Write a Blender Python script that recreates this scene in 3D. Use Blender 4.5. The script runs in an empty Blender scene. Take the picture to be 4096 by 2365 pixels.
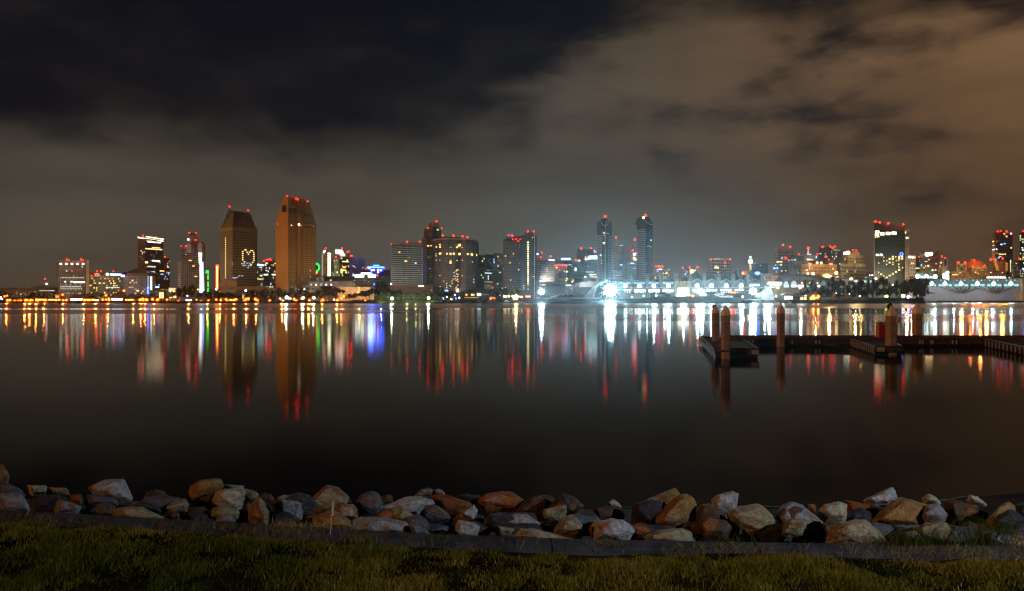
import bpy, bmesh, math, random
import numpy as np
from mathutils import Vector, noise
R = math.radians
F = 2958.2; HZ = 1200.0; EYE = 4.0      # focal length in photo pixels, horizon row, eye height over the water

# ---------------------------------------------------------------- camera, world, sun, exposure
sc = bpy.context.scene
COL = sc.collection
cam = bpy.data.cameras.new("camera"); camo = bpy.data.objects.new("camera", cam); COL.objects.link(camo)
camo.location = (0, 0, EYE); camo.rotation_euler = (R(90), 0, 0)
cam.lens = 26.0; cam.sensor_width = 36.0; cam.shift_y = 17.5/4096; cam.clip_start = 0.1; cam.clip_end = 20000
sc.camera = camo
sc.view_settings.view_transform = 'Standard'; sc.view_settings.look = 'None'
sc.view_settings.exposure = 0; sc.view_settings.gamma = 1
cy = sc.cycles
cy.use_denoising = True; cy.max_bounces = 5; cy.glossy_bounces = 3; cy.diffuse_bounces = 2; cy.transmission_bounces = 3
cy.sample_clamp_indirect = 8; cy.use_light_tree = True; cy.filter_width = 1.35
cy.caustics_reflective = False; cy.caustics_refractive = False

SUN_EL, SUN_AZ = 16.0, -118.0            # a low warm glow from behind on the left (azimuth from +Y, clockwise)
w = bpy.data.worlds.new("World"); sc.world = w; w.use_nodes = True
nt = w.node_tree; nt.nodes.clear()
class G:                                  # tiny node-graph helper
    def __init__(s, nt): s.nt = nt
    def n(s, t, **k):
        nd = s.nt.nodes.new(t)
        for a, b in k.items(): setattr(nd, a, b)
        return nd
    def put(s, sock, v):
        if v is None: return
        if hasattr(v, 'is_output') or isinstance(v, bpy.types.NodeSocket): s.nt.links.new(v, sock)
        else: sock.default_value = v
    def m(s, op, a, b=None, c=None, clamp=False):
        nd = s.n('ShaderNodeMath', operation=op); nd.use_clamp = clamp
        s.put(nd.inputs[0], a); s.put(nd.inputs[1], b); s.put(nd.inputs[2], c)
        return nd.outputs[0]
    def mix(s, f, a, b):
        nd = s.n('ShaderNodeMix', data_type='RGBA')
        s.put(nd.inputs[0], f); s.put(nd.inputs[6], a); s.put(nd.inputs[7], b)
        return nd.outputs[2]
    def ss(s, v, a, b, lo=0.0, hi=1.0):
        nd = s.n('ShaderNodeMapRange', interpolation_type='SMOOTHSTEP')
        s.put(nd.inputs[0], v); s.put(nd.inputs[1], a); s.put(nd.inputs[2], b); s.put(nd.inputs[3], lo); s.put(nd.inputs[4], hi)
        return nd.outputs[0]
    def noise(s, vec, scale, detail=4, rough=.5, dist=0.0):
        nd = s.n('ShaderNodeTexNoise'); s.put(nd.inputs['Vector'], vec)
        nd.inputs['Scale'].default_value = scale; nd.inputs['Detail'].default_value = detail
        nd.inputs['Roughness'].default_value = rough; nd.inputs['Distortion'].default_value = dist
        return nd.outputs[0]
    def comb(s, x, y, z=0.0):
        nd = s.n('ShaderNodeCombineXYZ'); s.put(nd.inputs[0], x); s.put(nd.inputs[1], y); s.put(nd.inputs[2], z)
        return nd.outputs[0]
def srgb(r, g, b):
    f = lambda c: (c/255/12.92 if c <= 10 else ((c/255+.055)/1.055)**2.4)
    return (f(r), f(g), f(b), 1)

g = G(nt)
tc = g.n('ShaderNodeTexCoord'); sx = g.n('ShaderNodeSeparateXYZ'); nt.links.new(tc.outputs['Generated'], sx.inputs[0])
X, Y, Z = sx.outputs
az = g.m('ARCTAN2', X, Y)
tan_el = g.m('DIVIDE', Z, g.m('SQRT', g.m('ADD', g.m('ADD', g.m('MULTIPLY', X, X), g.m('MULTIPLY', Y, Y)), 1e-4)))
v = g.m('MAXIMUM', tan_el, 0.0)
# night sky above: near-black navy with faint high haze
p1 = g.comb(g.m('MULTIPLY', az, 1.0), g.m('MULTIPLY', v, 1.9), 3.1)
n1 = g.noise(p1, 3.1, 5, .52, .25)
n2 = g.noise(g.comb(az, g.m('MULTIPLY', v, 2.4), 7.7), 7.5, 4, .5, .3)
n3 = g.noise(g.comb(az, g.m('MULTIPLY', v, 1.6), 12.7), 15.0, 4, .55, .4)
nn = g.m('ADD', g.m('ADD', g.m('MULTIPLY', n1, .54), g.m('MULTIPLY', n2, .30)), g.m('MULTIPLY', n3, .16))
# low cloud deck: its top edge rises and breaks up to the right
rside = g.ss(az, -.16, .42)
back = g.ss(g.m('ABSOLUTE', az), .72, 1.15)              # unseen cloud cover behind the camera, added to set the ambient light
edge = g.m('ADD', g.m('ADD', .200, g.m('MULTIPLY', rside, .20)), g.m('MULTIPLY', back, .8))
amp = g.m('ADD', .19, g.m('MULTIPLY', rside, 1.75))
e = g.m('ADD', g.m('SUBTRACT', edge, v), g.m('MULTIPLY', g.m('SUBTRACT', nn, .5), amp))
wid = g.m('ADD', .042, g.m('MULTIPLY', rside, .15))
deck = g.ss(e, g.m('MULTIPLY', wid, -1.0), wid)
lowL = g.ss(v, .0, .24, 1.0, .74); lowR = g.ss(v, .05, .33, .44, .98)
lowb = g.m('ADD', g.m('MULTIPLY', lowL, g.m('SUBTRACT', 1.0, rside)), g.m('MULTIPLY', lowR, rside))
thin = g.ss(g.noise(g.comb(az, g.m('MULTIPLY', v, 3.2), 1.3), 4.2, 4, .5, .2), .3, .7, .80, 1.10)
ccol = g.mix(g.ss(az, -.05, .62), srgb(80, 74, 64), srgb(118, 89, 62))
ccol = g.mix(g.m('MULTIPLY', g.ss(g.m('ABSOLUTE', g.m('SUBTRACT', az, .12)), .0, .42, .45, 0.0), g.ss(v, .0, .22, 1, 0)), ccol, srgb(104, 110, 106))
ccol = g.mix(back, ccol, srgb(28, 26, 27))
ccol = g.mix(g.ss(v, .55, 1.1), ccol, srgb(22, 21, 24))
vs = g.n('ShaderNodeVectorMath', operation='SCALE'); g.put(vs.inputs[0], ccol)
topd = g.m('ADD', g.ss(g.m('ADD', v, g.m('MULTIPLY', g.m('SUBTRACT', nn, .5), -.35)), .26, .41, 1.0, .25), back, clamp=True)
g.put(vs.inputs['Scale'], g.m('MULTIPLY', g.m('MULTIPLY', lowb, thin), topd))
top = g.mix(g.ss(g.m('SUBTRACT', g.m('ADD', nn, .12), g.m('MULTIPLY', v, .5)), .38, .64), srgb(13, 13, 20), srgb(32, 29, 29))
col = g.mix(deck, top, vs.outputs[0])
sky = g.n('ShaderNodeTexSky'); sky.sky_type = 'NISHITA'; sky.sun_disc = False
sky.sun_elevation = R(-4); sky.sun_rotation = R(SUN_AZ)
bg1 = g.n('ShaderNodeBackground'); g.put(bg1.inputs[0], sky.outputs[0]); bg1.inputs[1].default_value = .05
bg2 = g.n('ShaderNodeBackground'); g.put(bg2.inputs[0], col); bg2.inputs[1].default_value = 1.0
ad = g.n('ShaderNodeAddShader'); nt.links.new(bg1.outputs[0], ad.inputs[0]); nt.links.new(bg2.outputs[0], ad.inputs[1])
wo = g.n('ShaderNodeOutputWorld'); nt.links.new(ad.outputs[0], wo.inputs[0])

def light(name, kind, loc, color, energy, size=None, rot=None, **k):
    l = bpy.data.lights.new(name, kind); l.color = color; l.energy = energy
    o = bpy.data.objects.new(name, l); COL.objects.link(o); o.location = loc
    if rot: o.rotation_euler = rot
    if size is not None:
        if kind == 'SUN': l.angle = size
        else: l.shadow_soft_size = size
    for a, b in k.items(): setattr(l, a, b)
    return o
sdir = Vector((math.sin(R(SUN_AZ))*math.cos(R(SUN_EL)), math.cos(R(SUN_AZ))*math.cos(R(SUN_EL)), math.sin(R(SUN_EL))))
so = light('sun', 'SUN', (0, -20, 60), (1.0, .41, .11), 1.0, R(.6)); so.rotation_euler = sdir.to_track_quat('Z', 'Y').to_euler()
# the park's own white lamp behind the photographer, on the right
light('park_lamp_light', 'POINT', (7.6, -1.6, 6.9), (.86, .93, 1.0), 3500, .06)

# ---------------------------------------------------------------- materials
MATS = {}
def mat(name, color, rough=.8, var=.25, scale=.15, metal=0.0, bump=0.0, bscale=None, color2=None, spec=.5):
    if name in MATS: return MATS[name]
    m = bpy.data.materials.new(name); m.use_nodes = True; t = m.node_tree; b = t.nodes['Principled BSDF']; q = G(t)
    c = color if len(color) == 4 else (*color, 1)
    tco = q.n('ShaderNodeTexCoord').outputs['Object']
    nz = q.noise(tco, scale, 5, .6)
    c2 = (*color2, 1) if color2 else tuple(x*(1-var*1.6) for x in c[:3]) + (1,)
    q.put(b.inputs['Base Color'], q.mix(q.ss(nz, .35, .68), c, c2))
    b.inputs['Roughness'].default_value = rough; b.inputs['Metallic'].default_value = metal
    b.inputs['Specular IOR Level'].default_value = spec
    if bump:
        bn = q.n('ShaderNodeBump'); bn.inputs['Strength'].default_value = bump; bn.inputs['Distance'].default_value = .02
        q.put(bn.inputs['Height'], q.noise(tco, bscale or scale*8, 6, .65)); t.links.new(bn.outputs[0], b.inputs['Normal'])
    MATS[name] = m; return m
def em(name, color, strength=1, sample=False):
    if name in MATS: return MATS[name]
    m = bpy.data.materials.new(name); m.use_nodes = True; t = m.node_tree; t.nodes.clear()
    e_ = t.nodes.new('ShaderNodeEmission'); e_.inputs[0].default_value = (*color, 1); e_.inputs[1].default_value = strength
    o = t.nodes.new('ShaderNodeOutputMaterial'); t.links.new(e_.outputs[0], o.inputs[0])
    try: m.cycles.emission_sampling = 'AUTO' if sample else 'NONE'
    except Exception: pass
    MATS[name] = m; return m
E_RED = em('beacon_red', (1, .008, .002), 34)
E_REDSOFT = em('red_glow', (1, .05, .02), 5)
E_ORG = em('sodium_lamp', (1, .06, .004), 22, True)
E_WARM = em('warm_lamp', (1, .66, .25), 9, True)
E_WHT = em('white_lamp', (.80, .95, 1), 9, True)
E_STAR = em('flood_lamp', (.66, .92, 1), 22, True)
E_BLUE = em('blue_lamp', (.03, .07, 1), 14)
W_Y = em('window_yellow', (1, .62, .20), .95)
W_YB = em('window_yellow_bright', (1, .66, .25), 2.1)
W_O = em('window_orange', (1, .42, .08), 2.6)
W_W = em('window_white', (.85, .97, .88), 1.1)
W_WB = em('window_white_bright', (1, .96, .80), 2.8)
W_D = em('window_dim', (.80, .74, .50), .22)
W_G = em('window_green', (.72, .85, .25), 1.2)
W_B = em('window_blue', (.30, .55, 1), 1.8)
SIGN = em('sign_white_blue', (.30, .58, 1), 5)
SIGNB = em('sign_blue', (.04, .12, 1), 9)
SIGNR = em('sign_red', (1, .03, .02), 4)
SIGNG = em('sign_green', (.004, 1, .05), 4.5)
TUBER = em('tube_red', (1, .018, .01), 9)
LINEW = em('roof_line_light', (1, .86, .58), 3)
GLS = mat('dark_glass', (.018, .020, .024), .4, .3, .05)
M_CONC = mat('concrete_warm', (.30, .26, .21))
M_WHITE = mat('painted_white_wall', (.50, .47, .46))
M_BEIGE = mat('beige_stone', (.42, .33, .20))
M_GREY = mat('grey_wall', (.22, .22, .23))
M_DGREY = mat('dark_grey_wall', (.065, .065, .068))
M_BROWN = mat('brown_wall', (.15, .10, .075))
M_SAND = mat('sandstone_tower', (.50, .27, .055), .8, .12, .03)
M_SAND2 = mat('olive_stone_tower', (.25, .20, .05), .8, .12, .03)
M_ROOFG = mat('green_grey_roof', (.12, .12, .08), .6)
M_GLASSW = mat('blue_glass_wall', (.045, .06, .085), .3)
M_GREENG = mat('green_glass_wall', (.040, .065, .045), .5)
M_STEEL = mat('steel', (.20, .20, .21), .5, .2, 1, .3)
M_LEAF = mat('far_foliage', (.030, .040, .016), .8, .5, .6)
M_BARK = mat('bark', (.05, .04, .03), .9)
M_TENT = mat('grey_tent_fabric', (.13, .14, .17), .7)
M_CC = mat('pale_convention_wall', (.34, .38, .41), .7)
M_POST = mat('lamp_post_metal', (.06, .06, .065), .6)

# ---------------------------------------------------------------- mesh builder and things
def P(px, py, d): return Vector(((px-2048)/F*d, d, EYE-(py-HZ)/F*d))
def PX(px, d): return (px-2048)/F*d
def PZ(py, d): return EYE-(py-HZ)/F*d
class Zm:                                  # reading frame of an enlarged crop of the photograph
    def __init__(s, ox, oy, k): s.ox, s.oy, s.k = ox, oy, k
    def x(s, a): return s.ox+a/s.k
    def y(s, a): return s.oy+a/s.k
ZA = Zm(0, 880, 4.045); ZB = Zm(500, 740, 2.911); ZC = Zm(1050, 760, 3.033); ZD = Zm(1500, 860, 3.832)
ZE = Zm(2050, 820, 3.466); ZF = Zm(2600, 900, 4.282); ZG = Zm(3050, 880, 4.045); ZH = Zm(3600, 880, 4.044)
class MB:
    def __init__(s): s.v = []; s.f = []; s.mi = []
    def add(s, vs, fs, mi=0):
        o = len(s.v); s.v += [tuple(a) for a in vs]; s.f += [tuple(i+o for i in f) for f in fs]; s.mi += [mi]*len(fs); return s
    def box(s, a, b, mi=0):
        x0, y0, z0 = a; x1, y1, z1 = b
        return s.add([(x0, y0, z0), (x1, y0, z0), (x1, y1, z0), (x0, y1, z0), (x0, y0, z1), (x1, y0, z1), (x1, y1, z1), (x0, y1, z1)],
                     [(0, 3, 2, 1), (4, 5, 6, 7), (0, 1, 5, 4), (1, 2, 6, 5), (2, 3, 7, 6), (3, 0, 4, 7)], mi)
    def prism(s, foot, z0, z1, mi=0):
        n = len(foot); vs = [(p[0], p[1], z0) for p in foot]+[(p[0], p[1], z1) for p in foot]
        fs = [(i, (i+1) % n, n+(i+1) % n, n+i) for i in range(n)]+[tuple(range(n))[::-1], tuple(range(n, 2*n))]
        return s.add(vs, fs, mi)
    def loft(s, a, b, mi=0):               # two rings of 3D points, same count, capped
        n = len(a); fs = [(i, (i+1) % n, n+(i+1) % n, n+i) for i in range(n)]+[tuple(range(n))[::-1], tuple(range(n, 2*n))]
        return s.add(list(a)+list(b), fs, mi)
    def beam(s, p, q, r, n=5, r2=None, mi=0):
        p = Vector(p); q = Vector(q); d = (q-p).normalized(); a = d.orthogonal().normalized(); b = d.cross(a)
        r2 = r if r2 is None else r2
        A = [p+(a*math.cos(t)+b*math.sin(t))*r for t in [i*2*math.pi/n for i in range(n)]]
        B = [q+(a*math.cos(t)+b*math.sin(t))*r2 for t in [i*2*math.pi/n for i in range(n)]]
        return s.loft(A, B, mi)
    def ball(s, c, r, seg=8, rings=5, mi=0):
        c = Vector(c); vs = [c+Vector((0, 0, r))]
        for i in range(1, rings):
            t = math.pi*i/rings
            vs += [c+Vector((math.sin(t)*math.cos(u), math.sin(t)*math.sin(u), math.cos(t)))*r for u in [k*2*math.pi/seg for k in range(seg)]]
        vs.append(c-Vector((0, 0, r))); fs = []
        for k in range(seg): fs.append((0, 1+k, 1+(k+1) % seg))
        for i in range(rings-2):
            for k in range(seg): fs.append((1+i*seg+k, 1+(i+1)*seg+k, 1+(i+1)*seg+(k+1) % seg, 1+i*seg+(k+1) % seg))
        L = len(vs)-1; o = 1+(rings-2)*seg
        for k in range(seg): fs.append((L, o+(k+1) % seg, o+k))
        return s.add(vs, fs, mi)
    def mesh(s, name, mats, off=(0, 0, 0)):
        me = bpy.data.meshes.new(name); ox, oy, oz = off
        me.from_pydata([(a-ox, b-oy, c-oz) for a, b, c in s.v], [], s.f)
        for m in (mats if isinstance(mats, (list, tuple)) else [mats]): me.materials.append(m)
        if any(s.mi): me.polygons.foreach_set('material_index', s.mi)
        me.update(); return me
def tag(o, label, cat, group=None, kind=None):
    if label: o['label'] = label
    if cat: o['category'] = cat
    if group: o['group'] = group
    if kind: o['kind'] = kind
    return o
def thing(name, loc, label, cat, group=None):
    o = bpy.data.objects.new(name, None); COL.objects.link(o); o.location = loc; o.empty_display_size = .5
    return tag(o, label, cat, group)
def rootloc(o):
    while o.parent: o = o.parent
    return o.location
def put(name, mb, mats, parent=None, label=None):
    off = rootloc(parent) if parent else (0, 0, 0)
    o = bpy.data.objects.new(name, mb.mesh(name, mats, off)); COL.objects.link(o)
    if parent: o.parent = parent
    if label: o['label'] = label
    return o
def solo(name, mb, mats, label, cat, group=None):      # a thing that is one mesh
    vs = np.array(mb.v); c = (*vs[:, :2].mean(0), vs[:, 2].min())
    o = bpy.data.objects.new(name, mb.mesh(name, mats, c)); COL.objects.link(o); o.location = c
    return tag(o, label, cat, group)
def struct(name, mb, mats): return tag(put(name, mb, mats), None, None, None, 'structure')
WM = {}
def winmesh(wd, ht, m):
    k = (round(wd, 1), round(ht, 1), m.name)
    if k not in WM: WM[k] = MB().box((-wd/2, -.18, -ht/2), (wd/2, .02, ht/2)).mesh('window', m)
    return WM[k]
BALL = {}
def inst(name, me, loc, parent, rz=0):                # parent is always a top-level thing
    o = bpy.data.objects.new(name, me); COL.objects.link(o); o.parent = parent
    o.location = Vector(loc)-parent.location; o.rotation_euler = (0, 0, rz); return o
def beacon(root, px, py, d, m=E_RED, zbase=None, r=1.05):
    r = round(r*(.57 if m is E_RED else .9), 2)
    p = P(px, py, d); k = (m.name, r)
    if k not in BALL: BALL[k] = MB().ball((0, 0, 0), r, 8, 6).mesh('beacon', m)
    o = inst('beacon', BALL[k], p, root); s_ = d/1000; o.scale = (s_, s_, s_)
    if zbase is not None and p.z-zbase > .6:
        inst('beacon_mast', MB().beam((0, 0, zbase-p.z), (0, 0, 0), .22, 4).mesh('beacon_mast', M_STEEL), p, root)
    return o
class Face:
    def __init__(s, A, B):
        s.A = Vector(A[:2]); s.B = Vector(B[:2]); s.d = s.B-s.A; s.L = s.d.length; u = s.d/s.L; s.u = u; s.n = Vector((u.y, -u.x))
        s.rz = math.atan2(u.y, u.x)
    def pt(s, t, z, off=0.0):
        p = s.A+s.u*t+s.n*off; return Vector((p.x, p.y, z))
    def hit(s, px, py):
        r = Vector(((px-2048)/F, 1.0)); # A + t u = q r
        det = -s.u.x*r.y+s.u.y*r.x
        t = (-(-s.A.x)*r.y*1.0 + (-s.A.y)*r.x)/det if abs(det) > 1e-9 else 0
        q = s.A.y+t*s.u.y; return t, PZ(py, q), q
def addwin(root, face, px, py, wpx, hpx, m, name='window', off=.12):
    t, z, q = face.hit(px, py); wd = max(wpx, .5)*q/F/abs(face.u.x if abs(face.u.x) > .3 else .3); ht = hpx*q/F
    return inst(name, winmesh(wd, ht, m), face.pt(t, z, off), root, face.rz)
def grid(mb, face, z0, z1, nx, nz, fw, fh, mi=1, skip=()):
    cells = []
    cw = face.L/nx; ch = (z1-z0)/nz
    for j in range(nz):
        for i in range(nx):
            t = (i+.5)*cw; z = z0+(j+.5)*ch; hw = cw*fw/2; hh = ch*fh/2
            mb.add([face.pt(t-hw, z-hh, .07), face.pt(t+hw, z-hh, .07), face.pt(t+hw, z+hh, .07), face.pt(t-hw, z+hh, .07)], [(0, 1, 2, 3)], mi)
            cells.append((face, t, z, cw*fw, ch*fh))
    return cells
LAND = 3.0
def bld(name, label, Z, x0, xc, x1, yt, d, wall=M_CONC, dl=22, dr=22, nz=0, nl=0, nr=0, fw=.55, fh=.5, style='grid', glass=GLS,
        lit=(), rnd=None, beac=(), pent=(), cat='building', group=None, th=25, bandm=None, zb=LAND, par=True, roofm=None, yb=None, bl=1.1):
    """a block seen with its corner at xc: left face x0..xc, right face xc..x1 (zoom pixels)"""
    a, c, b = Z.x(x0), Z.x(xc), Z.x(x1); top_ = PZ(Z.y(yt), d)
    if yb is not None: zb = PZ(Z.y(yb), d)
    C = Vector((PX(c, d), d)); Rr = Vector((PX(b, d+dr), d+dr))
    faces = []
    if x0 < xc:
        L = Vector((PX(a, d+dl), d+dl)); foot = [C, Rr, L+Rr-C, L]; faces.append(Face(L, C))
    else:
        k = 1+th/d; foot = [C, Rr, Rr*k, C*k]
    faces.append(Face(C, Rr))
    base = (C.x, C.y, zb); root = thing(name, base, label, cat, group)
    wm = MB().prism(foot, zb, top_); cells = []
    fm = top_-zb
    z0, z1 = zb+min(4, fm*.08), top_-min(2.5, fm*.06)
    if nz:
        cols = ([nl] if len(faces) == 2 else [])+[nr]
        for fc, nx in zip(faces, cols):
            if nx:
                if style == 'grid': cells += grid(wm, fc, z0, z1, nx, nz, fw, fh)
                else: cells += [(fc, (i+.5)*fc.L/nx, z0+(j+.3)*(z1-z0)/nz, fc.L/nx*fw, (z1-z0)/nz*.45) for j in range(nz) for i in range(nx)]
    wo_ = put('wall', wm, [wall, glass], root)
    if style == 'band' and nz:
        bm_ = MB(); hh = (z1-z0)/nz*(1-fh)
        cen = (foot[0]+foot[2])/2
        ff = [p+(p-cen).normalized()*bl for p in foot]
        me = MB().prism(ff, 0, hh).mesh('balcony_band', bandm or M_WHITE, (C.x, C.y, 0))
        for j in range(nz+1): inst('balcony_band', me, (C.x, C.y, z0+j*(z1-z0)/nz-hh*.5), root)
    if par:
        cen = (foot[0]+foot[2])/2; ff = [p+(p-cen).normalized()*.45 for p in foot]
        put('roof', MB().prism(ff, top_-.9, top_+.35), roofm or wall, root)
    for (px0, px1, py_) in pent:
        dd = d+6; zt = PZ(Z.y(py_), dd)
        A_ = Vector((PX(Z.x(px0), dd), dd)); B_ = Vector((PX(Z.x(px1), dd+2), dd+2))
        put('penthouse', MB().prism([A_, B_, B_*(1+12/d), A_*(1+12/d)], top_+.36, zt), roofm or wall, root)
    for it in lit:
        x, y = it[0], it[1]; wd = it[2] if len(it) > 2 else 10; ht = it[3] if len(it) > 3 else 10; m = it[4] if len(it) > 4 else W_Y
        fc = faces[0] if (len(faces) == 2 and x < xc) else faces[-1]
        addwin(root, fc, Z.x(x), Z.y(y), wd/Z.k, ht/Z.k, m)
    if rnd and cells:
        n_, ms, seed = rnd; rg = random.Random(seed)
        for (fc, t, z, cw, ch) in rg.sample(cells, min(n_, len(cells))):
            inst('window', winmesh(max(cw, 1.1), max(ch, 1.1), rg.choice(ms)), fc.pt(t, z, (bl if style == 'band' else 0)+.12), root, fc.rz)
    for (x, y) in beac: beacon(root, Z.x(x), Z.y(y), d+4, zbase=top_)
    root['_t'] = 0; del root['_t']
    return root, faces, foot, top_
ORD = ['first', 'second', 'third', 'fourth', 'fifth', 'sixth', 'seventh', 'eighth', 'ninth', 'tenth', 'eleventh', 'twelfth', 'thirteenth',
       'fourteenth', 'fifteenth', 'sixteenth', 'seventeenth', 'eighteenth', 'nineteenth', 'twentieth']
MARKS = [(140, 'far left hills'), (365, 'ribbed office block'), (530, 'hotel with blue-white sign'),
         (690, 'tower with slanting roof lines'), (830, 'pale tower with light strip'), (900, 'red light tube'),
         (1030, 'heart-of-windows tower'), (1290, 'tallest orange tower'), (1420, 'white arched podium'),
         (1560, 'blue-ringed building'), (1740, 'banded hotel'), (1920, 'curved hotel'), (2020, 'gap right of curved hotel'),
         (2150, 'tower with lit window column'), (2330, 'white membrane sails'), (2520, 'great floodlight'),
         (2700, 'flat-roofed convention bays'), (3060, 'peaked tents'), (3360, 'arched hall'), (3600, 'green glass hotel'),
         (3800, 'beige pylon building'), (3960, 'orange dome'), (4200, 'orange scoreboard')]
def mark(px):
    for a, b in MARKS:
        if px < a: return b
    return MARKS[-1][1]
CNT = {}
def uniq(kind, px):
    k = (kind, mark(px)); CNT[k] = CNT.get(k, 0)+1; return ORD[min(CNT[k]-1, 19)]+' from the left'

# ---------------------------------------------------------------- the setting: water, far land, hills
def water_mat():
    m = bpy.data.materials.new('bay_water'); m.use_nodes = True; t = m.node_tree; t.nodes.clear(); q = G(t)
    geo = q.n('ShaderNodeNewGeometry'); s = q.n('ShaderNodeSeparateXYZ'); t.links.new(geo.outputs['Position'], s.inputs[0])
    x, y, z = s.outputs
    # wind-ruffled bands lie across the bay; long thin patches, rougher than the slick water between
    warp = q.noise(q.comb(q.m('MULTIPLY', x, .004), q.m('MULTIPLY', y, .006)), 1.0, 3, .5)
    yy = q.m('ADD', y, q.m('MULTIPLY', q.m('SUBTRACT', warp, .5), 22.0))
    def band(a, b, soft): return q.m('MULTIPLY', q.ss(yy, a-soft, a+soft), q.ss(yy, b-soft, b+soft, 1, 0))
    left = q.ss(x, -60, 20, 1, 0)
    st = q.ss(q.noise(q.comb(q.m('MULTIPLY', x, .0022), q.m('MULTIPLY', y, .03)), 1.0, 3, .55), .52, .68)
    b1 = q.m('MULTIPLY', band(350, 1100, 9), .24); b2 = q.m('MULTIPLY', q.m('MULTIPLY', band(212, 300, 7), left), .20); b3 = q.m('MULTIPLY', q.m('MULTIPLY', band(140, 205, 10), q.m('SUBTRACT', 1.0, q.m('MULTIPLY', left, .7))), .10)
    ro = q.m('ADD', q.m('ADD', .088, q.m('MULTIPLY', q.m('MULTIPLY', st, q.ss(y, 80, 200)), .04)), q.m('ADD', b1, q.m('ADD', b2, b3)))
    gl = q.n('ShaderNodeBsdfAnisotropic') if False else q.n('ShaderNodeBsdfGlossy'); gl.distribution = 'BECKMANN'
    gl.inputs['Color'].default_value = (1, .985, .96, 1); q.put(gl.inputs['Roughness'], ro)
    df = q.n('ShaderNodeBsdfDiffuse'); df.inputs['Color'].default_value = (.010, .011, .010, 1)
    bp = q.n('ShaderNodeBump'); bp.inputs['Strength'].default_value = .06; bp.inputs['Distance'].default_value = .02
    q.put(bp.inputs['Height'], q.noise(q.comb(q.m('MULTIPLY', x, .25), q.m('MULTIPLY', y, 1.3)), 1.0, 3, .5))
    t.links.new(bp.outputs[0], gl.inputs['Normal'])
    fr = q.n('ShaderNodeFresnel'); fr.inputs['IOR'].default_value = 1.34
    mx = q.n('ShaderNodeMixShader'); q.put(mx.inputs[0], q.m('MULTIPLY', q.m('POWER', fr.outputs[0], 1.75), .98)); t.links.new(df.outputs[0], mx.inputs[1]); t.links.new(gl.outputs[0], mx.inputs[2])
    o = q.n('ShaderNodeOutputMaterial'); t.links.new(mx.outputs[0], o.inputs[0]); return m
struct('water', MB().add([(-4000, 8, 0), (4000, 8, 0), (6000, 6400, 0), (-6000, 6400, 0)], [(0, 1, 2, 3)]), water_mat())
M_LAND = mat('far_ground', (.035, .034, .028), .9, .4, .05)
M_BANKD = mat('dark_embankment', (.022, .024, .018), .95, .5, .2)
xs = 455
shore = [(-3500, 790), (-600, 800), (-200, 803), (0, 800), (200, 798), (330, 800), (xs-90, 790), (xs, 812), (xs+30, 900), (xs+60, 1060), (xs+200, 1085), (3500, 1100)]
mb = MB(); top = [Vector((x, y+5, LAND)) for x, y in shore]; bot = [Vector((x, y, -.6)) for x, y in shore]; far = [Vector((x*1.7, 6450, LAND)) for x, y in shore]
for i in range(len(shore)-1):
    mb.add([bot[i], bot[i+1], top[i+1], top[i]], [(0, 1, 2, 3)]); mb.add([top[i], top[i+1], far[i+1], far[i]], [(0, 1, 2, 3)])
struct('far_shore_ground', mb, M_LAND)
# grassy mound under the concert site
mb = MB(); rows = []
prof = [(2050, 1201), (2150, 1199), (2400, 1199), (2560, 1196), (2660, 1188), (2760, 1184), (2860, 1188), (2930, 1194), (3010, 1198), (3060, 1200)]
for px, py in prof:
    d = 812; zt = max(PZ(py, d), LAND+.1); x = PX(px, d)
    rows.append([(x, 797, -.5), (x, 800, 1.6), (x, 806, zt*.62), (x, 812, zt), (x*1.01, 830, zt+.2), (x*1.03, 862, LAND-.2)])
for a, b in zip(rows, rows[1:]):
    for j in range(5): mb.add([a[j], b[j], b[j+1], a[j+1]], [(0, 1, 2, 3)])
struct('embankment', mb, M_BANKD)
# far hills on the left
mb = MB(); rg = random.Random(5); pts = []
for k in range(60):
    px = -260+k*42; h = 1200-(1158+10*math.sin(k*.5)+7*math.sin(k*1.7)+(40 if k > 44 else 0)*0)
    pts.append((PX(px, 5200), 5200, EYE+max(h-max(0, (px-900)*.02), 12)/F*5200))
for a, b in zip(pts, pts[1:]):
    mb.add([(a[0], a[1], 0), (b[0], b[1], 0), b, a], [(0, 1, 2, 3)]); mb.add([a, b, (b[0], b[1]+900, b[2]*.7), (a[0], a[1]+900, a[2]*.7)], [(0, 1, 2, 3)])
struct('hills', mb, mat('hazy_far_hill', (.30, .31, .33), 1, .15, .01))  # hill colour lightened and blued to paint in distance haze
mb = MB()
for k in range(70):
    px = rg.uniform(0, 600); py = 1185-abs(rg.gauss(0, 13)); s = rg.choice([1.6, 2, 3.2, 5])
    c = P(px, py, 5150); mb.ball(c, s*.8, 6, 4)
tag(put('distant_house_lights', mb, em('far_speck', (1, .85, .6), 1.6)), 'sprinkle of tiny house lights on the far hillside', 'lights', None, 'stuff')

# ---------------------------------------------------------------- towers and blocks, left to right
def seq(x, y0, y1, n, w_=9, h_=12, m=W_YB): return [(x, y0+(y1-y0)*i/(n-1), w_, h_, m) for i in range(n)]
def row(y, x0, x1, n, w_=10, h_=10, m=W_W): return [(x0+(x1-x0)*i/max(n-1, 1), y, w_, h_, m) for i in range(n)]
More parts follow.
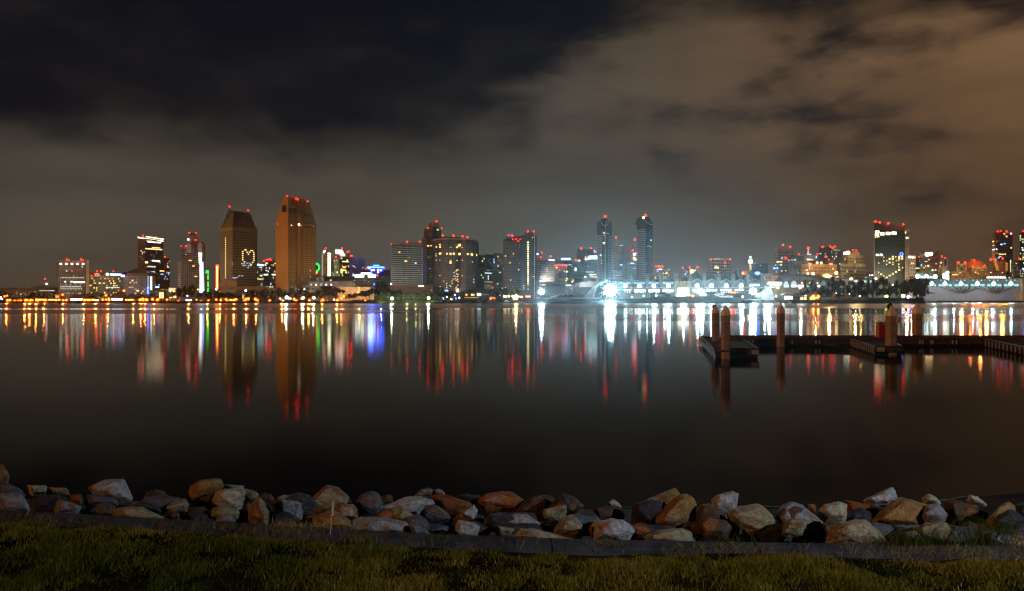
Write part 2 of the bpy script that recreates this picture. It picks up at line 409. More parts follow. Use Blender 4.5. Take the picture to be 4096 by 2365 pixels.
# 1 far left low block with mast
r_, f_, ft, t_ = bld('low_office_block', 'low terrace-roofed block on the far left with a red lamp on a mast', ZA, 585, 585, 935, 1095, 960, M_BROWN, nz=4, nr=12,
    lit=row(1145, 650, 680, 2)+row(1145, 712, 738, 2)+[(780, 1145, 14, 10, W_W)]+row(1145, 815, 870, 4)+[(741, 1075, 16, 14, W_YB)], beac=[(730, 955)], pent=[(650, 830, 1058), (690, 760, 1040)])
beacon(r_, ZA.x(756), ZA.y(1036), 965, W_WB, r=1.4)
# 2 ribbed office block
r_, f_, ft, t_ = bld('office_block', 'ribbed concrete office block with a row of five white lamps under its roof', ZA, 925, 962, 1440, 658, 950, mat('ribbed_concrete', (.34, .29, .24)), dl=40, dr=8,
    nz=15, nl=2, nr=30, fw=.5, fh=.72,
    lit=[(x, 713, 34, 26, W_WB) for x in (985, 1075, 1165, 1255, 1345)]+row(935, 990, 1350, 17, 13, 16)+row(1000, 1055, 1160, 2, 30, 22, W_WB)+[(1280, 1008, 160, 26, W_WB)]
    +row(1080, 990, 1305, 15, 15, 20)+row(1115, 990, 1320, 14, 13, 16)+row(1045, 990, 1300, 5, 10, 12)+[(1330, 758, 14, 20, W_W), (1080, 826, 20, 18, W_W), (1190, 907, 14, 12, W_W), (1165, 826, 16, 10, SIGNR), (1185, 1187, 16, 10, SIGNR),
     (1410, 1018, 26, 26, W_W), (960, 792, 26, 12, W_B), (953, 940, 18, 12, W_B), (953, 977, 18, 12, W_B)]+row(792, 1070, 1195, 5, 8, 8, W_D)+row(1187, 1098, 1125, 2, 14, 12)+row(1187, 1280, 1300, 2, 14, 14)+row(972, 1060, 1330, 9, 9, 8, W_D),
    beac=[(1080, 640), (1110, 648), (1310, 640), (1340, 646)])
m_ = MB(); fc = f_[-1]
for i in range(31): t = (i+.0)*fc.L/30; m_.prism([fc.pt(t-.22, 0, 0)[:2], fc.pt(t+.22, 0, 0)[:2], fc.pt(t+.22, 0, .5)[:2], fc.pt(t-.22, 0, .5)[:2]][::-1], LAND, t_-14)
put('facade_ribs', m_, mat('ribbed_concrete', ()), r_)
put('side_slab', MB().prism([(PX(ZA.x(1392), 945), 945), (PX(ZA.x(1440), 945), 945), (PX(ZA.x(1440), 975), 975), (PX(ZA.x(1392), 975), 975)], LAND, t_+.1), M_BEIGE, r_)
# 3 hotel with the bright sign
r_, f_, ft, t_ = bld('hotel_block', 'broad pale green hotel block with a glowing blue-white sign on its dark roof band', ZA, 1447, 1447, 1950, 900, 960, mat('pale_green_wall', (.34, .35, .22)), nz=9, nr=24, fw=.5, fh=.5,
    rnd=(46, [W_Y, W_Y, W_YB, W_G], 3), lit=row(1095, 1720, 1925, 9, 14, 14, W_W)+[(1480, 903, 14, 18, W_Y), (1548, 903, 18, 18, W_Y), (1583, 903, 18, 18, W_Y), (1613, 903, 12, 16, W_Y)])
up = MB().prism([(p[0]*.999, p[1]+1.5) for p in ft], t_+.4, PZ(ZA.y(845), 960)); put('roof_storey', up, M_BROWN, r_)
fc2 = Face(Vector(ft[0])+Vector((0, 1.4)), Vector(ft[1])+Vector((0, 1.4)))
addwin(r_, fc2, ZA.x(1870), ZA.y(885), 130/4.045, 28/4.045, SIGN, 'sign'); addwin(r_, fc2, ZA.x(1578), ZA.y(875), 44/4.045, 12/4.045, W_W, 'sign')
for x, y in [(1567, 833), (1632, 832), (1835, 833), (1540, 875), (1940, 880)]: beacon(r_, ZA.x(x), ZA.y(y), 962, zbase=PZ(ZA.y(845), 960))
beacon(r_, ZA.x(1737), ZA.y(880), 958, W_WB, r=2.2)
# 4 hotel with hipped roof and dome
r_, f_, ft, t_ = bld('hipped_roof_hotel', 'pale hotel with a dark hipped roof, a small dome and a blue-lit edge', ZA, 2000, 2000, 2385, 905, 960, M_WHITE, nz=10, nr=13, fw=.42, fh=.42, rnd=(9, [W_Y, W_YB], 8),
    lit=[(2143, 981, 16, 18, W_YB), (2203, 1010, 14, 16, W_Y), (2097, 1090, 18, 16, W_Y), (2143, 1090, 20, 12, W_Y), (2228, 1146, 24, 22, W_YB), (2003, 1146, 22, 18, W_YB)])
zt = PZ(ZA.y(858), 960); m_ = MB(); x0, x1 = PX(ZA.x(2065), 964), PX(ZA.x(2400), 964)
m_.prism([(x0, 962), (x1, 962), (x1, 990), (x0, 990)], t_+.36, zt); put('roof_storey', m_, M_BROWN, r_)
ax = PX(ZA.x(2190), 975), PX(ZA.x(2260), 975); za = PZ(ZA.y(785), 975)
put('hipped_roof', MB().add([(x0-1, 960, zt), (x1+1, 960, zt), (x1+1, 992, zt), (x0-1, 992, zt), (ax[0], 976, za), (ax[1], 976, za)], [(0, 1, 5, 4), (1, 2, 5), (2, 3, 4, 5), (3, 0, 4), (3, 2, 1, 0)]), M_ROOFG, r_)
put('dome', MB().ball(P(ZA.x(2020), ZA.y(888), 968), 3.6, 14, 10), M_DGREY, r_)
addwin(r_, Face((ft[0][0]-20, 958), (ft[1][0], 958)), ZA.x(1987), ZA.y(906), 56/4.045, 32/4.045, SIGN, 'sign')
r_, f_, ft, t_ = bld('hotel_wing', 'narrow pale wing beside the hipped-roof hotel with one column of white windows', ZB, 262, 262, 355, 1050, 965, M_WHITE, lit=seq(303, 1075, 1215, 7, 13, 11, W_WB))
addwin(r_, f_[-1], ZB.x(268), ZB.y(1100), 3, 60, em('blue_wash', (.35, .55, 1), .8), 'light_strip'); addwin(r_, f_[-1], ZB.x(267), ZB.y(1230), 4.5, 28, E_BLUE, 'light_strip')
# 5 tall tower with slanting lit roof
r_, f_, ft, t_ = bld('office_tower', 'tall dark tower with two slanting lines of light along its roof', ZB, 150, 235, 447, 655, 1010, mat('dark_purple_wall', (.115, .085, .085)), dl=16, dr=26, nz=26, nl=4, nr=14, fw=.7, fh=.42, par=False,
    lit=[(340, 668, 78, 11, W_WB), (280, 648, 34, 8, W_Y), (362, 732, 48, 9, W_YB), (335, 748, 98, 12, W_YB), (190, 769, 16, 10, W_YB), (208, 785, 22, 10, W_W), (232, 783, 12, 10, W_W), (202, 803, 14, 9, W_W), (182, 835, 32, 10, W_D),
         (250, 902, 16, 22, W_YB), (360, 885, 46, 14, W_WB), (318, 884, 30, 8, W_D), (308, 952, 48, 12, W_W), (318, 1018, 30, 22, W_W), (430, 1003, 26, 12, W_O), (430, 1040, 16, 10, W_B), (370, 1190, 26, 12, SIGN), (395, 900, 16, 8, W_Y), (350, 1165, 8, 10, W_B), (395, 1165, 8, 10, W_B)],
    rnd=(16, [W_D], 6), beac=[(158, 607), (210, 591), (357, 613), (445, 636)])
c0, c1, c2, c3 = [Vector(p) for p in ft]; H = lambda y, d: PZ(ZB.y(y), d)
m_ = MB().loft([(c0.x, c0.y, t_), (c1.x, c1.y, t_), (c2.x, c2.y, t_), (c3.x, c3.y, t_)], [(c0.x, c0.y, H(624, c0.y)), (c1.x, c1.y, H(652, c1.y)), (c2.x, c2.y, H(652, c2.y)+1), (c3.x, c3.y, H(611, c3.y))])
put('sloped_top', m_, mat('dark_purple_wall', ()), r_)
put('light_strip', MB().beam(P(ZB.x(150), ZB.y(612), 1008), P(ZB.x(446), ZB.y(656), 1034), .75), LINEW, r_)
put('light_strip', MB().beam(P(ZB.x(245), ZB.y(602), 1006), P(ZB.x(450), ZB.y(633), 1036), .7), LINEW, r_)
# 6
bld('slim_tower', 'slim shaded tower close behind the one with lit roof lines', ZB, 446, 446, 520, 850, 1120, M_BROWN, nz=17, nr=7, fw=.6, fh=.5, rnd=(14, [W_D, W_Y, W_B], 11), beac=[(465, 838)], lit=[(500, 957, 14, 11, W_YB), (508, 1024, 16, 12, W_B)])
# 7 pale gridded residential tower
r_, f_, ft, t_ = bld('residential_tower', 'pale gridded tower with red-tipped gables and a tall white strip of light', ZB, 650, 650, 936, 716, 960, mat('mauve_white_wall', (.42, .37, .42)), nz=25, nr=13, fw=.68, fh=.52,
    lit=[(797, 945, 18, 12, W_O), (760, 880, 26, 10, W_O), (825, 1066, 22, 10, W_O), (825, 1217, 44, 18, W_YB), (708, 808, 6, 6, W_W)], beac=[(657, 714), (712, 712)])
low = MB().prism([(PX(ZB.x(615), 962), 962), (PX(ZB.x(652), 962), 962), (PX(ZB.x(652), 985), 985), (PX(ZB.x(615), 985), 985)], LAND, PZ(ZB.y(905), 962)); fcl = Face((PX(ZB.x(615), 962), 962), (PX(ZB.x(650), 962), 962))
grid(low, fcl, LAND+4, PZ(ZB.y(905), 962)-1, 3, 17, .7, .5); put('side_wing', low, [mat('mauve_white_wall', ()), GLS], r_)
up = MB().prism([(PX(ZB.x(727), 975), 975), (PX(ZB.x(868), 975), 975), (PX(ZB.x(868), 990), 990), (PX(ZB.x(727), 990), 990)], t_, PZ(ZB.y(590), 975)); fu = Face((PX(ZB.x(727), 975), 975), (PX(ZB.x(868), 975), 975))
grid(up, fu, t_+2, PZ(ZB.y(600), 975), 8, 5, .5, .7); put('upper_storeys', up, [M_GREY, GLS], r_)
put('penthouse', MB().prism([(PX(ZB.x(750), 978), 978), (PX(ZB.x(832), 978), 978), (PX(ZB.x(832), 988), 988), (PX(ZB.x(750), 988), 988)], PZ(ZB.y(590), 975)+.1, PZ(ZB.y(562), 978)), M_DGREY, r_)
for gx, gy in ((748, 672), (877, 662)):
    m_ = MB(); a, b = PX(ZB.x(gx-26), 958), PX(ZB.x(gx+26), 958); zt = PZ(ZB.y(gy), 958); zb = t_-8; zm = PZ(ZB.y(gy+26), 958)
    m_.loft([(a, 957, zb), (b, 957, zb), (b, 957, zm), ((a+b)/2, 957, zt), (a, 957, zm)], [(a, 966, zb), (b, 966, zb), (b, 966, zm), ((a+b)/2, 966, zt), (a, 966, zm)])
    put('gable', m_, mat('mauve_white_wall', ()), r_)
m_ = MB(); a, b = PX(ZB.x(770), 972), PX(ZB.x(875), 972); put('hipped_roof', m_.loft([(a, 968, t_), (b, 968, t_), (b, 985, t_), (a, 985, t_)], [(a+6, 974, t_+7), (b-6, 974, t_+7), (b-6, 980, t_+7), (a+6, 980, t_+7)]), M_BROWN, r_)
for x, y, dd in [(750, 558, 978), (827, 561, 978), (822, 640, 970)]: beacon(r_, ZB.x(x), ZB.y(y), dd)
beacon(r_, ZB.x(737), ZB.y(635), 972, W_WB, r=1.6)
fc = f_[-1]; rg = random.Random(2)
for i in range(11): addwin(r_, fc, ZB.x(875), ZB.y(722+i*18.5), (26+rg.random()*6-i*.7)/2.911, 14/2.911, W_WB if i > 1 else W_W, 'light_strip', .3)
for i in range(18): addwin(r_, fc, ZB.x(880), ZB.y(902+i*19.5), (13+rg.random()*3)/2.911, 15/2.911, W_WB, 'light_strip', .3)
for i in range(9): addwin(r_, fc, ZB.x(900+i*.5), ZB.y(915+i*39), (17+i)/2.911, 37/2.911, em('violet_wash', (.38, .40, 1), 2.6), 'light_strip', .3)
addwin(r_, fc, ZB.x(892), ZB.y(1235), 13, 12, SIGN, 'light_strip', .5)
# 8, 9 neon buildings
r_, f_, ft, t_ = bld('green_lit_building', 'dark slim building outlined by broken green neon', ZB, 936, 936, 972, 998, 985, M_DGREY)
for y0, y1 in ((998, 1040), (1058, 1100), (1130, 1185), (1205, 1246)): addwin(r_, f_[-1], ZB.x(963), ZB.y((y0+y1)/2), 11/2.911, (y1-y0)/2.911, SIGNG, 'neon_tube', .4)
addwin(r_, f_[-1], ZB.x(950), ZB.y(1001), 36/2.911, 10/2.911, SIGNG, 'neon_tube', .6); addwin(r_, f_[-1], ZB.x(942), ZB.y(1018), 18/2.911, 14/2.911, SIGNG, 'neon_tube', .6)
r_, f_, ft, t_ = bld('red_lit_building', 'slim building with a tall red light tube bent over at the top', ZB, 1060, 1060, 1107, 985, 1000, M_GREY, nz=14, nr=5, rnd=(8, [W_O, SIGNR, W_D], 4))
put('neon_tube', MB().beam(P(ZB.x(1071), ZB.y(1215), 997), P(ZB.x(1073), ZB.y(932), 997), 1.6), TUBER, r_)
put('neon_tube', MB().beam(P(ZB.x(1073), ZB.y(932), 997), P(ZB.x(1084), ZB.y(965), 997), 1.4), TUBER, r_)
put('neon_core', MB().beam(P(ZB.x(1074), ZB.y(1200), 995), P(ZB.x(1075), ZB.y(945), 995), .7), em('tube_core', (1, .55, .08), 9), r_)
# 10 first sandstone tower, heart of windows
heart = [(1397, 757), (1407, 757), (1370, 775), (1370, 800), (1370, 824), (1370, 849), (1370, 873), (1390, 897), (1420, 783), (1435, 807), (1450, 783), (1467, 765), (1485, 767), (1498, 790), (1500, 813), (1500, 835), (1499, 858), (1499, 882), (1485, 905), (1467, 927)]
dim = [(1250, 905), (1250, 930), (1360, 915), (1385, 918), (1400, 940), (1375, 940), (1420, 912), (1465, 942), (1440, 940), (1450, 912), (1433, 965), (1262, 1080), (1275, 1085), (1298, 1078), (1365, 1060), (1330, 1060)]
r_, f_, ft, t_ = bld('sandstone_hotel_tower', 'olive sandstone hotel tower with a steep trapezoid roof and a heart of lit windows', ZB, 1108, 1252, 1540, 502, 930, M_SAND2, dl=30, dr=34, nz=24, nl=6, nr=14, fw=.6, fh=.62, par=False,
    lit=seq(1172, 622, 1080, 20, 8, 11, em('stair_window', (1, .74, .25), 2.6))+[(x, y, 9, 9, em('heart_window', (1, .75, .22), 2.2)) for x, y in heart]+[(x, y, 10, 10, em('cool_dim_window', (.6, .75, 1), .9)) for x, y in dim])
pts = [Vector(p) for p in ft]; cen = sum(pts, Vector((0, 0)))/4; za = PZ(ZB.y(300), 940)
ring = lambda k, z: [((cen+(p-cen)*k).x, (cen+(p-cen)*k).y, z) for p in pts]
put('cornice', MB().loft(ring(1.03, t_), ring(1.03, t_+2.2)), M_SAND2, r_)
rA, rB = P(ZB.x(1213), ZB.y(293), 950), P(ZB.x(1432), ZB.y(326), 958)
b0 = ring(.94, t_+2.3); R4 = [Vector(q) for q in b0]
zr = t_+2.3
hipA = [rA+Vector((0, -3, 0)), rB+Vector((0, -3, 0)), rB+Vector((0, 9, 0)), rA+Vector((0, 9, 0))]
# base ring order: corner, right, back, left
base4 = [R4[3]*.62+R4[0]*.38, R4[1], R4[2], R4[3]]
m_ = MB().add([R4[3], R4[0], R4[1], R4[2], hipA[0], hipA[0]+(hipA[1]-hipA[0])*.3, hipA[1], hipA[2], hipA[3]],
              [(0, 1, 5, 4), (1, 2, 6, 5), (2, 3, 7, 6), (3, 0, 4, 8, 7), (4, 5, 6, 7, 8)])
put('roof', m_, mat('standing_seam_roof', (.16, .13, .08), .55, .2, .2), r_)
m_ = MB()
for i in range(9): k = i/8; m_.beam(R4[0].lerp(R4[1], k)+Vector((0, -.3, 0)), (hipA[0].lerp(hipA[1], .3+.7*k))+Vector((0, -.3, 0)), .35, 4)
put('roof_ribs', m_, M_SAND2, r_)
beacon(r_, ZB.x(1217), ZB.y(252), 952, zbase=rA.z); beacon(r_, ZB.x(1436), ZB.y(297), 958, zbase=rB.z)
M_POD = mat('podium_stone', (.26, .15, .06)); r_, f_, ft, t_ = bld('hotel_podium', 'long orange-lit podium with wide arches at the foot of the two sandstone towers', ZB, 1105, 1105, 1760, 1185, 905, M_POD, th=20,
    lit=[(1690, 1173+15, 16, 14, W_W), (1715, 1188, 12, 12, W_W)], yb=1262)
for x0, x1 in ((1185, 1280), (1305, 1405), (1425, 1520)):
    a, b = PX(ZB.x(x0), 904), PX(ZB.x(x1), 904); zt, z0 = PZ(ZB.y(1222), 904), LAND
    put('arch', MB().prism([(a, 904.6), (b, 904.6), (b, 904.9), (a, 904.9)], z0, zt), GLS, r_)
put('upper_terrace', MB().prism([(PX(ZB.x(1112), 912), 912), (PX(ZB.x(1300), 912), 912), (PX(ZB.x(1300), 925), 925), (PX(ZB.x(1112), 925), 925)], t_, PZ(ZB.y(1103), 912)), M_POD, r_)
# 11, 12
r_, f_, ft, t_ = bld('cyan_lit_block', 'small pale block with a cyan band of light along its roof', ZB, 1535, 1535, 1613, 945, 1150, mat('cyan_white_wall', (.42, .48, .48)), nz=10, nr=5, fw=.55, fh=.5, rnd=(9, [W_W, W_Y], 3), lit=row(1097, 1552, 1600, 4, 12, 12, W_G)+[(1580, 960, 18, 14, W_W), (1586, 1058, 16, 12, W_W)])
addwin(r_, f_[-1], ZB.x(1574), ZB.y(933), 26, 5.5, em('cyan_band', (.35, .85, 1), 5), 'light_strip', 1)
bld('grid_office_block', 'square-gridded office block between the two sandstone towers with clustered red roof lamps', ZB, 1613, 1613, 1765, 893, 1110, M_GREY, nz=11, nr=10, fw=.66, fh=.55, rnd=(10, [W_W, W_Y], 5),
    lit=row(1045, 1625, 1655, 3, 12, 12, W_WB)+row(1045, 1720, 1740, 2, 14, 12, W_WB)+[(1648, 912, 18, 16, W_W), (1748, 915, 12, 10, W_YB), (1633, 932, 14, 8, W_YB), (1645, 968, 10, 9, W_W), (1645, 998, 12, 12, W_W), (1708, 932, 10, 8, W_Y)],
    pent=[(1655, 1765, 872)], beac=[(1617, 886), (1650, 872), (1680, 868), (1697, 871)])
# 13 tallest sandstone tower
d0 = 925; roof_m = M_SAND
r_ = thing('sandstone_hotel_tower', (PX(ZC.x(310), d0), d0, LAND), 'tallest orange slab tower with slanting shoulders and three red roof lamps', 'building', 'sandstone hotel towers')
H = lambda y, d=d0: PZ(ZC.y(y), d)
def quadpoly(pts, d_front, thick, skew=0.0):     # outline on a vertical plane, real thickness behind it
    A = [P(ZC.x(x), ZC.y(y), d_front+skew*(x-160)/490) for x, y in pts]; B = [a+Vector((a.x/a.y*thick, thick, 0)) for a in A]; return A, B
m_ = MB()                                        # left end wall, seen turned away
L0, L1 = P(ZC.x(160), 1200, d0+26), P(ZC.x(312), 1200, d0)
def lp(x, y): k = (x-160)/152; d = d0+26*(1-k); return P(ZC.x(x), ZC.y(y), d)
outl = [lp(160, 1210), lp(312, 1210), lp(312, 78), lp(262, 80), lp(160, 376)]
back = [Vector((p.x+14, p.y+22, p.z)) for p in outl]
m_.loft([Vector((p.x, p.y, max(p.z, LAND))) for p in outl], [Vector((p.x, p.y, max(p.z, LAND))) for p in back]); put('end_wall', m_, M_SAND, r_)
m_ = MB(); sl = lambda x, y: P(ZC.x(x), ZC.y(y), d0+14*(x-312)/340)
def slab(name, pts, off, m, thick=20, g=()):
    A = [sl(x, y)+Vector((0, off, 0)) for x, y in pts]; A = [Vector((p.x, p.y, max(p.z, LAND))) for p in A]
    B = [p+Vector((p.x/p.y*thick, thick, 0)) for p in A]; w_ = MB().loft(A, B)
    for a_ in g: grid(w_, *a_)
    return put(name, w_, [m, mat('brown_window', (.055, .035, .02), .4), GLS], r_)
fA = Face(sl(314, 300)+Vector((0, .2, 0)), sl(409, 300)+Vector((0, .2, 0))); fB = Face(sl(495, 300), sl(649, 300))
slab('front_slab', [(312, 1210), (410, 1210), (410, 205), (312, 180)], .4, M_SAND, 26, [(fA, H(1140), H(285), 6, 34, .55, .6, 1), (fA, H(285), H(218), 6, 1, .6, .95, 2)])
slab('recess_wall', [(408, 1210), (494, 1210), (494, 408), (410, 150)], 5, M_SAND, 20)
slab('right_slab', [(492, 1210), (650, 1210), (648, 420), (492, 408)], .2, M_SAND, 26, [(fB, H(1140), H(465), 10, 27, .55, .6, 1), (fB, H(462), H(422), 5, 1, .6, .8, 2)])
slab('sloped_roof', [(494, 410), (648, 424), (560, 145), (300, 82), (312, 176), (410, 205)], 3.5, M_SAND2, 22, [(Face(sl(450, 250)+Vector((0, 3, 0)), sl(582, 250)+Vector((0, 3, 0))), H(310), H(262), 6, 1, .55, .8, 2)])
m_ = MB()
for i in range(7):
    a = 420+i*24; k = i/6
    m_.beam(sl(500+k*140, 415)+Vector((0, 2, 0)), sl(410+k*145, 110+k*38)+Vector((0, 2, 0)), .45, 4)
for x in (325, 350, 378, 405): m_.beam(sl(x+24, 190)+Vector((0, 2, 0)), sl(x, 92+(x-300)*.2)+Vector((0, 2, 0)), .45, 4)
put('roof_ribs', m_, mat('pale_rib', (.42, .36, .26)), r_)
put('parapet_beam', MB().beam(sl(314, 178)+Vector((0, -.5, 0)), sl(408, 202)+Vector((0, -.5, 0)), .6, 4).beam(sl(440, 235)+Vector((0, 1.5, 0)), sl(585, 268)+Vector((0, 1.5, 0)), .5, 4), mat('pale_rib', ()), r_)
put('balcony_openings', MB().loft([lp(244, 190), lp(288, 190), lp(288, 268), lp(244, 268)], [p+Vector((-.5, -.8, 0)) for p in (lp(244, 190), lp(288, 190), lp(288, 268), lp(244, 268))]), GLS, r_)
for x, y, wd, m in [(448, 418, 20, W_WB), (350, 430, 10, W_YB), (627, 452, 10, W_D), (602, 445, 8, W_D), (580, 1055, 6, W_W), (580, 980, 6, W_O), (470, 436, 8, W_Y), (372, 432, 7, W_D), (340, 350, 5, W_D)]: addwin(r_, fB if x > 440 else fA, ZC.x(x), ZC.y(y), wd/3.033, (wd+4)/3.033, m, off=(.6 if x != 448 else -4))
addwin(r_, Face(lp(160, 300), lp(312, 300)), ZC.x(185), ZC.y(415), 6, 9, W_D)
for x, y in [(295, 74), (420, 108), (407, 106), (430, 112), (546, 141)]: beacon(r_, ZC.x(x), ZC.y(y), d0+6)
# 14
r_, f_, ft, t_ = bld('narrow_dark_building', 'narrow dark building with a small green sign at the right side of the tallest tower', ZC, 640, 640, 680, 925, 1060, M_DGREY, nz=8, nr=3, rnd=(3, [W_O], 1))
m_ = MB(); c = P(ZC.x(663), ZC.y(940), 1052)
ar = [c+Vector((math.sin(a)*4.2-1.2, 0, math.cos(a)*5.4)) for a in [R(-20+i*27) for i in range(9)]]
for p, q in zip(ar, ar[1:]): m_.beam(p, q, .9, 4)
put('sign', m_, SIGNG, r_); beacon(r_, ZC.x(660), ZC.y(1006), 1052, E_ORG, r=.9)
# 15 courthouse tower
r_, f_, ft, t_ = bld('courthouse_tower', 'pale greenish tower with a white lit T-shaped canopy and a column of bright windows', ZC, 717, 775, 905, 715, 1150, mat('green_white_wall', (.44, .43, .32)), dl=30, dr=18,
    lit=seq(808, 773, 1036, 12, 26, 17, em('court_window', (.95, 1, .62), 3))+[(745, 752, 30, 30, W_WB), (762, 742, 16, 24, W_WB)]+[(x, y, 5, 12, W_W) for x in (724, 732) for y in range(790, 1040, 22)]+[(850, 1005, 6, 16, W_G), (862, 1030, 6, 14, W_G)], beac=[(767, 706)])
a, b = PX(ZC.x(883), 1150), PX(ZC.x(968), 1150); z1, z0 = PZ(ZC.y(712), 1150), PZ(ZC.y(728), 1150)
put('canopy', MB().prism([(PX(ZC.x(775), 1150), 1149), (b, 1149), (b, 1165), (PX(ZC.x(775), 1150), 1165)], z0+1.5, z1), mat('green_white_wall', ()), r_)
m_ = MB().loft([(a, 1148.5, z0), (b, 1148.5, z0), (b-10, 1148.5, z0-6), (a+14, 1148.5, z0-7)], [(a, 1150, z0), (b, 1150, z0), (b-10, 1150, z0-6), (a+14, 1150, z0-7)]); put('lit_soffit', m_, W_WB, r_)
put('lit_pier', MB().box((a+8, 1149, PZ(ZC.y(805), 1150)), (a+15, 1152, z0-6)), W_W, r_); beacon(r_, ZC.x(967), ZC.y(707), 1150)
# 16
rg = random.Random(9)
r_, f_, ft, t_ = bld('yellow_window_block', 'stepped office block full of yellow-green windows beside the pale lit tower', ZC, 868, 935, 1047, 812, 1120, mat('ochre_office_wall', (.22, .20, .10)), dl=30, dr=12, nz=13, nl=7, nr=8, fw=.75, fh=.55,
    rnd=(44, [W_Y, W_G, em('window_lime', (.85, .95, .3), 2.4)], 21), lit=[(990, 940, 26, 18, W_O), (968, 975, 34, 14, W_YB), (998, 975, 30, 14, W_O), (1010, 870, 70, 12, W_YB), (957, 830, 16, 16, W_G), (957, 985, 18, 60, W_G)], beac=[(890, 812), (937, 789), (945, 794)])
put('mast_block', MB().prism([(PX(ZC.x(1030), 1120), 1120), (PX(ZC.x(1051), 1120), 1120), (PX(ZC.x(1051), 1130), 1130), (PX(ZC.x(1030), 1130), 1130)], t_, PZ(ZC.y(765), 1120)), M_GREY, r_)
for x, y in [(1030, 754), (1045, 748)]: beacon(r_, ZC.x(x), ZC.y(y), 1120)
# 17
bld('striped_block', 'plain beige block with vertical grooves right of the yellow-windowed one', ZC, 1047, 1047, 1247, 826, 1090, M_BEIGE, nz=1, nr=12, fw=.28, fh=.8, glass=M_BROWN, pent=[(1050, 1100, 800)], beac=[(1073, 802), (1083, 800)], dr=10,
    lit=[(1099, 925, 8, 14, W_W), (1112, 927, 8, 12, W_W), (1126, 943, 8, 14, W_Y), (1219, 945, 8, 12, W_W), (1100, 1018, 10, 14, W_W), (1102, 1037, 14, 14, W_WB), (1125, 1037, 12, 10, W_W)])
# 18 blue ring building
c = P(ZC.x(1374), ZC.y(1000), 1060); r_ = thing('round_blue_building', (c.x, c.y, LAND), 'low round building wrapped in glowing blue rings of light', 'building')
def drum(name, px0, px1, ya, yb_, m, mi=None, Z=ZC, cx=c, root=r_, seg=28, r=None):
    rad = (PX(Z.x(px1), cx.y)-PX(Z.x(px0), cx.y))/2; xx = PX((Z.x(px1)+Z.x(px0))/2, cx.y)
    return put(name, MB().prism([(xx+rad*math.cos(t), cx.y+rad*math.sin(t)) for t in [i*2*math.pi/seg for i in range(seg)]], PZ(Z.y(yb_), cx.y), PZ(Z.y(ya), cx.y)), m, root)
BW = em('blue_flooded_glass', (.008, .022, 1), 3.6)  # blue floodlight painted in: glowing glass, and a blue wall below
drum('wall', 1285, 1465, 950, 1215, mat('blue_lit_wall', (.10, .13, .5)), root=r_); drum('ring_light', 1272, 1476, 935, 950, em('ring_cyan', (.02, .08, 1), 22))
drum('top_drum', 1335, 1425, 922, 936, BW); drum('ring_light', 1345, 1415, 913, 922, em('ring_cyan', ()), root=r_); drum('glass_storey', 1298, 1470, 952, 985, BW)
for x, y in [(1325, 975), (1350, 972), (1402, 972), (1402, 997), (1435, 975), (1295, 948)]: beacon(r_, ZC.x(x), ZC.y(y), 1038, W_WB, r=1.5)
light('blue_ring_light', 'POINT', (c.x, 1020, 45), (.05, .12, 1), 22000, 4)
bld('pale_block', 'pale slope-topped block between the blue-ringed building and the banded hotel', ZC, 1462, 1462, 1562, 975, 1180, M_BEIGE, pent=[(1530, 1562, 955)], lit=[(1558, 1142, 7, 7, W_W)])
# 19 brick hall with rotunda
r_, f_, ft, t_ = bld('brick_hall', 'long dark brick hall with a white-lit rotunda and cone roof', ZC, 765, 765, 1520, 1050, 985, M_BROWN, nz=4, nr=34, fw=.6, fh=.5, yb=1210,
    lit=[(828, 1096, 16, 16, W_W), (1117, 1097, 10, 8, W_W), (1117, 1148, 8, 8, W_W), (1355, 1146, 16, 14, E_BLUE), (1287, 1113, 6, 6, W_W), (1240, 1095, 6, 6, W_O)], beac=[(1393, 1037)])
c2 = P(ZC.x(1250), ZC.y(1040), 988)
for k, (a, b) in enumerate(((1122, 1160), (1163, 1192), (1196, 1230), (1282, 1308), (1312, 1340), (1344, 1372))): addwin(r_, Face((f_[0].A.x, 982.5), (f_[0].B.x, 982.5)), ZC.x((a+b)/2), ZC.y(1044), (b-a)/3.033, 34/3.033, em('rotunda_window', (.85, 1, .88), 6), 'window')
put('pavilion_wall', MB().prism([(PX(ZC.x(1116), 983), 983), (PX(ZC.x(1378), 983), 983), (PX(ZC.x(1378), 992), 992), (PX(ZC.x(1116), 992), 992)], t_, PZ(ZC.y(1022), 983)), M_BROWN, r_)
drum('rotunda', 1195, 1328, 1008, 1022, em('rotunda_ring', (.80, 1, .95), 4.5), cx=c2, root=r_); xx, rad = c2.x, (PX(ZC.x(1336), 988)-PX(ZC.x(1186), 988))/2
put('cone_roof', MB().loft([(xx+rad*math.cos(t), 988+rad*math.sin(t), PZ(ZC.y(1007), 988)) for t in [i*math.pi/10 for i in range(20)]], [(xx+1.5*math.cos(t), 988+1.5*math.sin(t), PZ(ZC.y(966), 988)) for t in [i*math.pi/10 for i in range(20)]]), M_BROWN, r_)
beacon(r_, ZC.x(1255), ZC.y(957), 988)
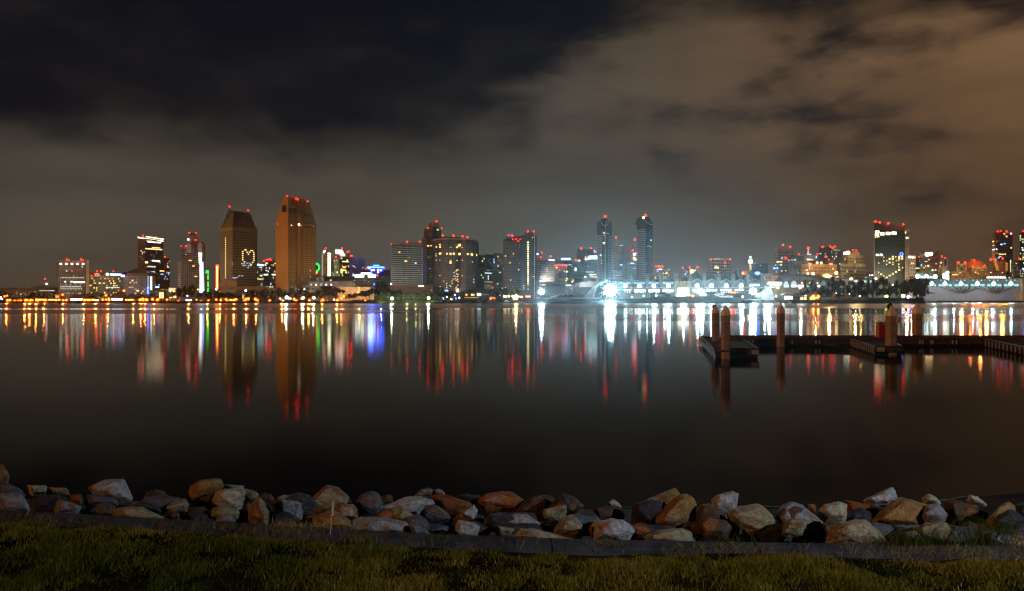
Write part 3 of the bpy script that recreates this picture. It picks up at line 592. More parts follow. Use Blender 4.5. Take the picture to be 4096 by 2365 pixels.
# 20 white podium with arches, 21 orange hall
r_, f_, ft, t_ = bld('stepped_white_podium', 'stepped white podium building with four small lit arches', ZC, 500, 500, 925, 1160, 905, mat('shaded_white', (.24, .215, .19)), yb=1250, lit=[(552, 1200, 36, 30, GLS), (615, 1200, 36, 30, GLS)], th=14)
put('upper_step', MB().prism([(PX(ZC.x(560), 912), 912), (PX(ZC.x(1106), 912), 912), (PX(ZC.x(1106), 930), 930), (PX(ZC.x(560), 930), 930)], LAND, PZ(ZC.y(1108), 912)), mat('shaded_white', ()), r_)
put('roof_block', MB().prism([(PX(ZC.x(655), 920), 920), (PX(ZC.x(680), 920), 920), (PX(ZC.x(680), 930), 930), (PX(ZC.x(655), 930), 930)], t_, PZ(ZC.y(1062), 920)).prism([(PX(ZC.x(710), 920), 920), (PX(ZC.x(748), 920), 920), (PX(ZC.x(748), 930), 930), (PX(ZC.x(710), 930), 930)], t_, PZ(ZC.y(1062), 920)), M_WHITE, r_)
fcu = Face((PX(ZC.x(560), 911.6), 911.6), (PX(ZC.x(1106), 911.6), 911.6))
for x in (590, 652, 713, 775, 836): addwin(r_, fcu, ZC.x(x), ZC.y(1146), 36/3.033, 30/3.033, em('arch_dim', (.55, .65, .68), .28), 'arch'); addwin(r_, fcu, ZC.x(x), ZC.y(1152), 16/3.033, 16/3.033, W_WB if x in (652, 775, 836) else W_W, 'window', .6)
r_, f_, ft, t_ = bld('orange_lit_hall', 'low hall with vertical fins washed in orange light behind the trees', ZC, 915, 915, 1345, 1178, 890, M_BEIGE, yb=1300, th=14)
m_ = MB(); fc = f_[0]
for i in range(24): m_.box((fc.A.x+i*fc.L/24, 888.6, LAND), (fc.A.x+i*fc.L/24+.9, 889.9, t_-.5))
put('fins', m_, M_BEIGE, r_); addwin(r_, fc, ZC.x(1160), ZC.y(1215), 6, 22, em('ladder_light', (1, .25, .03), 5), 'sign', 2)
light('hall_wash', 'POINT', (PX(ZC.x(965), 880), 876, 6), (1, .42, .10), 14000, .8); light('hall_wash', 'POINT', (PX(ZC.x(1180), 880), 878, 6), (1, .34, .06), 11000, .8)
# 23 banded hotel
bld('banded_hotel', 'square hotel block with close pale horizontal bands', ZD, 250, 250, 722, 457, 920, GLS, dr=26, nz=24, nr=9, fw=.4, fh=.62, style='band', bandm=mat('pale_band', (.34, .36, .35)), pent=[(375, 700, 420)],
    lit=[(372, 570, 26, 20, W_O), (283, 715, 46, 10, W_W), (318, 715, 22, 8, W_D), (472, 710, 34, 20, W_YB), (622, 738, 22, 16, SIGN), (668, 850, 24, 12, W_Y), (333, 945, 18, 12, W_YB), (430, 970, 16, 10, W_Y), (527, 652, 8, 14, W_O), (470, 970, 8, 10, W_O)],
    beac=[(252, 453), (493, 410), (683, 412)], roofm=M_BROWN)
bld('low_hotel_annex', 'low reddish-brown base building under the banded hotel', ZD, 240, 240, 900, 1080, 905, mat('red_brown_wall', (.10, .032, .022)), yb=1200, th=16, lit=[(685, 1083+6, 26, 20, E_WARM), (722, 1066+24, 16, 20, W_WB), (740, 1090, 12, 14, W_WB), (865, 1153, 8, 10, W_W)])
# 24 slender tower with quarter-round crown
r_, f_, ft, t_ = bld('crowned_tower', 'slender tower with a quarter-round crown rising left of the wide curved hotel', ZD, 727, 792, 1015, 345, 985, M_BROWN, dl=10, dr=24, nz=22, nl=3, nr=8, fw=.75, fh=.55, glass=GLS,
    lit=[(812, 475, 26, 20, W_O), (857, 472, 22, 14, W_O), (817, 647, 16, 14, W_G), (843, 648, 16, 14, W_YB), (860, 933, 26, 12, W_YB), (835, 825, 10, 14, W_B), (837, 1000, 10, 10, W_Y), (712+20, 915, 16, 16, W_B)])
zz = t_; m_ = MB().prism([(PX(ZD.x(747), 988), 988), (PX(ZD.x(1012), 988), 988), (PX(ZD.x(1012), 1012), 1012), (PX(ZD.x(747), 1012), 1012)], zz, PZ(ZD.y(208), 988)); fcu = Face((PX(ZD.x(747), 988), 988), (PX(ZD.x(1012), 988), 988))
put('upper_shaft', m_, M_BROWN, r_)
me = MB().box((PX(ZD.x(818), 985.5), 985.5, 0), (PX(ZD.x(882), 985.5), 988, 1.0)).mesh('balcony_band', M_CONC, (0, 0, 0)); me2 = MB().box((PX(ZD.x(950), 985.5), 985.5, 0), (PX(ZD.x(1014), 985.5), 988, 1.0)).mesh('balcony_band', M_CONC)
for i in range(28): inst('balcony_band', me, (0, 0, PZ(ZD.y(212+i*31.5), 985.5)), r_)
for i in range(5): inst('balcony_band', me2, (0, 0, PZ(ZD.y(212+i*31.5), 985.5)), r_)
put('blue_shaft', MB().prism([(PX(ZD.x(884), 984), 984), (PX(ZD.x(947), 984), 984), (PX(ZD.x(947), 990), 990), (PX(ZD.x(884), 990), 990)], LAND, PZ(ZD.y(180), 984)), M_GLASSW, r_)
q = [(800, 206)]+[(880-80*math.cos(R(a)), 206-96*math.sin(R(a))) for a in range(15, 91, 15)]+[(960, 110), (960, 206)]
A = [P(ZD.x(x), ZD.y(y), 990) for x, y in q]; put('crown', MB().loft(A, [p+Vector((0, 16, 0)) for p in A]), M_CONC, r_)
put('crown_edge', MB().beam(P(ZD.x(882), ZD.y(206), 988), P(ZD.x(882), ZD.y(110), 988), .5, 4).beam(P(ZD.x(882), ZD.y(180), 988), P(ZD.x(960), ZD.y(180), 988), .5, 4), M_WHITE, r_)
addwin(r_, Face((PX(ZD.x(884), 984), 984), (PX(ZD.x(1014), 984), 984)), ZD.x(962), ZD.y(228), 8, 5, W_G, off=0)
for x, y in [(943, 98), (810, 202), (1018, 207)]: beacon(r_, ZD.x(x), ZD.y(y), 988)
# 25 wide curved hotel
d0 = 930; zt = PZ(ZD.y(372), d0)
r_ = thing('curved_hotel', (PX(ZD.x(1230), d0), d0, LAND), 'wide dark curved hotel with amber-lit windows and a row of red roof lamps', 'building')
cen = P(ZD.x(1230), 1200, d0+70); ctrl = [(885, 952), (1010, 938), (1120, 934), (1225, 936), (1278, 946), (1330, 938), (1400, 934), (1480, 940), (1540, 958), (1580, 985)]
fr = [Vector((PX(ZD.x(x), d), d)) for x, d in ctrl]; bk = [p+Vector((0, 24)) for p in fr][::-1]
wm = MB().prism(list(fr)+list(bk), LAND, zt); segs = []
for i, (a, b) in enumerate(zip(fr, fr[1:])):
    f = Face(a, b); segs.append(f)
    if i in (1, 2, 3, 4, 5, 6, 7, 8): grid(wm, f, LAND+6, zt-6, [0, 3, 3, 3, 2, 3, 3, 4, 4, 3][i], 25, .45, .36, 1)
put('wall', wm, [mat('slate_wall', (.058, .050, .050)), mat('pale_balcony', (.17, .17, .185), .6)], r_)
put('roof_slab', MB().prism([p+Vector((0, -1)) for p in fr]+bk, zt+.05, zt+1.6), M_CONC, r_)
A = [P(ZD.x(x), ZD.y(y), 945) for x, y in [(1020, 364), (1020, 330), (1420, 350), (1470, 368)]]; put('roof_screen', MB().loft(A, [p+Vector((0, 10, 0)) for p in A]), M_BROWN, r_)
amb = [(1003, 593, 34, 26), (1105, 595, 18, 22), (1157, 597, 24, 26), (1207, 595, 26, 26), (1300, 600, 32, 30), (1418, 600, 22, 22), (1480, 607, 28, 30), (1552, 615, 24, 26), (1300, 465, 42, 34), (1157, 730, 26, 30), (1003, 493, 22, 18), (945, 493, 18, 14), (1253, 497, 18, 18), (1000, 457, 20, 16)]
small = [(1161, 497), (1340, 500), (940, 597), (940, 628), (943, 695), (1000, 695), (1161, 697), (1253, 700), (1487, 722), (1340, 697), (1000, 930), (1340, 933), (1057, 1018), (1103, 1050), (1147, 1083), (1103, 1085), (1103, 1115), (1003, 1098), (1161, 1098), (1508, 990), (1508, 1030), (1180, 1050), (1215, 885), (1207, 880), (1250, 845), (1268, 845), (1238, 860), (1247, 905), (1270, 915), (1262, 945), (1235, 950),
         (1205, 940), (1222, 930), (1195, 985), (1225, 980), (1262, 985), (1240, 1000), (1268, 1020), (1180, 1015), (1262, 1075), (1245, 1105), (1262, 1130), (1250, 1150), (1265, 1165), (1235, 1120), (1005, 1155), (1018, 1155)]  # the low centre cluster paints reflections in the facade as glowing panes
def onseg(x):
    px = ZD.x(x)
    for f in segs:
        if PXi(f.A) <= px <= PXi(f.B): return f
    return segs[-1]
def PXi(p): return 2048+p.x/p.y*F
for x, y, wd, hh in amb: addwin(r_, onseg(x), ZD.x(x), ZD.y(y), wd/3.832, hh/3.832, em('amber_room', (1, .50, .12), 3.6), off=.4)
rg = random.Random(4)
for x, y in small: addwin(r_, onseg(x), ZD.x(x), ZD.y(y), 11/3.832, 12/3.832, rg.choice([W_YB, W_W, W_YB, W_O]), off=.4)
addwin(r_, onseg(1257), ZD.x(1262), ZD.y(1160), 8, 12, W_WB, off=.6); addwin(r_, onseg(1232), ZD.x(1233), ZD.y(1150), 6, 5, SIGNR, off=.6); addwin(r_, onseg(1100), ZD.x(1100), ZD.y(1163), 13, 8, W_B, off=.6)
for x, y in [(1040, 317), (1202, 320), (1343, 329), (1415, 341)]: beacon(r_, ZD.x(x), ZD.y(y), 946, r=1.5)
# 26 behind
bld('narrow_apartment_tower', 'dark narrow tower just right of the wide curved hotel with a lit yellow corner below', ZD, 1578, 1578, 1682, 615, 1080, M_DGREY, nz=16, nr=4, fh=.6, rnd=(8, [W_D, W_G, W_Y], 3), lit=[(1593, 855, 26, 22, E_WARM)])
bld('plum_office_block', 'plum-coloured block set back in the gap, with an antenna on its left corner', ZD, 1675, 1675, 1850, 603, 1350, mat('plum_wall', (.11, .045, .05)), nz=16, nr=16, fh=.3, fw=.4, rnd=(20, [W_D], 9), lit=[(1735, 893, 100, 14, W_W), (1735, 960, 10, 70, W_W), (1740, 1028, 150, 8, W_Y), (1740, 850, 60, 14, W_D)])
for i, (x0, x1, yt) in enumerate(((1582, 1680, 790), (1812, 1960, 826))):
    bld('balcony_block', 'lower yellow-edged balcony block at the %s side of the gap beside the curved hotel' % ('left' if i == 0 else 'right'), ZD, x0, x0, x1, yt, 1010, mat('olive_dark_wall', (.10, .10, .05)), nz=12, nr=4, style='band', fh=.72, bandm=mat('olive_band', (.30, .30, .14)), th=16, rnd=(5, [W_G, W_D], i+3))
bld('slate_balcony_tower', 'slate-blue balcony tower behind the right side of the gap', ZD, 1815, 1815, 1972, 585, 1075, M_GLASSW, nz=14, nr=8, fh=.5, rnd=(18, [W_D, W_B, W_W, W_G], 5), lit=[(1912, 967, 30, 22, W_WB), (1935, 970, 16, 12, W_W), (1822, 685, 10, 16, W_B), (1822, 712, 10, 16, W_B)])
bld('small_white_annex', 'small flat white annex low in the gap beside the curved hotel', ZD, 1683, 1683, 1820, 1070, 960, M_WHITE, yb=1142, lit=[(1800, 1117, 14, 20, SIGNR), (1735, 1085, 30, 20, W_D)])
# 27 dark pair with lit column
r_, f_, ft, t_ = bld('dark_slab_tower', 'dark blue slab tower with a single full-height column of lit windows', ZD, 2236, 2236, 2478, 305, 930, M_GLASSW, dr=14, nz=25, nr=10, fw=.4, fh=.3, pent=[(2300, 2432, 266)],
    lit=seq(2345, 420, 1052, 19, 22, 17, em('column_window', (1, .78, .28), 3))+[(2345, 1088, 16, 12, W_Y), (2345, 1140, 20, 18, W_Y), (2413, 348, 12, 10, W_O), (2425, 945, 12, 12, W_O), (2407, 943, 6, 12, W_D), (2305, 630, 5, 10, W_D), (2305, 660, 5, 10, W_D), (2305, 875, 5, 8, W_D), (2280, 1080, 14, 10, W_W), (2270, 1105, 10, 10, W_W), (2285, 1120, 14, 10, W_W), (2272, 1140, 8, 8, W_W)],
    beac=[(2340, 251), (2430, 250)])
put('pale_edge', MB().prism([(PX(ZD.x(2440), 931), 931), (PX(ZD.x(2452), 931), 931), (PX(ZD.x(2452), 940), 940), (PX(ZD.x(2440), 940), 940)], LAND, t_), M_WHITE, r_)
r_, f_, ft, t_ = bld('dark_balcony_tower', 'dark balconied tower joined to the left of the slab with one lit window column', ZD, 1965, 2025, 2236, 400, 935, M_DGREY, dl=8, dr=8, nz=24, nl=2, nr=8, style='band', fh=.78, bandm=mat('dim_band', (.11, .105, .105)), rnd=(14, [W_D, W_D, W_O], 6),
    lit=[(1997, 402, 26, 10, W_D), (2213, 470, 10, 60, W_D), (2078, 998, 14, 18, W_YB), (2150, 473, 8, 8, W_Y), (2108, 1095, 12, 12, W_O), (2215, 1140, 40, 12, W_D), (2213, 747, 8, 8, W_O)], bl=.7)
put('upper_storeys', MB().prism([(PX(ZD.x(2008), 942), 942), (PX(ZD.x(2236), 942), 942), (PX(ZD.x(2236), 960), 960), (PX(ZD.x(2008), 960), 960)], t_, PZ(ZD.y(328), 942)), M_GLASSW, r_)
put('roof_slab', MB().prism([(PX(ZD.x(1965), 937), 937), (PX(ZD.x(2010), 937), 937), (PX(ZD.x(2010), 955), 955), (PX(ZD.x(1965), 955), 955)], t_, PZ(ZD.y(362), 937)), M_DGREY, r_)
for x, y in [(2048, 313), (2100, 316), (2108, 322)]: beacon(r_, ZD.x(x), ZD.y(y), 945)
for x, y in [(2112, 375), (2163, 372), (2228, 372), (2197, 403)]: beacon(r_, ZD.x(x), ZD.y(y), 934, r=.75)
# 28..37 downtown behind the concert site
bld('small_sign_block', 'small grey block topped with a tiny white sign behind the dark slab tower', ZE, 330, 330, 402, 672, 1400, M_GREY, lit=[(345, 683, 28, 18, SIGN), (378, 720, 40, 8, W_D)], beac=[(408, 662), (393, 729)])
bld('white_grid_block', 'white square-gridded office block with a blue-white sign at its top right corner', ZE, 325, 325, 588, 745, 1120, mat('cool_white_wall', (.36, .37, .38)), nz=17, nr=22, fw=.66, fh=.48, rnd=(44, [W_D, W_D, W_W], 7), lit=[(541, 765, 82, 17, SIGN), (410, 1052, 60, 12, SIGN)], beac=[(527, 711)])
bld('glass_sign_block', 'grey-blue glass block with the widest white rooftop sign in the skyline centre', ZE, 592, 592, 830, 775, 1500, M_GLASSW, nz=14, nr=16, fw=.6, fh=.4, rnd=(22, [W_B, W_D], 8), pent=[(655, 795, 762)], lit=[(795, 831, 40, 10, W_W)])
o_ = bpy.data.objects['glass_sign_block']; addwin(o_, Face((PX(ZE.x(592), 1497), 1497), (PX(ZE.x(830), 1497), 1497)), ZE.x(738), ZE.y(751), 125/3.466, 24/3.466, SIGN, 'sign', 2)
r_, f_, ft, t_ = bld('red_edged_block', 'white block with dark left side under a thin red roof line', ZE, 580, 640, 757, 840, 1100, M_WHITE, dl=14, dr=6, nz=8, nl=0, nr=3, fh=.7, fw=.2, lit=[(612, 872, 16, 16, W_YB), (655, 902, 12, 14, W_YB), (718, 920, 18, 18, W_G), (770-15, 926, 24, 18, W_YB)])
put('light_strip', MB().beam(P(ZE.x(580), ZE.y(842), 1108), P(ZE.x(648), ZE.y(826), 1097), .8, 4).beam(P(ZE.x(648), ZE.y(826), 1097), P(ZE.x(757), ZE.y(838), 1102), .8, 4), em('red_roof_line', (1, .05, .03), 4), r_); beacon(r_, ZE.x(742), ZE.y(832), 1100)
bld('grey_apartment_block', 'low grey apartment block left of the tall grey-blue one', ZE, 832, 832, 900, 800, 1450, M_GREY, nz=10, nr=6, rnd=(5, [W_D], 3), lit=[(873, 893, 22, 40, W_WB), (903, 893, 22, 36, W_WB), (928, 772+40, 18, 14, W_Y)], beac=[(880, 764)])
bld('residential_high_rise', 'tall grey-blue apartment block with four red lamps, left of the crowned dark tower', ZE, 892, 892, 1190, 603, 1400, mat('blue_grey_wall', (.17, .17, .19)), nz=26, nr=20, fw=.5, fh=.55, rnd=(22, [W_D, W_W, W_G], 5), beac=[(897, 612), (952, 605), (1087, 600)],
    lit=[(1132, 632, 12, 10, W_YB), (1145, 651, 34, 12, em('pink_window', (1, .12, .35), 4)), (1017, 682, 14, 10, W_Y), (1015, 716, 14, 16, W_W), (922, 772, 36, 18, W_YB)])
r_, f_, ft, t_ = bld('curved_sign_building', 'glass building with two bright curved lines of light near its roof', ZE, 990, 1040, 1192, 735, 1250, M_GLASSW, dl=14, dr=6, nz=14, nl=4, nr=10, fh=.35, rnd=(14, [W_B, W_D], 7), lit=[(1110, 965, 110, 16, W_W), (1070, 930, 120, 8, W_W), (1140, 1000, 60, 16, W_Y), (1100, 852, 40, 8, W_D), (1155, 800, 60, 6, W_D), (1180, 920, 20, 6, W_D), (1100, 990, 40, 30, W_Y)])
put('light_strip', MB().beam(P(ZE.x(1055), ZE.y(718), 1243), P(ZE.x(1190), ZE.y(713), 1248), 1.4, 4), em('aqua_line', (.45, .95, 1), 5), r_); put('light_strip', MB().beam(P(ZE.x(1015), ZE.y(752), 1243), P(ZE.x(1070), ZE.y(745), 1240), 1.7, 4).beam(P(ZE.x(1070), ZE.y(738), 1240), P(ZE.x(1190), ZE.y(740), 1244), 1.7, 4), em('aqua_line', ()), r_)
beacon(r_, ZE.x(1003), ZE.y(748), 1240, r=1.4); beacon(r_, ZE.x(1080), ZE.y(735), 1240, r=1.1)
def twin(Z, x0, x1, ytop, d, label, lit, right=False):
    a, b = PX(Z.x(x0), d), PX(Z.x(x1), d); rad = (b-a)/2; cx = (a+b)/2; t = PZ(Z.y(ytop), d)
    r_ = thing('elliptical_tower', (cx, d+rad, LAND), label, 'building', 'pair of dark elliptical towers')
    ell = lambda k=1.0, n=28: [(cx+rad*k*math.cos(u), d+rad+rad*.95*k*math.sin(u)) for u in [i*2*math.pi/n for i in range(n)]]
    put('shaft', MB().prism(ell(.985), LAND, t), mat('blue_black_glass', (.035, .045, .065), .25), r_)
    def arc(u0, u1, n=10, k=1.0): return [(cx+rad*k*math.cos(u), d+rad+rad*.95*k*math.sin(u)) for u in [u0+(u1-u0)*i/n for i in range(n+1)]]
    zones = ((R(180), R(245)), (R(292), R(360))) if not right else ((R(180), R(268)),)
    for (u0, u1) in zones:
        A = arc(u0, u1, 8, 1.012); B = arc(u0, u1, 8, .95)[::-1]; me = MB().prism(A+B, 0, .95).mesh('balcony_band', mat('slate_band', (.17, .185, .21)), (cx, d+rad, 0))
        for i in range(36):
            z = LAND+8+i*(t-LAND-(24 if not right else 14))/36; inst('balcony_band', me, (cx, d+rad, z), r_)
    return r_, cx, rad, t
r_, cx, rad, t = twin(ZE, 1183, 1390, 228, 905, 'dark elliptical tower with a round turret crown, left one of the pair', None)
c = (cx, 905+rad); er = rad*.50
put('crown', MB().prism([(c[0]-.2+er*math.cos(u), c[1]+er*math.sin(u)-4) for u in [i*math.pi/10 for i in range(20)]], t, PZ(ZE.y(185), 905)), mat('blue_black_glass', ()), r_)
put('crown_cap', MB().prism([(c[0]+er*.9*math.cos(u), c[1]-4+er*.9*math.sin(u)) for u in [i*math.pi/10 for i in range(20)]], PZ(ZE.y(185), 905)+.1, PZ(ZE.y(165), 905)), M_WHITE, r_)
m_ = MB(); pa = [P(ZE.x(1280+48*math.cos(R(a))), ZE.y(235-52*math.sin(R(a))), 903.2) for a in range(180, 361, 15)]
for p, q in zip(pa, pa[1:]): m_.beam(p, q, .4, 4)
put('crown_edge', m_, M_WHITE, r_); beacon(r_, ZE.x(1287), ZE.y(157), 918, r=1.6); put('centre_fin', MB().box((cx-.5, 903.8, LAND+12), (cx+.5, 906, t-2)), mat('slate_band', ()), r_)
fc = Face((cx-rad, 904.6), (cx+rad, 904.6))
for x, y, w_, h_, m in [(1267, 390, 26, 14, W_O), (1307, 393, 16, 9, W_Y), (1330, 398, 10, 8, W_Y), (1343, 396, 10, 10, W_D), (1275, 425, 20, 8, W_B), (1262, 470, 50, 6, W_D), (1355, 478, 40, 18, W_D), (1268, 525, 32, 12, W_WB), (1268, 545, 24, 10, W_Y), (1233, 770, 8, 8, W_W), (1235, 812, 10, 10, W_W), (1222, 697, 16, 14, SIGN), (1297, 238, 6, 8, W_W), (1322, 822, 6, 6, W_W)]: addwin(r_, fc, ZE.x(x), ZE.y(y), w_/3.466, h_/3.466, m, off=.2)
r_, cx, rad, t = twin(ZE, 1740, 1963, 255, 905, 'dark elliptical tower with a slanting sliced crown, right one of the pair', None, True)
q = [(1738, 258), (1738, 212), (1758, 207), (1760, 168), (1885, 168), (1955, 250), (1957, 280)]
ring_ = lambda z, k: None
A = [P(ZE.x(x), ZE.y(y), 912) for x, y in q]; put('sliced_crown', MB().loft(A, [p+Vector((0, 20, 0)) for p in A]), mat('blue_black_glass', ()), r_)
put('crown_cap', MB().prism([(PX(ZE.x(1815), 918), 918), (PX(ZE.x(1870), 918), 918), (PX(ZE.x(1870), 926), 926), (PX(ZE.x(1815), 926), 926)], PZ(ZE.y(168), 912), PZ(ZE.y(158), 918)), M_WHITE, r_)
m_ = MB(); pa = [P(ZE.x(x), ZE.y(y), 904) for x, y in [(1822, 190), (1845, 225), (1870, 250), (1900, 268), (1930, 275), (1955, 262)]]
for p, q2 in zip(pa, pa[1:]): m_.beam(p, q2, .4, 4)
put('crown_edge', m_, M_WHITE, r_); beacon(r_, ZE.x(1846), ZE.y(144), 920, r=1.6); beacon(r_, ZE.x(1817), ZE.y(176), 908, E_WARM, r=1.5)
fc = Face((cx-rad, 904.6), (cx+rad, 904.6))
for x, y, w_, h_, m in [(1922, 490, 13, 13, SIGN), (1922, 579, 8, 8, W_W), (1885, 572, 44, 7, W_Y), (1890, 385, 14, 8, W_D), (1865, 410, 12, 8, W_D), (1945, 618, 5, 8, W_D), (1945, 640, 5, 8, W_D), (1925, 640, 5, 8, W_D), (1857, 820, 10, 10, W_Y), (1930, 370, 5, 6, W_D), (1922, 232, 7, 7, W_W), (1945, 690, 5, 8, W_D)]: addwin(r_, fc, ZE.x(x), ZE.y(y), w_/3.466, h_/3.466, m, off=.2)
r_, f_, ft, t_ = bld('unfinished_tower', 'pale hazy unfinished tower between the two dark elliptical towers', ZE, 1405, 1475, 1682, 560, 1350, mat('bare_concrete', (.24, .25, .26)), dl=14, dr=10, nz=24, nl=8, nr=18, fw=.6, fh=.5, glass=M_GREY, pent=[(1475, 1562, 540)],
    lit=[(1505, 832, 36, 9, SIGN), (1480, 628, 6, 18, W_W), (1575, 742, 6, 18, W_D), (1508, 563, 56, 9, W_W)], rnd=(14, [W_D], 8))
for x, y in [(1668, 629), (1698, 480), (1714, 673)]: beacon(r_, ZE.x(x), ZE.y(y), 1352, r=1.3)
beacon(r_, ZE.x(1690), ZE.y(686), 1352, SIGN, r=2); beacon(r_, ZE.x(1685), ZE.y(738), 1352, W_YB, r=2); beacon(r_, ZE.x(1702), ZE.y(755), 1352, W_YB, r=2)
def crane(label, Z, x, y0, y1, jx0, jx1, jy0, jy1, d, m=M_STEEL, top=None):
    a, b = P(Z.x(x), Z.y(y0), d), P(Z.x(x), Z.y(y1), d); r_ = thing('tower_crane', (a.x, a.y, a.z), label, 'crane')
    s = 1.0; m_ = MB()
    for dx, dy in ((-s, -s), (s, -s), (s, s), (-s, s)): m_.beam(a+Vector((dx, dy, 0)), b+Vector((dx, dy, 0)), .28, 4)
    n = max(4, int((b.z-a.z)/4))
    for i in range(n):
        z0, z1 = a.z+(b.z-a.z)*i/n, a.z+(b.z-a.z)*(i+1)/n; sg = 1 if i % 2 else -1
        m_.beam((a.x-s*sg, a.y-s, z0), (a.x+s*sg, a.y-s, z1), .18, 4)
    put('mast', m_, m, r_); p, q = P(Z.x(jx0), Z.y(jy0), d), P(Z.x(jx1), Z.y(jy1), d)
    put('jib', MB().beam(p, q, .5, 4).beam(p+Vector((0, 0, 2)), q+Vector((0, 0, .6)), .3, 4), m, r_); return r_
r_ = crane('slim tower crane standing over the pale unfinished tower', ZE, 1443, 575, 470, 1430, 1472, 497, 497, 1345); beacon(r_, ZE.x(1437), ZE.y(452), 1345, r=1.2)
bld('blue_sign_office', 'banded white office block with a small bright blue sign, against the right elliptical tower', ZE, 1602, 1602, 1745, 797, 1000, mat('cool_white_wall', ()), dr=8, nz=11, nr=5, style='band', fh=.5, th=16, lit=[(1660, 815, 56, 22, SIGN), (1680, 818, 24, 22, em('sign_violet_blue', (.12, .15, 1), 7)), (1687, 880, 50, 7, W_W), (1680, 880, 16, 8, W_W)])
bld('low_pale_block', 'low pale block with four small lamps right of the left elliptical tower', ZE, 1392, 1392, 1525, 910, 1000, M_CC, lit=[(1408, 980, 12, 9, W_YB), (1438, 980, 12, 9, W_YB), (1468, 980, 12, 9, W_YB), (1500, 980, 12, 9, W_YB)], nz=4, nr=10, fh=.4)
bld('grey_office_slab', 'low grey office slab under the two curved roof lines', ZE, 832, 832, 985, 925, 1080, M_GREY, nz=6, nr=9, fh=.4, rnd=(6, [W_D], 2), lit=[(850, 965, 4, 30, W_D)])
bld('rear_apartment_row', 'long low apartment row behind the membrane sails', ZE, 985, 985, 1190, 1010, 980, M_GREY, nz=3, nr=16, rnd=(9, [W_W, W_Y], 3))
bld('yellow_grid_block', 'low yellow-lit gridded building left of the membrane sails', ZE, 620, 690, 838, 1020, 960, mat('yellow_cream_wall', (.46, .40, .18)), dl=8, dr=8, nz=6, nl=3, nr=9, fw=.55, fh=.5, lit=[(743, 1049, 20, 16, W_O), (828, 1066, 24, 14, W_YB), (840, 1045, 10, 20, W_YB), (755, 1018+4, 26, 12, W_YB)])
bld('pink_roof_hall', 'low salmon-coloured flat hall at the foot of the white gridded block', ZE, 328, 328, 660, 1062, 940, mat('salmon_wall', (.55, .26, .17)), yb=1092, lit=[(408, 1053+14, 60, 10, W_B)], th=14)
bld('long_quay_hall', 'long low pale hall just under the salmon one, right of the dark slab tower', ZE, 328, 328, 720, 1092, 925, M_GREY, th=14, lit=[(430, 1108, 50, 10, W_YB), (400, 1112, 30, 8, W_Y)])
# 37 .. 41
bld('small_yellow_hotel', 'small yellowish stepped block right of the right elliptical tower', ZF, 85, 85, 340, 755, 1350, mat('yellow_cream_wall', ()), nz=10, nr=16, fw=.55, fh=.5, pent=[(150, 220, 722)],
    rnd=(24, [W_Y, W_G, W_W], 12), lit=[(180, 737+20, 60, 14, W_WB), (130, 765, 22, 18, W_YB), (290, 820, 24, 30, W_O), (268, 832, 20, 18, W_YB), (228, 828, 18, 18, W_YB), (57+35, 912, 20, 16, W_YB), (133, 798, 36, 10, SIGNB), (318, 767, 20, 16, em('mint_window', (.4, 1, .7), 2))], beac=[(103, 711), (150, 709), (213, 711)])
bld('low_terrace_block', 'low block with a glowing yellow glass storey left of the tents', ZF, 555, 555, 790, 762, 1350, M_GREY, nz=7, nr=12, rnd=(10, [W_W, W_B, W_D], 5), lit=[(717, 800, 76, 60, em('lobby_yellow', (1, .72, .20), 3.2)), (773, 785, 26, 36, W_YB), (628, 806, 16, 20, SIGNB), (604, 840, 18, 34, W_W), (595, 778, 10, 14, W_W)], pent=[(690, 790, 735)], beac=[(561, 734), (680, 727), (812, 722), (822, 726)])
bld('peach_residential_block', 'peach-lit balcony block with white roof lettering above the tents', ZF, 1022, 1060, 1387, 572, 1250, mat('peach_wall', (.46, .34, .22)), dl=8, dr=14, nz=13, nl=2, nr=9, fw=.76, fh=.68, glass=GLS, bl=.5,
    lit=[(1125, 728, 46, 28, W_YB), (1160, 732, 34, 30, W_YB), (1128, 704, 30, 12, W_Y), (1282, 704, 34, 20, W_Y), (1285, 645, 26, 18, SIGNR), (1166, 813, 22, 22, W_W), (1118, 583, 18, 14, W_W), (1142, 583, 20, 14, W_W), (1166, 583, 16, 14, W_W), (1185, 583, 12, 14, W_W), (1100, 590, 20, 12, SIGNR), (1115, 645, 10, 10, W_Y)],
    beac=[(1042, 595), (1370, 592)])
r_ = crane('yellow-lit construction crane mast with a white lamp on its cab, behind the tents', ZF, 1720, 800, 600, 1690, 1760, 585, 585, 1330, mat('crane_yellow', (.5, .38, .06))); beacon(r_, ZF.x(1722), ZF.y(628), 1322, E_STAR, r=2.8); beacon(r_, ZF.x(1720), ZF.y(553), 1330, SIGN, r=1.6)
light('crane_lamp', 'POINT', P(ZF.x(1722), ZF.y(650), 1318), (1, .85, .3), 60000, 1)
bld('unfinished_block', 'dark unfinished frame block right of the yellow crane mast', ZF, 1742, 1742, 2022, 655, 1400, M_DGREY, nz=8, nr=16, fw=.6, fh=.6, rnd=(8, [W_D], 2), lit=[(1760, 657, 14, 8, W_W), (1785, 657, 14, 8, W_W), (1815, 655, 14, 8, W_W), (1888, 697, 10, 14, W_W)])
r_ = thing('roof_sign', P(ZF.x(1617), ZF.y(850), 1000), 'low red neon sign shape glowing behind the tents', 'sign'); m_ = MB()
pts = [P(ZF.x(x), ZF.y(y), 1000) for x, y in [(1578, 835), (1585, 820), (1612, 806), (1640, 815), (1660, 826), (1655, 835), (1578, 838)]]
for p, q in zip(pts, pts[1:]): m_.beam(p, q, .9, 4)
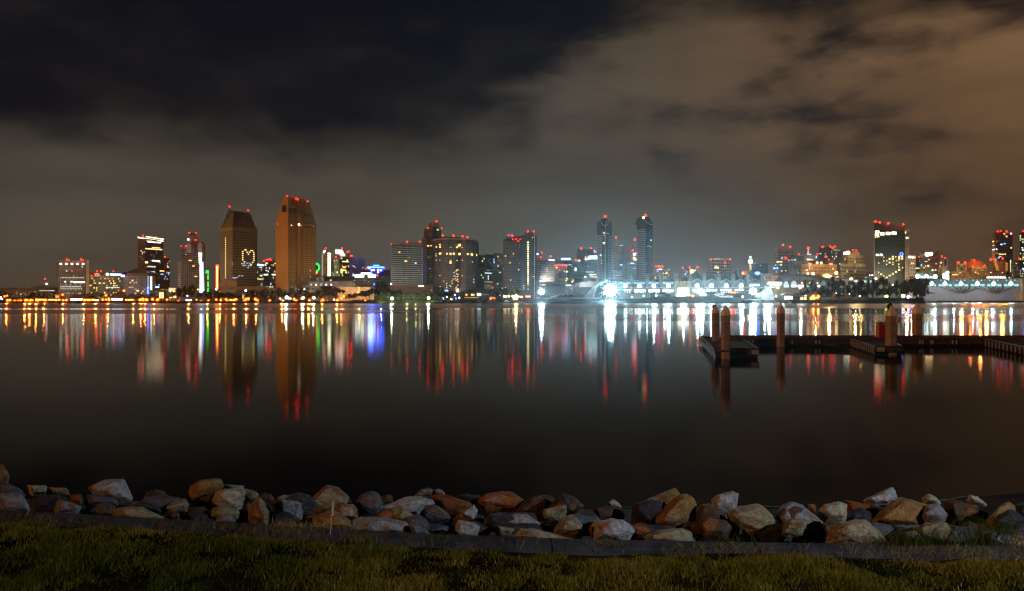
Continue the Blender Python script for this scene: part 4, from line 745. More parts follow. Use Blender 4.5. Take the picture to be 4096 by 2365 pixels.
put('neon_tube', m_, SIGNR, r_); put('post', MB().beam(P(ZF.x(1600), ZF.y(900), 1001), P(ZF.x(1600), ZF.y(830), 1001), .3, 4), M_STEEL, r_); beacon(r_, ZF.x(1595), ZF.y(828), 999, E_ORG, r=1.6)
r_ = thing('roof_sign', P(ZF.x(1840), ZF.y(860), 1000), 'oval blue and white neon sign glowing right of the red one', 'sign')
pts = [P(ZF.x(1840+36*math.cos(R(a))), ZF.y(828-17*math.sin(R(a))), 1000) for a in range(0, 361, 30)]; m_ = MB()
for p, q in zip(pts, pts[1:]): m_.beam(p, q, 1.0, 4)
put('neon_tube', m_, SIGNB, r_); put('face', MB().box(P(ZF.x(1818), ZF.y(836), 1000.2), P(ZF.x(1862), ZF.y(820), 1001)), SIGN, r_); put('post', MB().beam(P(ZF.x(1840), ZF.y(900), 1002), P(ZF.x(1840), ZF.y(842), 1002), .3, 4), M_STEEL, r_)
bld('cream_civic_block', 'cream classical block right of the tents with a lit cornice', ZF, 1905, 1905, 2075, 835, 1000, M_BEIGE, nz=4, nr=8, fh=.5, rnd=(6, [W_W, W_Y], 6), lit=[(1958, 903, 16, 14, W_YB), (2022, 903, 12, 12, W_W), (1958, 930, 14, 12, W_YB)])
bld('orange_low_block', 'low orange-tinted block between the cream classical block and the arched hall', ZF, 2075, 2075, 2240, 868, 1010, mat('salmon_wall', ()), nz=3, nr=8, rnd=(4, [W_O, W_Y], 2))
bld('grey_plinth_block', 'long pale plinth block in front of the cream classical one', ZF, 1930, 1930, 2200, 935, 960, M_CC, yb=1015, nz=2, nr=14, fh=.6, lit=[(2170, 928+16, 12, 12, W_YB)])
# 41..
bld('stepped_residential_tower', 'stepped apartment tower with a blue sign low on its left side', ZG, 185, 250, 500, 480, 1250, mat('taupe_wall', (.24, .21, .17)), dl=8, dr=12, nz=17, nl=4, nr=10, fw=.6, fh=.6, pent=[(248, 455, 418)], beac=[(335, 402), (450, 434), (385, 618), (372, 612)],
    rnd=(10, [W_Y, W_W, W_D], 7), lit=[(248, 680, 22, 18, W_YB), (280, 677, 20, 16, W_YB), (305, 677, 30, 18, W_YB), (285, 727, 20, 16, W_Y), (302, 727, 18, 20, W_YB), (190, 782, 16, 26, SIGNB), (212, 785, 16, 16, SIGNB), (243, 779, 14, 26, SIGNB), (310, 828, 28, 18, W_W), (375, 823, 18, 16, W_YB), (213, 732, 12, 14, W_W)])
bld('dark_glass_office', 'dark glass office block with a patch of bright white lettering high on the right', ZG, 408, 408, 670, 600, 1150, M_GLASSW, dr=10, nz=12, nr=16, rnd=(22, [W_B, W_D], 4), beac=[(587, 557)], lit=[(522, 645, 34, 20, W_W), (425, 652, 24, 14, W_W), (475, 650, 20, 14, SIGNR)]+[(510+i*20, 668+j*16, 15, 8, W_D) for i in range(8) for j in range(4)], pent=[(470, 668, 580)])
r_, f_, ft, t_ = bld('cylinder_top_building', 'pale building with a white cylinder and a spire tipped by a red lamp', ZG, 665, 665, 880, 625, 1180, M_CONC, dr=10, lit=[(765, 640, 125, 26, W_W), (745, 645, 30, 16, W_YB), (770, 580, 18, 60, W_WB)], beac=[])
put('roof_drum', MB().prism([(PX(ZG.x(735), 1190)+14*math.cos(u), 1195+14*math.sin(u)) for u in [i*math.pi/8 for i in range(16)]], t_, PZ(ZG.y(570), 1190)), M_CC, r_)
put('spire', MB().beam(P(ZG.x(737), ZG.y(572), 1190), P(ZG.x(738), ZG.y(470), 1190), 1.6, 6, .3), em('spire_glow', (1, .9, .75), .9), r_); beacon(r_, ZG.x(742), ZG.y(453), 1190, r=1.9)
r_, f_, ft, t_ = bld('sign_office_block', 'dark office block carrying a glowing blue-white roof sign beside the spire', ZG, 790, 790, 910, 612, 1220, M_DGREY, lit=[(850, 600, 78, 32, SIGN), (920-20, 690, 20, 20, W_YB), (950-60, 695, 20, 12, W_W)], beac=[(887, 558)])
bld('dark_tiered_tower', 'dark tiered tower with six crowded red lamps behind the golden hotel', ZG, 905, 905, 1112, 438, 1260, M_DGREY, nz=16, nr=10, rnd=(14, [W_W, W_D, W_Y], 13), beac=[(920, 457), (970, 438), (982, 434), (1093, 425), (1110, 440)], lit=[(935, 545, 40, 10, W_W), (935, 560, 30, 10, W_D), (1018, 545, 14, 14, W_W), (1018, 595, 26, 26, SIGNR), (1068, 643, 24, 18, SIGNR)])
bld('dark_annex_tower', 'dark tower with a jumble of white lights at its top, right of the six-lamped one', ZG, 1112, 1112, 1298, 480, 1230, M_GLASSW, nz=16, nr=9, rnd=(10, [W_B, W_D], 14), beac=[(1150, 442), (1168, 430)],
    lit=[(1150+i*16, 484+(i*7) % 12, 12, 8, W_W) for i in range(7)]+[(1130, 462, 30, 10, W_Y), (1118, 518, 20, 12, W_W), (1190, 538, 16, 14, W_W), (1132, 595, 16, 14, W_YB), (1190, 592, 20, 20, W_YB), (1248, 712, 20, 18, W_W)])
r_, f_, ft, t_ = bld('golden_hotel', 'wide golden floodlit hotel with rows of small dark balconies and two red roof signs', ZG, 625, 770, 1198, 715, 1010, mat('gold_stucco', (.50, .33, .14)), dl=18, dr=16, nz=9, nl=7, nr=18, fw=.5, fh=.5, glass=M_BROWN,
    lit=[(1105, 714, 60, 18, em('red_sign_core', (1, .12, .06), 7)), (1140, 790, 20, 20, W_YB), (803, 780, 18, 18, SIGNR), (722, 813, 14, 14, W_YB)]+seq(763, 738, 790, 4, 9, 8, W_W))
addwin(r_, f_[-1], ZG.x(762), ZG.y(712), 14, 4.5, em('red_sign_core', ()), 'sign', .5)
put('roof_terrace', MB().prism([(PX(ZG.x(760), 1030), 1030), (PX(ZG.x(1160), 1030), 1030), (PX(ZG.x(1160), 1045), 1045), (PX(ZG.x(760), 1045), 1045)], t_, PZ(ZG.y(660), 1030)), M_BROWN, r_)
for x, y in [(885, 694), (950, 697)]: beacon(r_, ZG.x(x), ZG.y(y), 1010, E_WARM, r=1.4)
for x in (680, 860, 1080): light('gold_wash', 'POINT', P(ZG.x(x), ZG.y(890), 972), (1, .58, .17), 40000, 1)
bld('amber_residential_tower', 'amber-lit stepped apartment tower right of the golden hotel with three red roof lamps', ZG, 1300, 1380, 1640, 575, 1060, mat('amber_wall', (.40, .31, .17)), dl=10, dr=14, nz=14, nl=3, nr=10, fw=.6, fh=.6, beac=[(1385, 503), (1460, 493), (1517, 496)],
    pent=[(1400, 1580, 545), (1450, 1565, 518)], lit=[(1365, 537, 44, 38, em('lime_white_box', (.75, 1, .72), 6)), (1550, 750, 24, 16, SIGNB), (1575, 750, 14, 12, SIGNB), (1465, 880, 18, 14, W_Y), (1408, 833, 26, 12, W_W), (1500, 880, 20, 20, W_Y)], rnd=(12, [W_Y, W_D], 5))
bld('amber_lower_block', 'lower gridded front block before the amber-lit tower', ZG, 1262, 1262, 1672, 712, 1030, mat('amber_wall', ()), nz=9, nr=22, fw=.6, fh=.6, rnd=(18, [W_D, W_Y, W_G], 5), th=16)
for x, y, p_ in ((1500, 760, 1), (1340, 900, 1)): light('amber_wash', 'POINT', P(ZG.x(x), ZG.y(y+60), 1000), (1, .66, .25), 26000, 1)
light('amber_wash', 'POINT', P(ZG.x(1590), ZG.y(650), 1045), (1, .62, .2), 12000, 1)
bld('cream_gallery_building', 'cream gallery building with square bays low right of the golden hotel', ZG, 1160, 1160, 1372, 872, 960, M_BEIGE, nz=2, nr=9, fw=.6, fh=.7, lit=[(1218, 920, 24, 20, W_YB), (1190, 925, 20, 18, W_YB), (1290, 910, 18, 18, W_Y)], yb=980)
bld('low_curved_roof_hall', 'low dark-roofed hall with white lamps under the golden hotel', ZG, 970, 970, 1165, 880, 965, M_CONC, roofm=M_BROWN, lit=row(910, 1010, 1110, 5, 18, 10, W_WB), yb=980)
r_ = bpy.data.objects['low_curved_roof_hall']; beacon(r_, ZG.x(1195), ZG.y(858), 960, E_WARM, r=2.2); beacon(r_, ZG.x(818), ZG.y(875), 960, E_WARM, r=2.2); beacon(r_, ZG.x(733), ZG.y(872), 960, E_WARM, r=1.6); beacon(r_, ZG.x(1432), ZG.y(957), 958, E_WARM, r=1.8)
bld('small_brick_block', 'small dark red block with a row of white lamps left of the green glass hotel', ZG, 1672, 1672, 1815, 852, 1000, mat('red_brown_wall', ()), nz=4, nr=9, lit=row(893, 1732, 1806, 4, 16, 12, em('rose_lamp', (1, .65, .72), 6))+[(1670, 935, 30, 10, W_YB)])
# 47 green glass hotel
win = [(1857, 190, 76, 30), (1850, 236, 72, 44), (1935, 226, 78, 46), (2031, 220, 86, 46), (2128, 214, 92, 44)]
yl = [(1860, 567, 62, 30), (1915, 565, 26, 34), (1935, 568, 20, 30)]
sm = [(1960, 605), (1960, 663), (1960, 907), (1918, 877), (1877, 848), (2008, 935), (2055, 903), (2055, 632), (2055, 692), (2107, 872), (2107, 597), (2107, 630), (2155, 598), (2158, 841), (2210, 597), (2257, 595), (2210, 627), (2257, 627), (2202, 658), (2203, 716), (2202, 748), (2210, 777), (2210, 811), (2265, 774), (2108, 690), (2108, 720), (2165, 658), (2008, 722), (2010, 662), (1838, 945), (1880, 695)]
big = {(1918, 877), (2008, 935), (2055, 903), (2107, 872), (2158, 841), (2055, 692), (2055, 632), (2107, 597), (2210, 597), (2257, 595), (2210, 627), (2257, 627), (2210, 811), (2107, 630)}
r_, f_, ft, t_ = bld('green_glass_hotel', 'broad green glass hotel tower with bright top-floor windows and scattered yellow rooms', ZG, 1810, 1810, 2303, 160, 930, M_GREENG, dr=14, nz=0, th=26,
    lit=[(x, y, a, b, em('hall_light', (1, .90, .58), 3)) for x, y, a, b in win]+[(x, y, a, b, W_WB) for x, y, a, b in yl]+[(x, y, 34 if (x, y) in big else 16, 26 if (x, y) in big else 20, W_YB) for x, y in sm]+[(1825, 278, 16, 24, W_YB), (1862, 275, 40, 16, W_YB), (1885, 268, 20, 20, W_O)])
me = MB().box((f_[0].A.x-.5, 929.0, 0), (f_[0].B.x, 929.95, .55)); me = MB().prism([f_[0].pt(-.3, 0, .8)[:2], f_[0].pt(f_[0].L, 0, .8)[:2], f_[0].pt(f_[0].L, 0, 0)[:2], f_[0].pt(-.3, 0, 0)[:2]], 0, .5).mesh('floor_band', mat('mullion_green', (.075, .095, .07)), (f_[0].A.x, f_[0].A.y, 0))
for i in range(23): inst('floor_band', me, (f_[0].A.x, f_[0].A.y, t_-8-i*(t_-LAND-12)/23), r_)
c = P(ZG.x(2248), ZG.y(553), 928); pts = [c+Vector((math.cos(R(a))*1.9, 0, math.sin(R(a))*1.9)) for a in range(0, 361, 40)]; m_ = MB()
for p, q in zip(pts, pts[1:]): m_.beam(p, q, .4, 4)
put('sign', m_, SIGNB, r_)
m_ = MB(); zt = [PZ(ZG.y(y), 934) for y in (45, 60, 90, 150)]
A = [P(ZG.x(1805), ZG.y(162), 936), P(ZG.x(1805), ZG.y(45), 936), P(ZG.x(2298), ZG.y(86), 944), P(ZG.x(2298), ZG.y(158), 944)]
put('roof_fin', MB().loft(A, [p+Vector((0, 1.2, 0)) for p in A]), mat('smoked_glass_fin', (.24, .19, .15), .7), r_)
for x, y in [(1832, 28), (1826, 30), (1890, 38), (1899, 41), (2035, 53), (2045, 50), (2277, 73)]: beacon(r_, ZG.x(x), ZG.y(y), 938, r=1.5, zbase=PZ(ZG.y(y+14), 938))
put('edge_post', MB().beam(P(ZG.x(1808), ZG.y(965), 929), P(ZG.x(1808), ZG.y(165), 929), .5, 4), M_CONC, r_)
bld('peach_service_tower', 'narrow peach side tower with two columns of square windows attached to the green glass hotel', ZH, 80, 80, 148, 172, 935, mat('peach_wall', ()), dr=6, nz=24, nr=2, fw=.42, fh=.5, lit=[(88, 205, 24, 36, W_YB), (103, 292, 24, 30, W_WB), (130, 290, 18, 30, W_YB)])
o_ = bpy.data.objects['peach_service_tower']; put('canopy', MB().prism([(PX(ZH.x(76), 933), 933), (PX(ZH.x(160), 933), 933), (PX(ZH.x(160), 945), 945), (PX(ZH.x(76), 945), 945)], PZ(ZH.y(168), 933), PZ(ZH.y(160), 933)), M_WHITE, o_)
bld('peach_annex', 'shorter peach annex with four lamps under its roof edge, right of the green glass hotel', ZH, 148, 148, 250, 568, 938, mat('peach_wall', ()), dr=6, nz=11, nr=4, fw=.42, fh=.5, lit=[(143, 600, 20, 38, W_WB), (172, 602, 20, 38, W_WB), (205, 606, 20, 36, W_WB), (238, 608, 22, 34, W_YB), (185, 702, 18, 22, W_YB), (215, 702, 20, 22, W_YB)])
for x, y in ((110, 880), (200, 880)): light('peach_wash', 'POINT', P(ZH.x(x), ZH.y(y), 905), (1, .60, .40), 18000, 1)
# 50.. right side
bld('blue_black_block', 'blue-black office block with two yellow lamps on its roof storey', ZH, 262, 330, 640, 600, 1080, M_GLASSW, dl=10, dr=14, nz=9, nl=3, nr=11, rnd=(12, [W_D, W_Y, W_B], 10), pent=[(330, 640, 550), (440, 515, 505), (570, 625, 508)], beac=[(302, 603), (314, 601), (680, 594), (730, 612)],
    lit=[(455, 745, 38, 28, W_YB), (412, 747, 20, 20, W_W), (387, 773, 20, 14, W_YB), (420, 672, 56, 10, W_W), (467, 644, 20, 18, W_W), (582, 710, 18, 16, W_W), (525, 815, 34, 18, SIGN), (575, 810, 30, 16, W_YB), (270, 783, 30, 20, W_W), (300, 783, 24, 14, W_G), (660, 692, 28, 24, W_YB)])
o_ = bpy.data.objects['blue_black_block']; beacon(o_, ZH.x(440), ZH.y(557), 1075, E_WARM, r=3.2); beacon(o_, ZH.x(497), ZH.y(552), 1075, E_WARM, r=2.8)
bld('beige_pylon_building', 'plain beige pylon building with five round white lamps down its face', ZH, 690, 690, 776, 630, 1000, M_BEIGE, dr=6, th=14, beac=[(650, 743), (742, 743), (733, 738)], lit=[(733, 690, 50, 120, GLS)])
o_ = bpy.data.objects['beige_pylon_building']
for x, y in [(767, 852), (717, 887), (767, 908), (717, 925), (767, 948)]: beacon(o_, ZH.x(x), ZH.y(y), 996, W_WB, r=2.5)
# 52 stadium, 53 dome, scoreboard
def poly(name, Z, pts, d, th, m, root, dy=0.0):
    A = [P(Z.x(x), Z.y(y), d) for x, y in pts]
    return put(name, MB().loft(A, [p+Vector((p.x/p.y*th, th, 0)) for p in A]), m, root)
M_CREAM = mat('cream_steel', (.50, .42, .26), .6)
r_, f_, ft, t_ = bld('stadium_stand', 'long yellow-lit stadium stand with cream trusses above the glazed vaults', ZH, 820, 820, 1800, 838, 1100, mat('amber_steel', (.42, .30, .13)), yb=955, nz=2, nr=34, fw=.5, fh=.45, glass=M_BROWN,
    lit=[(1585, 930, 420, 26, em('seating_lit_white', (.75, .95, 1), 3)), (880, 885, 90, 18, W_YB), (935, 885, 20, 20, W_YB), (1222, 852, 20, 16, W_YB), (970, 856, 16, 14, W_YB), (1262, 868, 14, 14, W_YB), (1468, 852, 24, 14, W_YB), (1655, 855, 16, 14, W_YB), (1110, 937, 130, 20, W_D)], th=40)  # floodlight on the seats put in as a glowing white strip
m_ = MB(); fc = f_[0]
for i in range(20):
    a, b, c = fc.pt(i*fc.L/20, t_-8, .6), fc.pt((i+.5)*fc.L/20, t_-1, .6), fc.pt((i+1)*fc.L/20, t_-8, .6); m_.beam(a, b, .35, 4).beam(b, c, .35, 4)
put('truss', m_, M_CREAM, r_)
def light_rack(label, x0, x1, y0, y1, d, bx):
    r = thing('floodlight_rack', P(ZH.x((x0+x1)/2), ZH.y(y1), d), label, 'stadium lights', 'stadium floodlight racks'); m = MB(); a = lambda x, y: P(ZH.x(x), ZH.y(y), d)
    for p, q in (((x0, y1), (x0, y0)), ((x1, y1), (x1, y0)), ((x0, y0), (x1, y0)), ((x0, y0+12), (x1, y0+12)), ((x0, y1), ((x0+x1)/2, y0+14)), (((x0+x1)/2, y0+14), (x1, y1)), ((x0, y1-8), (x1, y1-8))): m.beam(a(*p), a(*q), .55, 4)
    put('frame', m, M_CREAM, r)
    for x, y in bx: beacon(r, ZH.x(x), ZH.y(y), d, r=1.5)
light_rack('open steel floodlight rack left of the orange dome', 925, 1070, 712, 835, 1090, [(938, 690), (1058, 688), (945, 692), (1050, 690)])
light_rack('wider steel floodlight rack in front of the orange dome', 1172, 1398, 772, 832, 1085, [(1180, 750), (1371, 742)])
light_rack('small steel floodlight rack between the blue-black block and the beige pylon', 625, 690, 760, 850, 1090, [])
r_ = thing('dome_building', P(ZH.x(1215), ZH.y(835), 1250), 'orange-lit ribbed dome behind the stadium', 'dome'); c = P(ZH.x(1215), ZH.y(775), 1270); rad = PX(ZH.x(1358), 1270)-c.x
hgt = PZ(ZH.y(655), 1270)-c.z; vs, fs = [], []; n, k = 28, 8
for j in range(k+1):
    t = j/k*math.pi/2
    vs += [(c.x+rad*math.cos(t)*math.cos(u), c.y+rad*math.cos(t)*math.sin(u), c.z+hgt*math.sin(t)) for u in [i*2*math.pi/n for i in range(n)]]
for j in range(k):
    for i in range(n): fs.append((j*n+i, j*n+(i+1) % n, (j+1)*n+(i+1) % n, (j+1)*n+i))
put('dome', MB().add(vs, fs), mat('copper_dome', (.50, .17, .06), .45), r_); m_ = MB()
for i in range(0, n, 2):
    for j in range(k): m_.beam(Vector(vs[j*n+i])*1.0003, vs[(j+1)*n+i], .4, 4)
put('ribs', m_, mat('copper_rib', (.55, .30, .14), .5), r_); put('drum', MB().prism([(c.x+rad*.97*math.cos(u), c.y+rad*.97*math.sin(u)) for u in [i*2*math.pi/n for i in range(n)]], LAND, c.z), M_BROWN, r_)
beacon(r_, ZH.x(1200), ZH.y(652), 1262, r=1.5)
light('dome_wash', 'POINT', P(ZH.x(1300), ZH.y(600), 1225), (1, .30, .07), 54000, 2); light('dome_wash', 'POINT', P(ZH.x(1140), ZH.y(640), 1225), (1, .22, .05), 21000, 2)
r_, f_, ft, t_ = bld('scoreboard_block', 'glowing orange scoreboard block with a leaning truss, left of a column of white lamps', ZH, 1590, 1590, 1715, 675, 1080, mat('orange_panel', (.62, .30, .05)), yb=838, th=14)
m_ = MB(); a = lambda x, y: P(ZH.x(x), ZH.y(y), 1076)
for p, q in (((1525, 640), (1568, 820)), ((1555, 640), (1590, 820)), ((1525, 640), (1560, 700)), ((1560, 700), (1540, 730)), ((1540, 730), (1578, 770)), ((1578, 770), (1562, 800)), ((1720, 835), (1720, 700)), ((1738, 835), (1738, 700)), ((1720, 720), (1738, 760)), ((1738, 760), (1720, 800))): m_.beam(a(*p), a(*q), .8, 4)
put('truss', m_, M_CREAM, r_)
for x, y in [(1543, 636), (1660, 624), (1722, 706), (1528, 642), (1472, 642)]: beacon(r_, ZH.x(x), ZH.y(y), 1078, r=1.5)
light('score_wash', 'POINT', P(ZH.x(1655), ZH.y(760), 1050), (1, .5, .06), 25000, 2); light('stand_wash', 'POINT', P(ZH.x(1000), ZH.y(900), 1060), (1, .62, .16), 15000, 2); light('stand_wash', 'POINT', P(ZH.x(1400), ZH.y(890), 1060), (1, .62, .16), 15000, 2)
r_, f_, ft, t_ = bld('lamp_column_building', 'grey frame building edged by a column of warm lamps beside the scoreboard', ZH, 1716, 1716, 1808, 640, 1110, M_BROWN, th=14, lit=[(1787, y, 22, 20, W_YB if y > 700 else W_WB) for y in range(660, 940, 26)])
r_, f_, ft, t_ = bld('round_condominium_tower', 'rounded brown tower with many balconies, lit rooms and blue floor lights near the right edge', ZH, 1497, 1545, 1822, 215, 1180, mat('rust_brown_wall', (.16, .085, .07)), dl=14, dr=22, nz=23, nl=3, nr=12, style='band', fh=.8, fw=.5, bandm=M_GREY, rnd=(26, [W_Y, W_YB, W_W, W_D], 15),
    lit=[(1685, 225, 34, 20, W_YB), (1795, 222, 30, 22, em('rose_window', (1, .5, .5), 5)), (1722, 268, 34, 20, W_YB), (1797, 452, 28, 22, W_YB), (1640, 397, 46, 14, em('teal_window', (.2, 1, .8), 4)), (1690, 385, 40, 16, SIGNB), (1515, 478, 40, 18, SIGN), (1560, 475, 28, 16, W_WB), (1635, 555, 120, 12, W_YB), (1700, 555, 28, 18, W_YB), (1595, 612, 34, 16, em('sign_violet_blue', ())), (1620, 592, 60, 12, W_W), (1515, 415, 26, 16, W_YB), (1510, 350, 24, 18, W_YB), (1567, 347, 20, 12, W_Y)],
    pent=[(1590, 1690, 175)], beac=[(1583, 186), (1632, 181), (1725, 187), (1802, 218)])
bld('edge_tower', 'tower cut by the right edge of the photo with yellow-green lit rooms', ZH, 1940, 1940, 2080, 215, 1100, M_DGREY, dr=10, nz=22, nr=8, rnd=(30, [W_G, W_YB, W_W, W_Y], 16), pent=[(1960, 2060, 195)], beac=[(1993, 182), (2030, 184), (1930, 623)],
    lit=[(1945, 258, 28, 14, W_YB), (1945, 280, 30, 14, W_G), (1945, 303, 30, 14, W_G), (1945, 328, 30, 14, W_G), (1985, 488, 34, 18, SIGN), (1998, 793, 70, 26, em('sign_violet_blue', ())), (1975, 452, 40, 14, W_YB), (1995, 610, 30, 18, W_YB), (2000, 700, 20, 30, W_G)])
bld('low_blue_lit_block', 'grey apartment block with blue and white lights between the round tower and the edge tower', ZH, 1832, 1832, 1935, 655, 1150, M_GREY, nz=9, nr=5, style='band', fh=.6, rnd=(4, [W_D], 3), lit=[(1875, 682, 70, 14, SIGNB), (1878, 700, 40, 18, W_YB)])
# 56 glazed vaults of the convention centre, right
d0 = 985
r_, f_, ft, t_ = bld('glazed_vault_hall', 'long convention hall of repeated glazed vault bays lit cyan above a sloping white underside', ZH, 420, 420, 1925, 1082, d0, mat('vault_base', (.10, .12, .13)), yb=1195, par=False, th=40)
GLC = em('vault_glass', (.30, .62, .66), .34); GLB = em('vault_glass_bright', (.30, .82, .90), 1.25)
bays = [(448, 575), (612, 835), (870, 1098), (1133, 1365), (1398, 1632), (1668, 1915)]
H_ = lambda y, d=d0: PZ(ZH.y(y), d)
m_ = MB(); xs0, xs1 = PX(ZH.x(420), d0), PX(ZH.x(1925), d0)
prof = [(0, H_(1032)), (.6, H_(1010)), (3, H_(985)), (7, H_(962)), (13, H_(952)), (22, H_(952))]
for (y0, z0), (y1, z1) in zip(prof, prof[1:]): m_.add([(xs0, d0+y0+.2, z0), (xs1, d0+y0+.2, z0), (xs1, d0+y1+.2, z1), (xs0, d0+y1+.2, z1)], [(0, 1, 2, 3)])
put('vault_roof', m_, M_DGREY, r_)
for i, (a, b) in enumerate(bays):
    A, B = PX(ZH.x(a), d0), PX(ZH.x(b), d0); m_ = MB(); mu = MB()
    for (y0, z0), (y1, z1) in zip(prof[:4], prof[1:4]): m_.add([(A, d0+y0-.1, z0), (B, d0+y0-.1, z0), (B, d0+y1-.1, z1), (A, d0+y1-.1, z1)], [(0, 1, 2, 3)])
    put('glazing', m_, GLC, r_)
    for j in range(8):
        x = A+(B-A)*j/7
        for (y0, z0), (y1, z1) in zip(prof[:4], prof[1:4]): mu.beam((x, d0+y0-.3, z0), (x, d0+y1-.3, z1), .16, 4)
    mu.beam((A, d0+1.1, H_(1000)), (B, d0+1.1, H_(1000)), .18, 4); put('mullions', mu, M_DGREY, r_)
    fl = Face((A, d0), (B, d0)); addwin(r_, fl, ZH.x((a+b)/2), ZH.y(1057), (b-a)/4.044, 36/4.044, GLB, 'window', .4)
    for k in range(1, 4): addwin(r_, fl, ZH.x(a+(b-a)*k/4), ZH.y(1057), .8, 36/4.044, M_DGREY, 'mullion', .7)
    addwin(r_, fl, ZH.x(a+(b-a)*.62), ZH.y(1068), 30/4.044, 16/4.044, M_DGREY, 'doorway', .8)
    if i: 
        for k in (-.28, 0, .28): beacon(r_, ZH.x((a+b)/2+k*(b-a)), ZH.y(975), d0-1, W_W, r=.8)
    beacon(r_, ZH.x((a+b)/2+3), ZH.y(1029), d0-2, E_WHT, r=2.6)
for a, b in [(575, 612), (835, 870), (1098, 1133), (1365, 1398), (1632, 1668), (1915, 1925)]:
    A, B = PX(ZH.x(a), d0), PX(ZH.x(b), d0); put('pier', MB().prism([(A, d0-1.6), (B, d0-1.6), (B, d0+8), (A, d0+8)], H_(1082), H_(960)), M_GREY, r_)
put('walkway_slab', MB().prism([(xs0, d0-3), (xs1, d0-3), (xs1, d0), (xs0, d0)], H_(1085), H_(1078)), M_GREY, r_)
A = [Vector((xs0, d0-2.4, H_(1086))), Vector((xs1, d0-2.4, H_(1086))), Vector((xs1, d0+8, LAND)), Vector((xs0, d0+8, LAND))]
put('sloping_soffit', MB().loft([p+Vector((0, -.3, 0)) for p in A], [p+Vector((0, .25, -.1)) for p in A]), mat('white_soffit', (.42, .42, .46), .7, .05), r_)
for vx in (1018, 1560):
    for k, tx in enumerate((-440, -290, -150, -60, 0, 60, 150, 290, 380)):
        put('strut', MB().beam(P(ZH.x(vx+tx*.04), ZH.y(1192), d0-6), P(ZH.x(vx+tx*.82), ZH.y(1090), d0-4), .85 if abs(tx) in (60, 150) else .4, 4), M_DGREY, r_)
put('end_block', MB().prism([(xs1+.3, d0-6), (PX(ZH.x(2100), d0), d0-6), (PX(ZH.x(2100), d0), d0+30), (xs1+.3, d0+30)], LAND, H_(945)), M_BEIGE, r_)
for x in (560, 870, 1180, 1490, 1800): light('soffit_wash', 'POINT', P(ZH.x(x), ZH.y(1170), d0-32), (.80, .90, 1), 7140, 1)
addwin(r_, f_[0], ZH.x(1385), ZH.y(1140), .1, .1, W_D)
r_, f_, ft, t_ = bld('truss_lit_stand', 'short truss-roofed stand with three bright cyan floodlights right of the peach annex', ZH, 248, 248, 680, 850, 1040, mat('steel_dark', (.12, .12, .11)), yb=950, th=24, lit=[(450, 925, 400, 40, em('stand_cyan', (.45, .85, .85), 1.6))])
m_ = MB(); fc = f_[0]
for i in range(10): a, b, c = fc.pt(i*fc.L/10, t_-6, .6), fc.pt((i+.5)*fc.L/10, t_-.5, .6), fc.pt((i+1)*fc.L/10, t_-6, .6); m_.beam(a, b, .35, 4).beam(b, c, .35, 4)
put('truss', m_, M_CREAM, r_)
for x in (287, 427, 568): beacon(r_, ZH.x(x), ZH.y(915), 1036, E_STAR, r=2.6)
bld('red_lettered_band', 'low pink-lettered parapet strip on the stadium right of its white seats', ZH, 1705, 1705, 1798, 885, 1096, mat('pink_parapet', (.6, .2, .16)), yb=915, th=2)
bld('orange_awning_hall', 'small orange-lit low hall at the right edge under the tower', ZH, 1870, 1870, 2080, 915, 1060, mat('orange_panel', ()), yb=940, th=10)
# glazed run behind the trees
r_, f_, ft, t_ = bld('low_glazed_hall', 'low flat glazed hall running behind the black trees under the green glass hotel', ZG, 1090, 1090, 2330, 965, 940, M_CONC, yb=1095, th=30, lit=[(x, 992, 34, 26, em('hall_cyan', (.5, .85, .9), 1.6)) for x in (1440, 1475, 1515, 1660, 1700, 1745, 2090, 2210, 2240, 1130)]+[(2150, 1000, 130, 46, em('hall_teal', (.4, .7, .75), .8)), (1700, 1000, 120, 40, em('hall_teal', ()))])
# 57 arched hall with shell roof
d0 = 880; r_ = thing('arched_hall', P(ZG.x(600), ZG.y(1240), d0), 'convention hall with a sweeping blue-grey shell roof over arched windows', 'building')
put('wall', MB().prism([(PX(ZG.x(250), d0+3), d0+3), (PX(ZG.x(1100), d0+3), d0+3), (PX(ZG.x(1100), d0+30), d0+30), (PX(ZG.x(250), d0+30), d0+30)], LAND, PZ(ZG.y(966), d0)), M_CC, r_)
up_ = [(240, 1010), (252, 985), (330, 897), (385, 880), (450, 872), (520, 869), (600, 868), (700, 874), (800, 885), (900, 902), (1000, 925), (1110, 950)]
lo_ = [(1110, 972), (950, 970), (850, 944), (750, 922), (650, 910), (550, 906), (470, 912), (400, 925), (350, 950), (305, 990), (250, 1018)]
A = [P(ZG.x(x), ZG.y(y), d0) for x, y in up_+lo_]; put('shell_rim', MB().loft(A, [p+Vector((0, 4, 0)) for p in A]), mat('blue_grey_shell', (.22, .24, .28), .6), r_)
inner = [(x, y) for x, y in lo_][::-1]; A = [P(ZG.x(x), ZG.y(y), d0+1.5) for x, y in inner]+[P(ZG.x(1110), ZG.y(972), d0+1.5), P(ZG.x(320), ZG.y(980), d0+1.5)]
put('shell_lining', MB().loft(A, [p+Vector((0, 1, 0)) for p in A]), mat('pale_lining', (.46, .46, .52), .6), r_)
vs = []; fs = []
for j in range(6):
    k = j/5; vs += [P(ZG.x(x), ZG.y(y), d0+4)+Vector((0, 36*k, -9*k*k)) for x, y in up_]
nn_ = len(up_)
for j in range(5):
    for i in range(nn_-1): fs.append((j*nn_+i, j*nn_+i+1, (j+1)*nn_+i+1, (j+1)*nn_+i))
put('shell_roof', MB().add(vs, fs), mat('blue_grey_shell', ()), r_)
fl = Face((PX(ZG.x(250), d0+3), d0+3), (PX(ZG.x(1100), d0+3), d0+3))
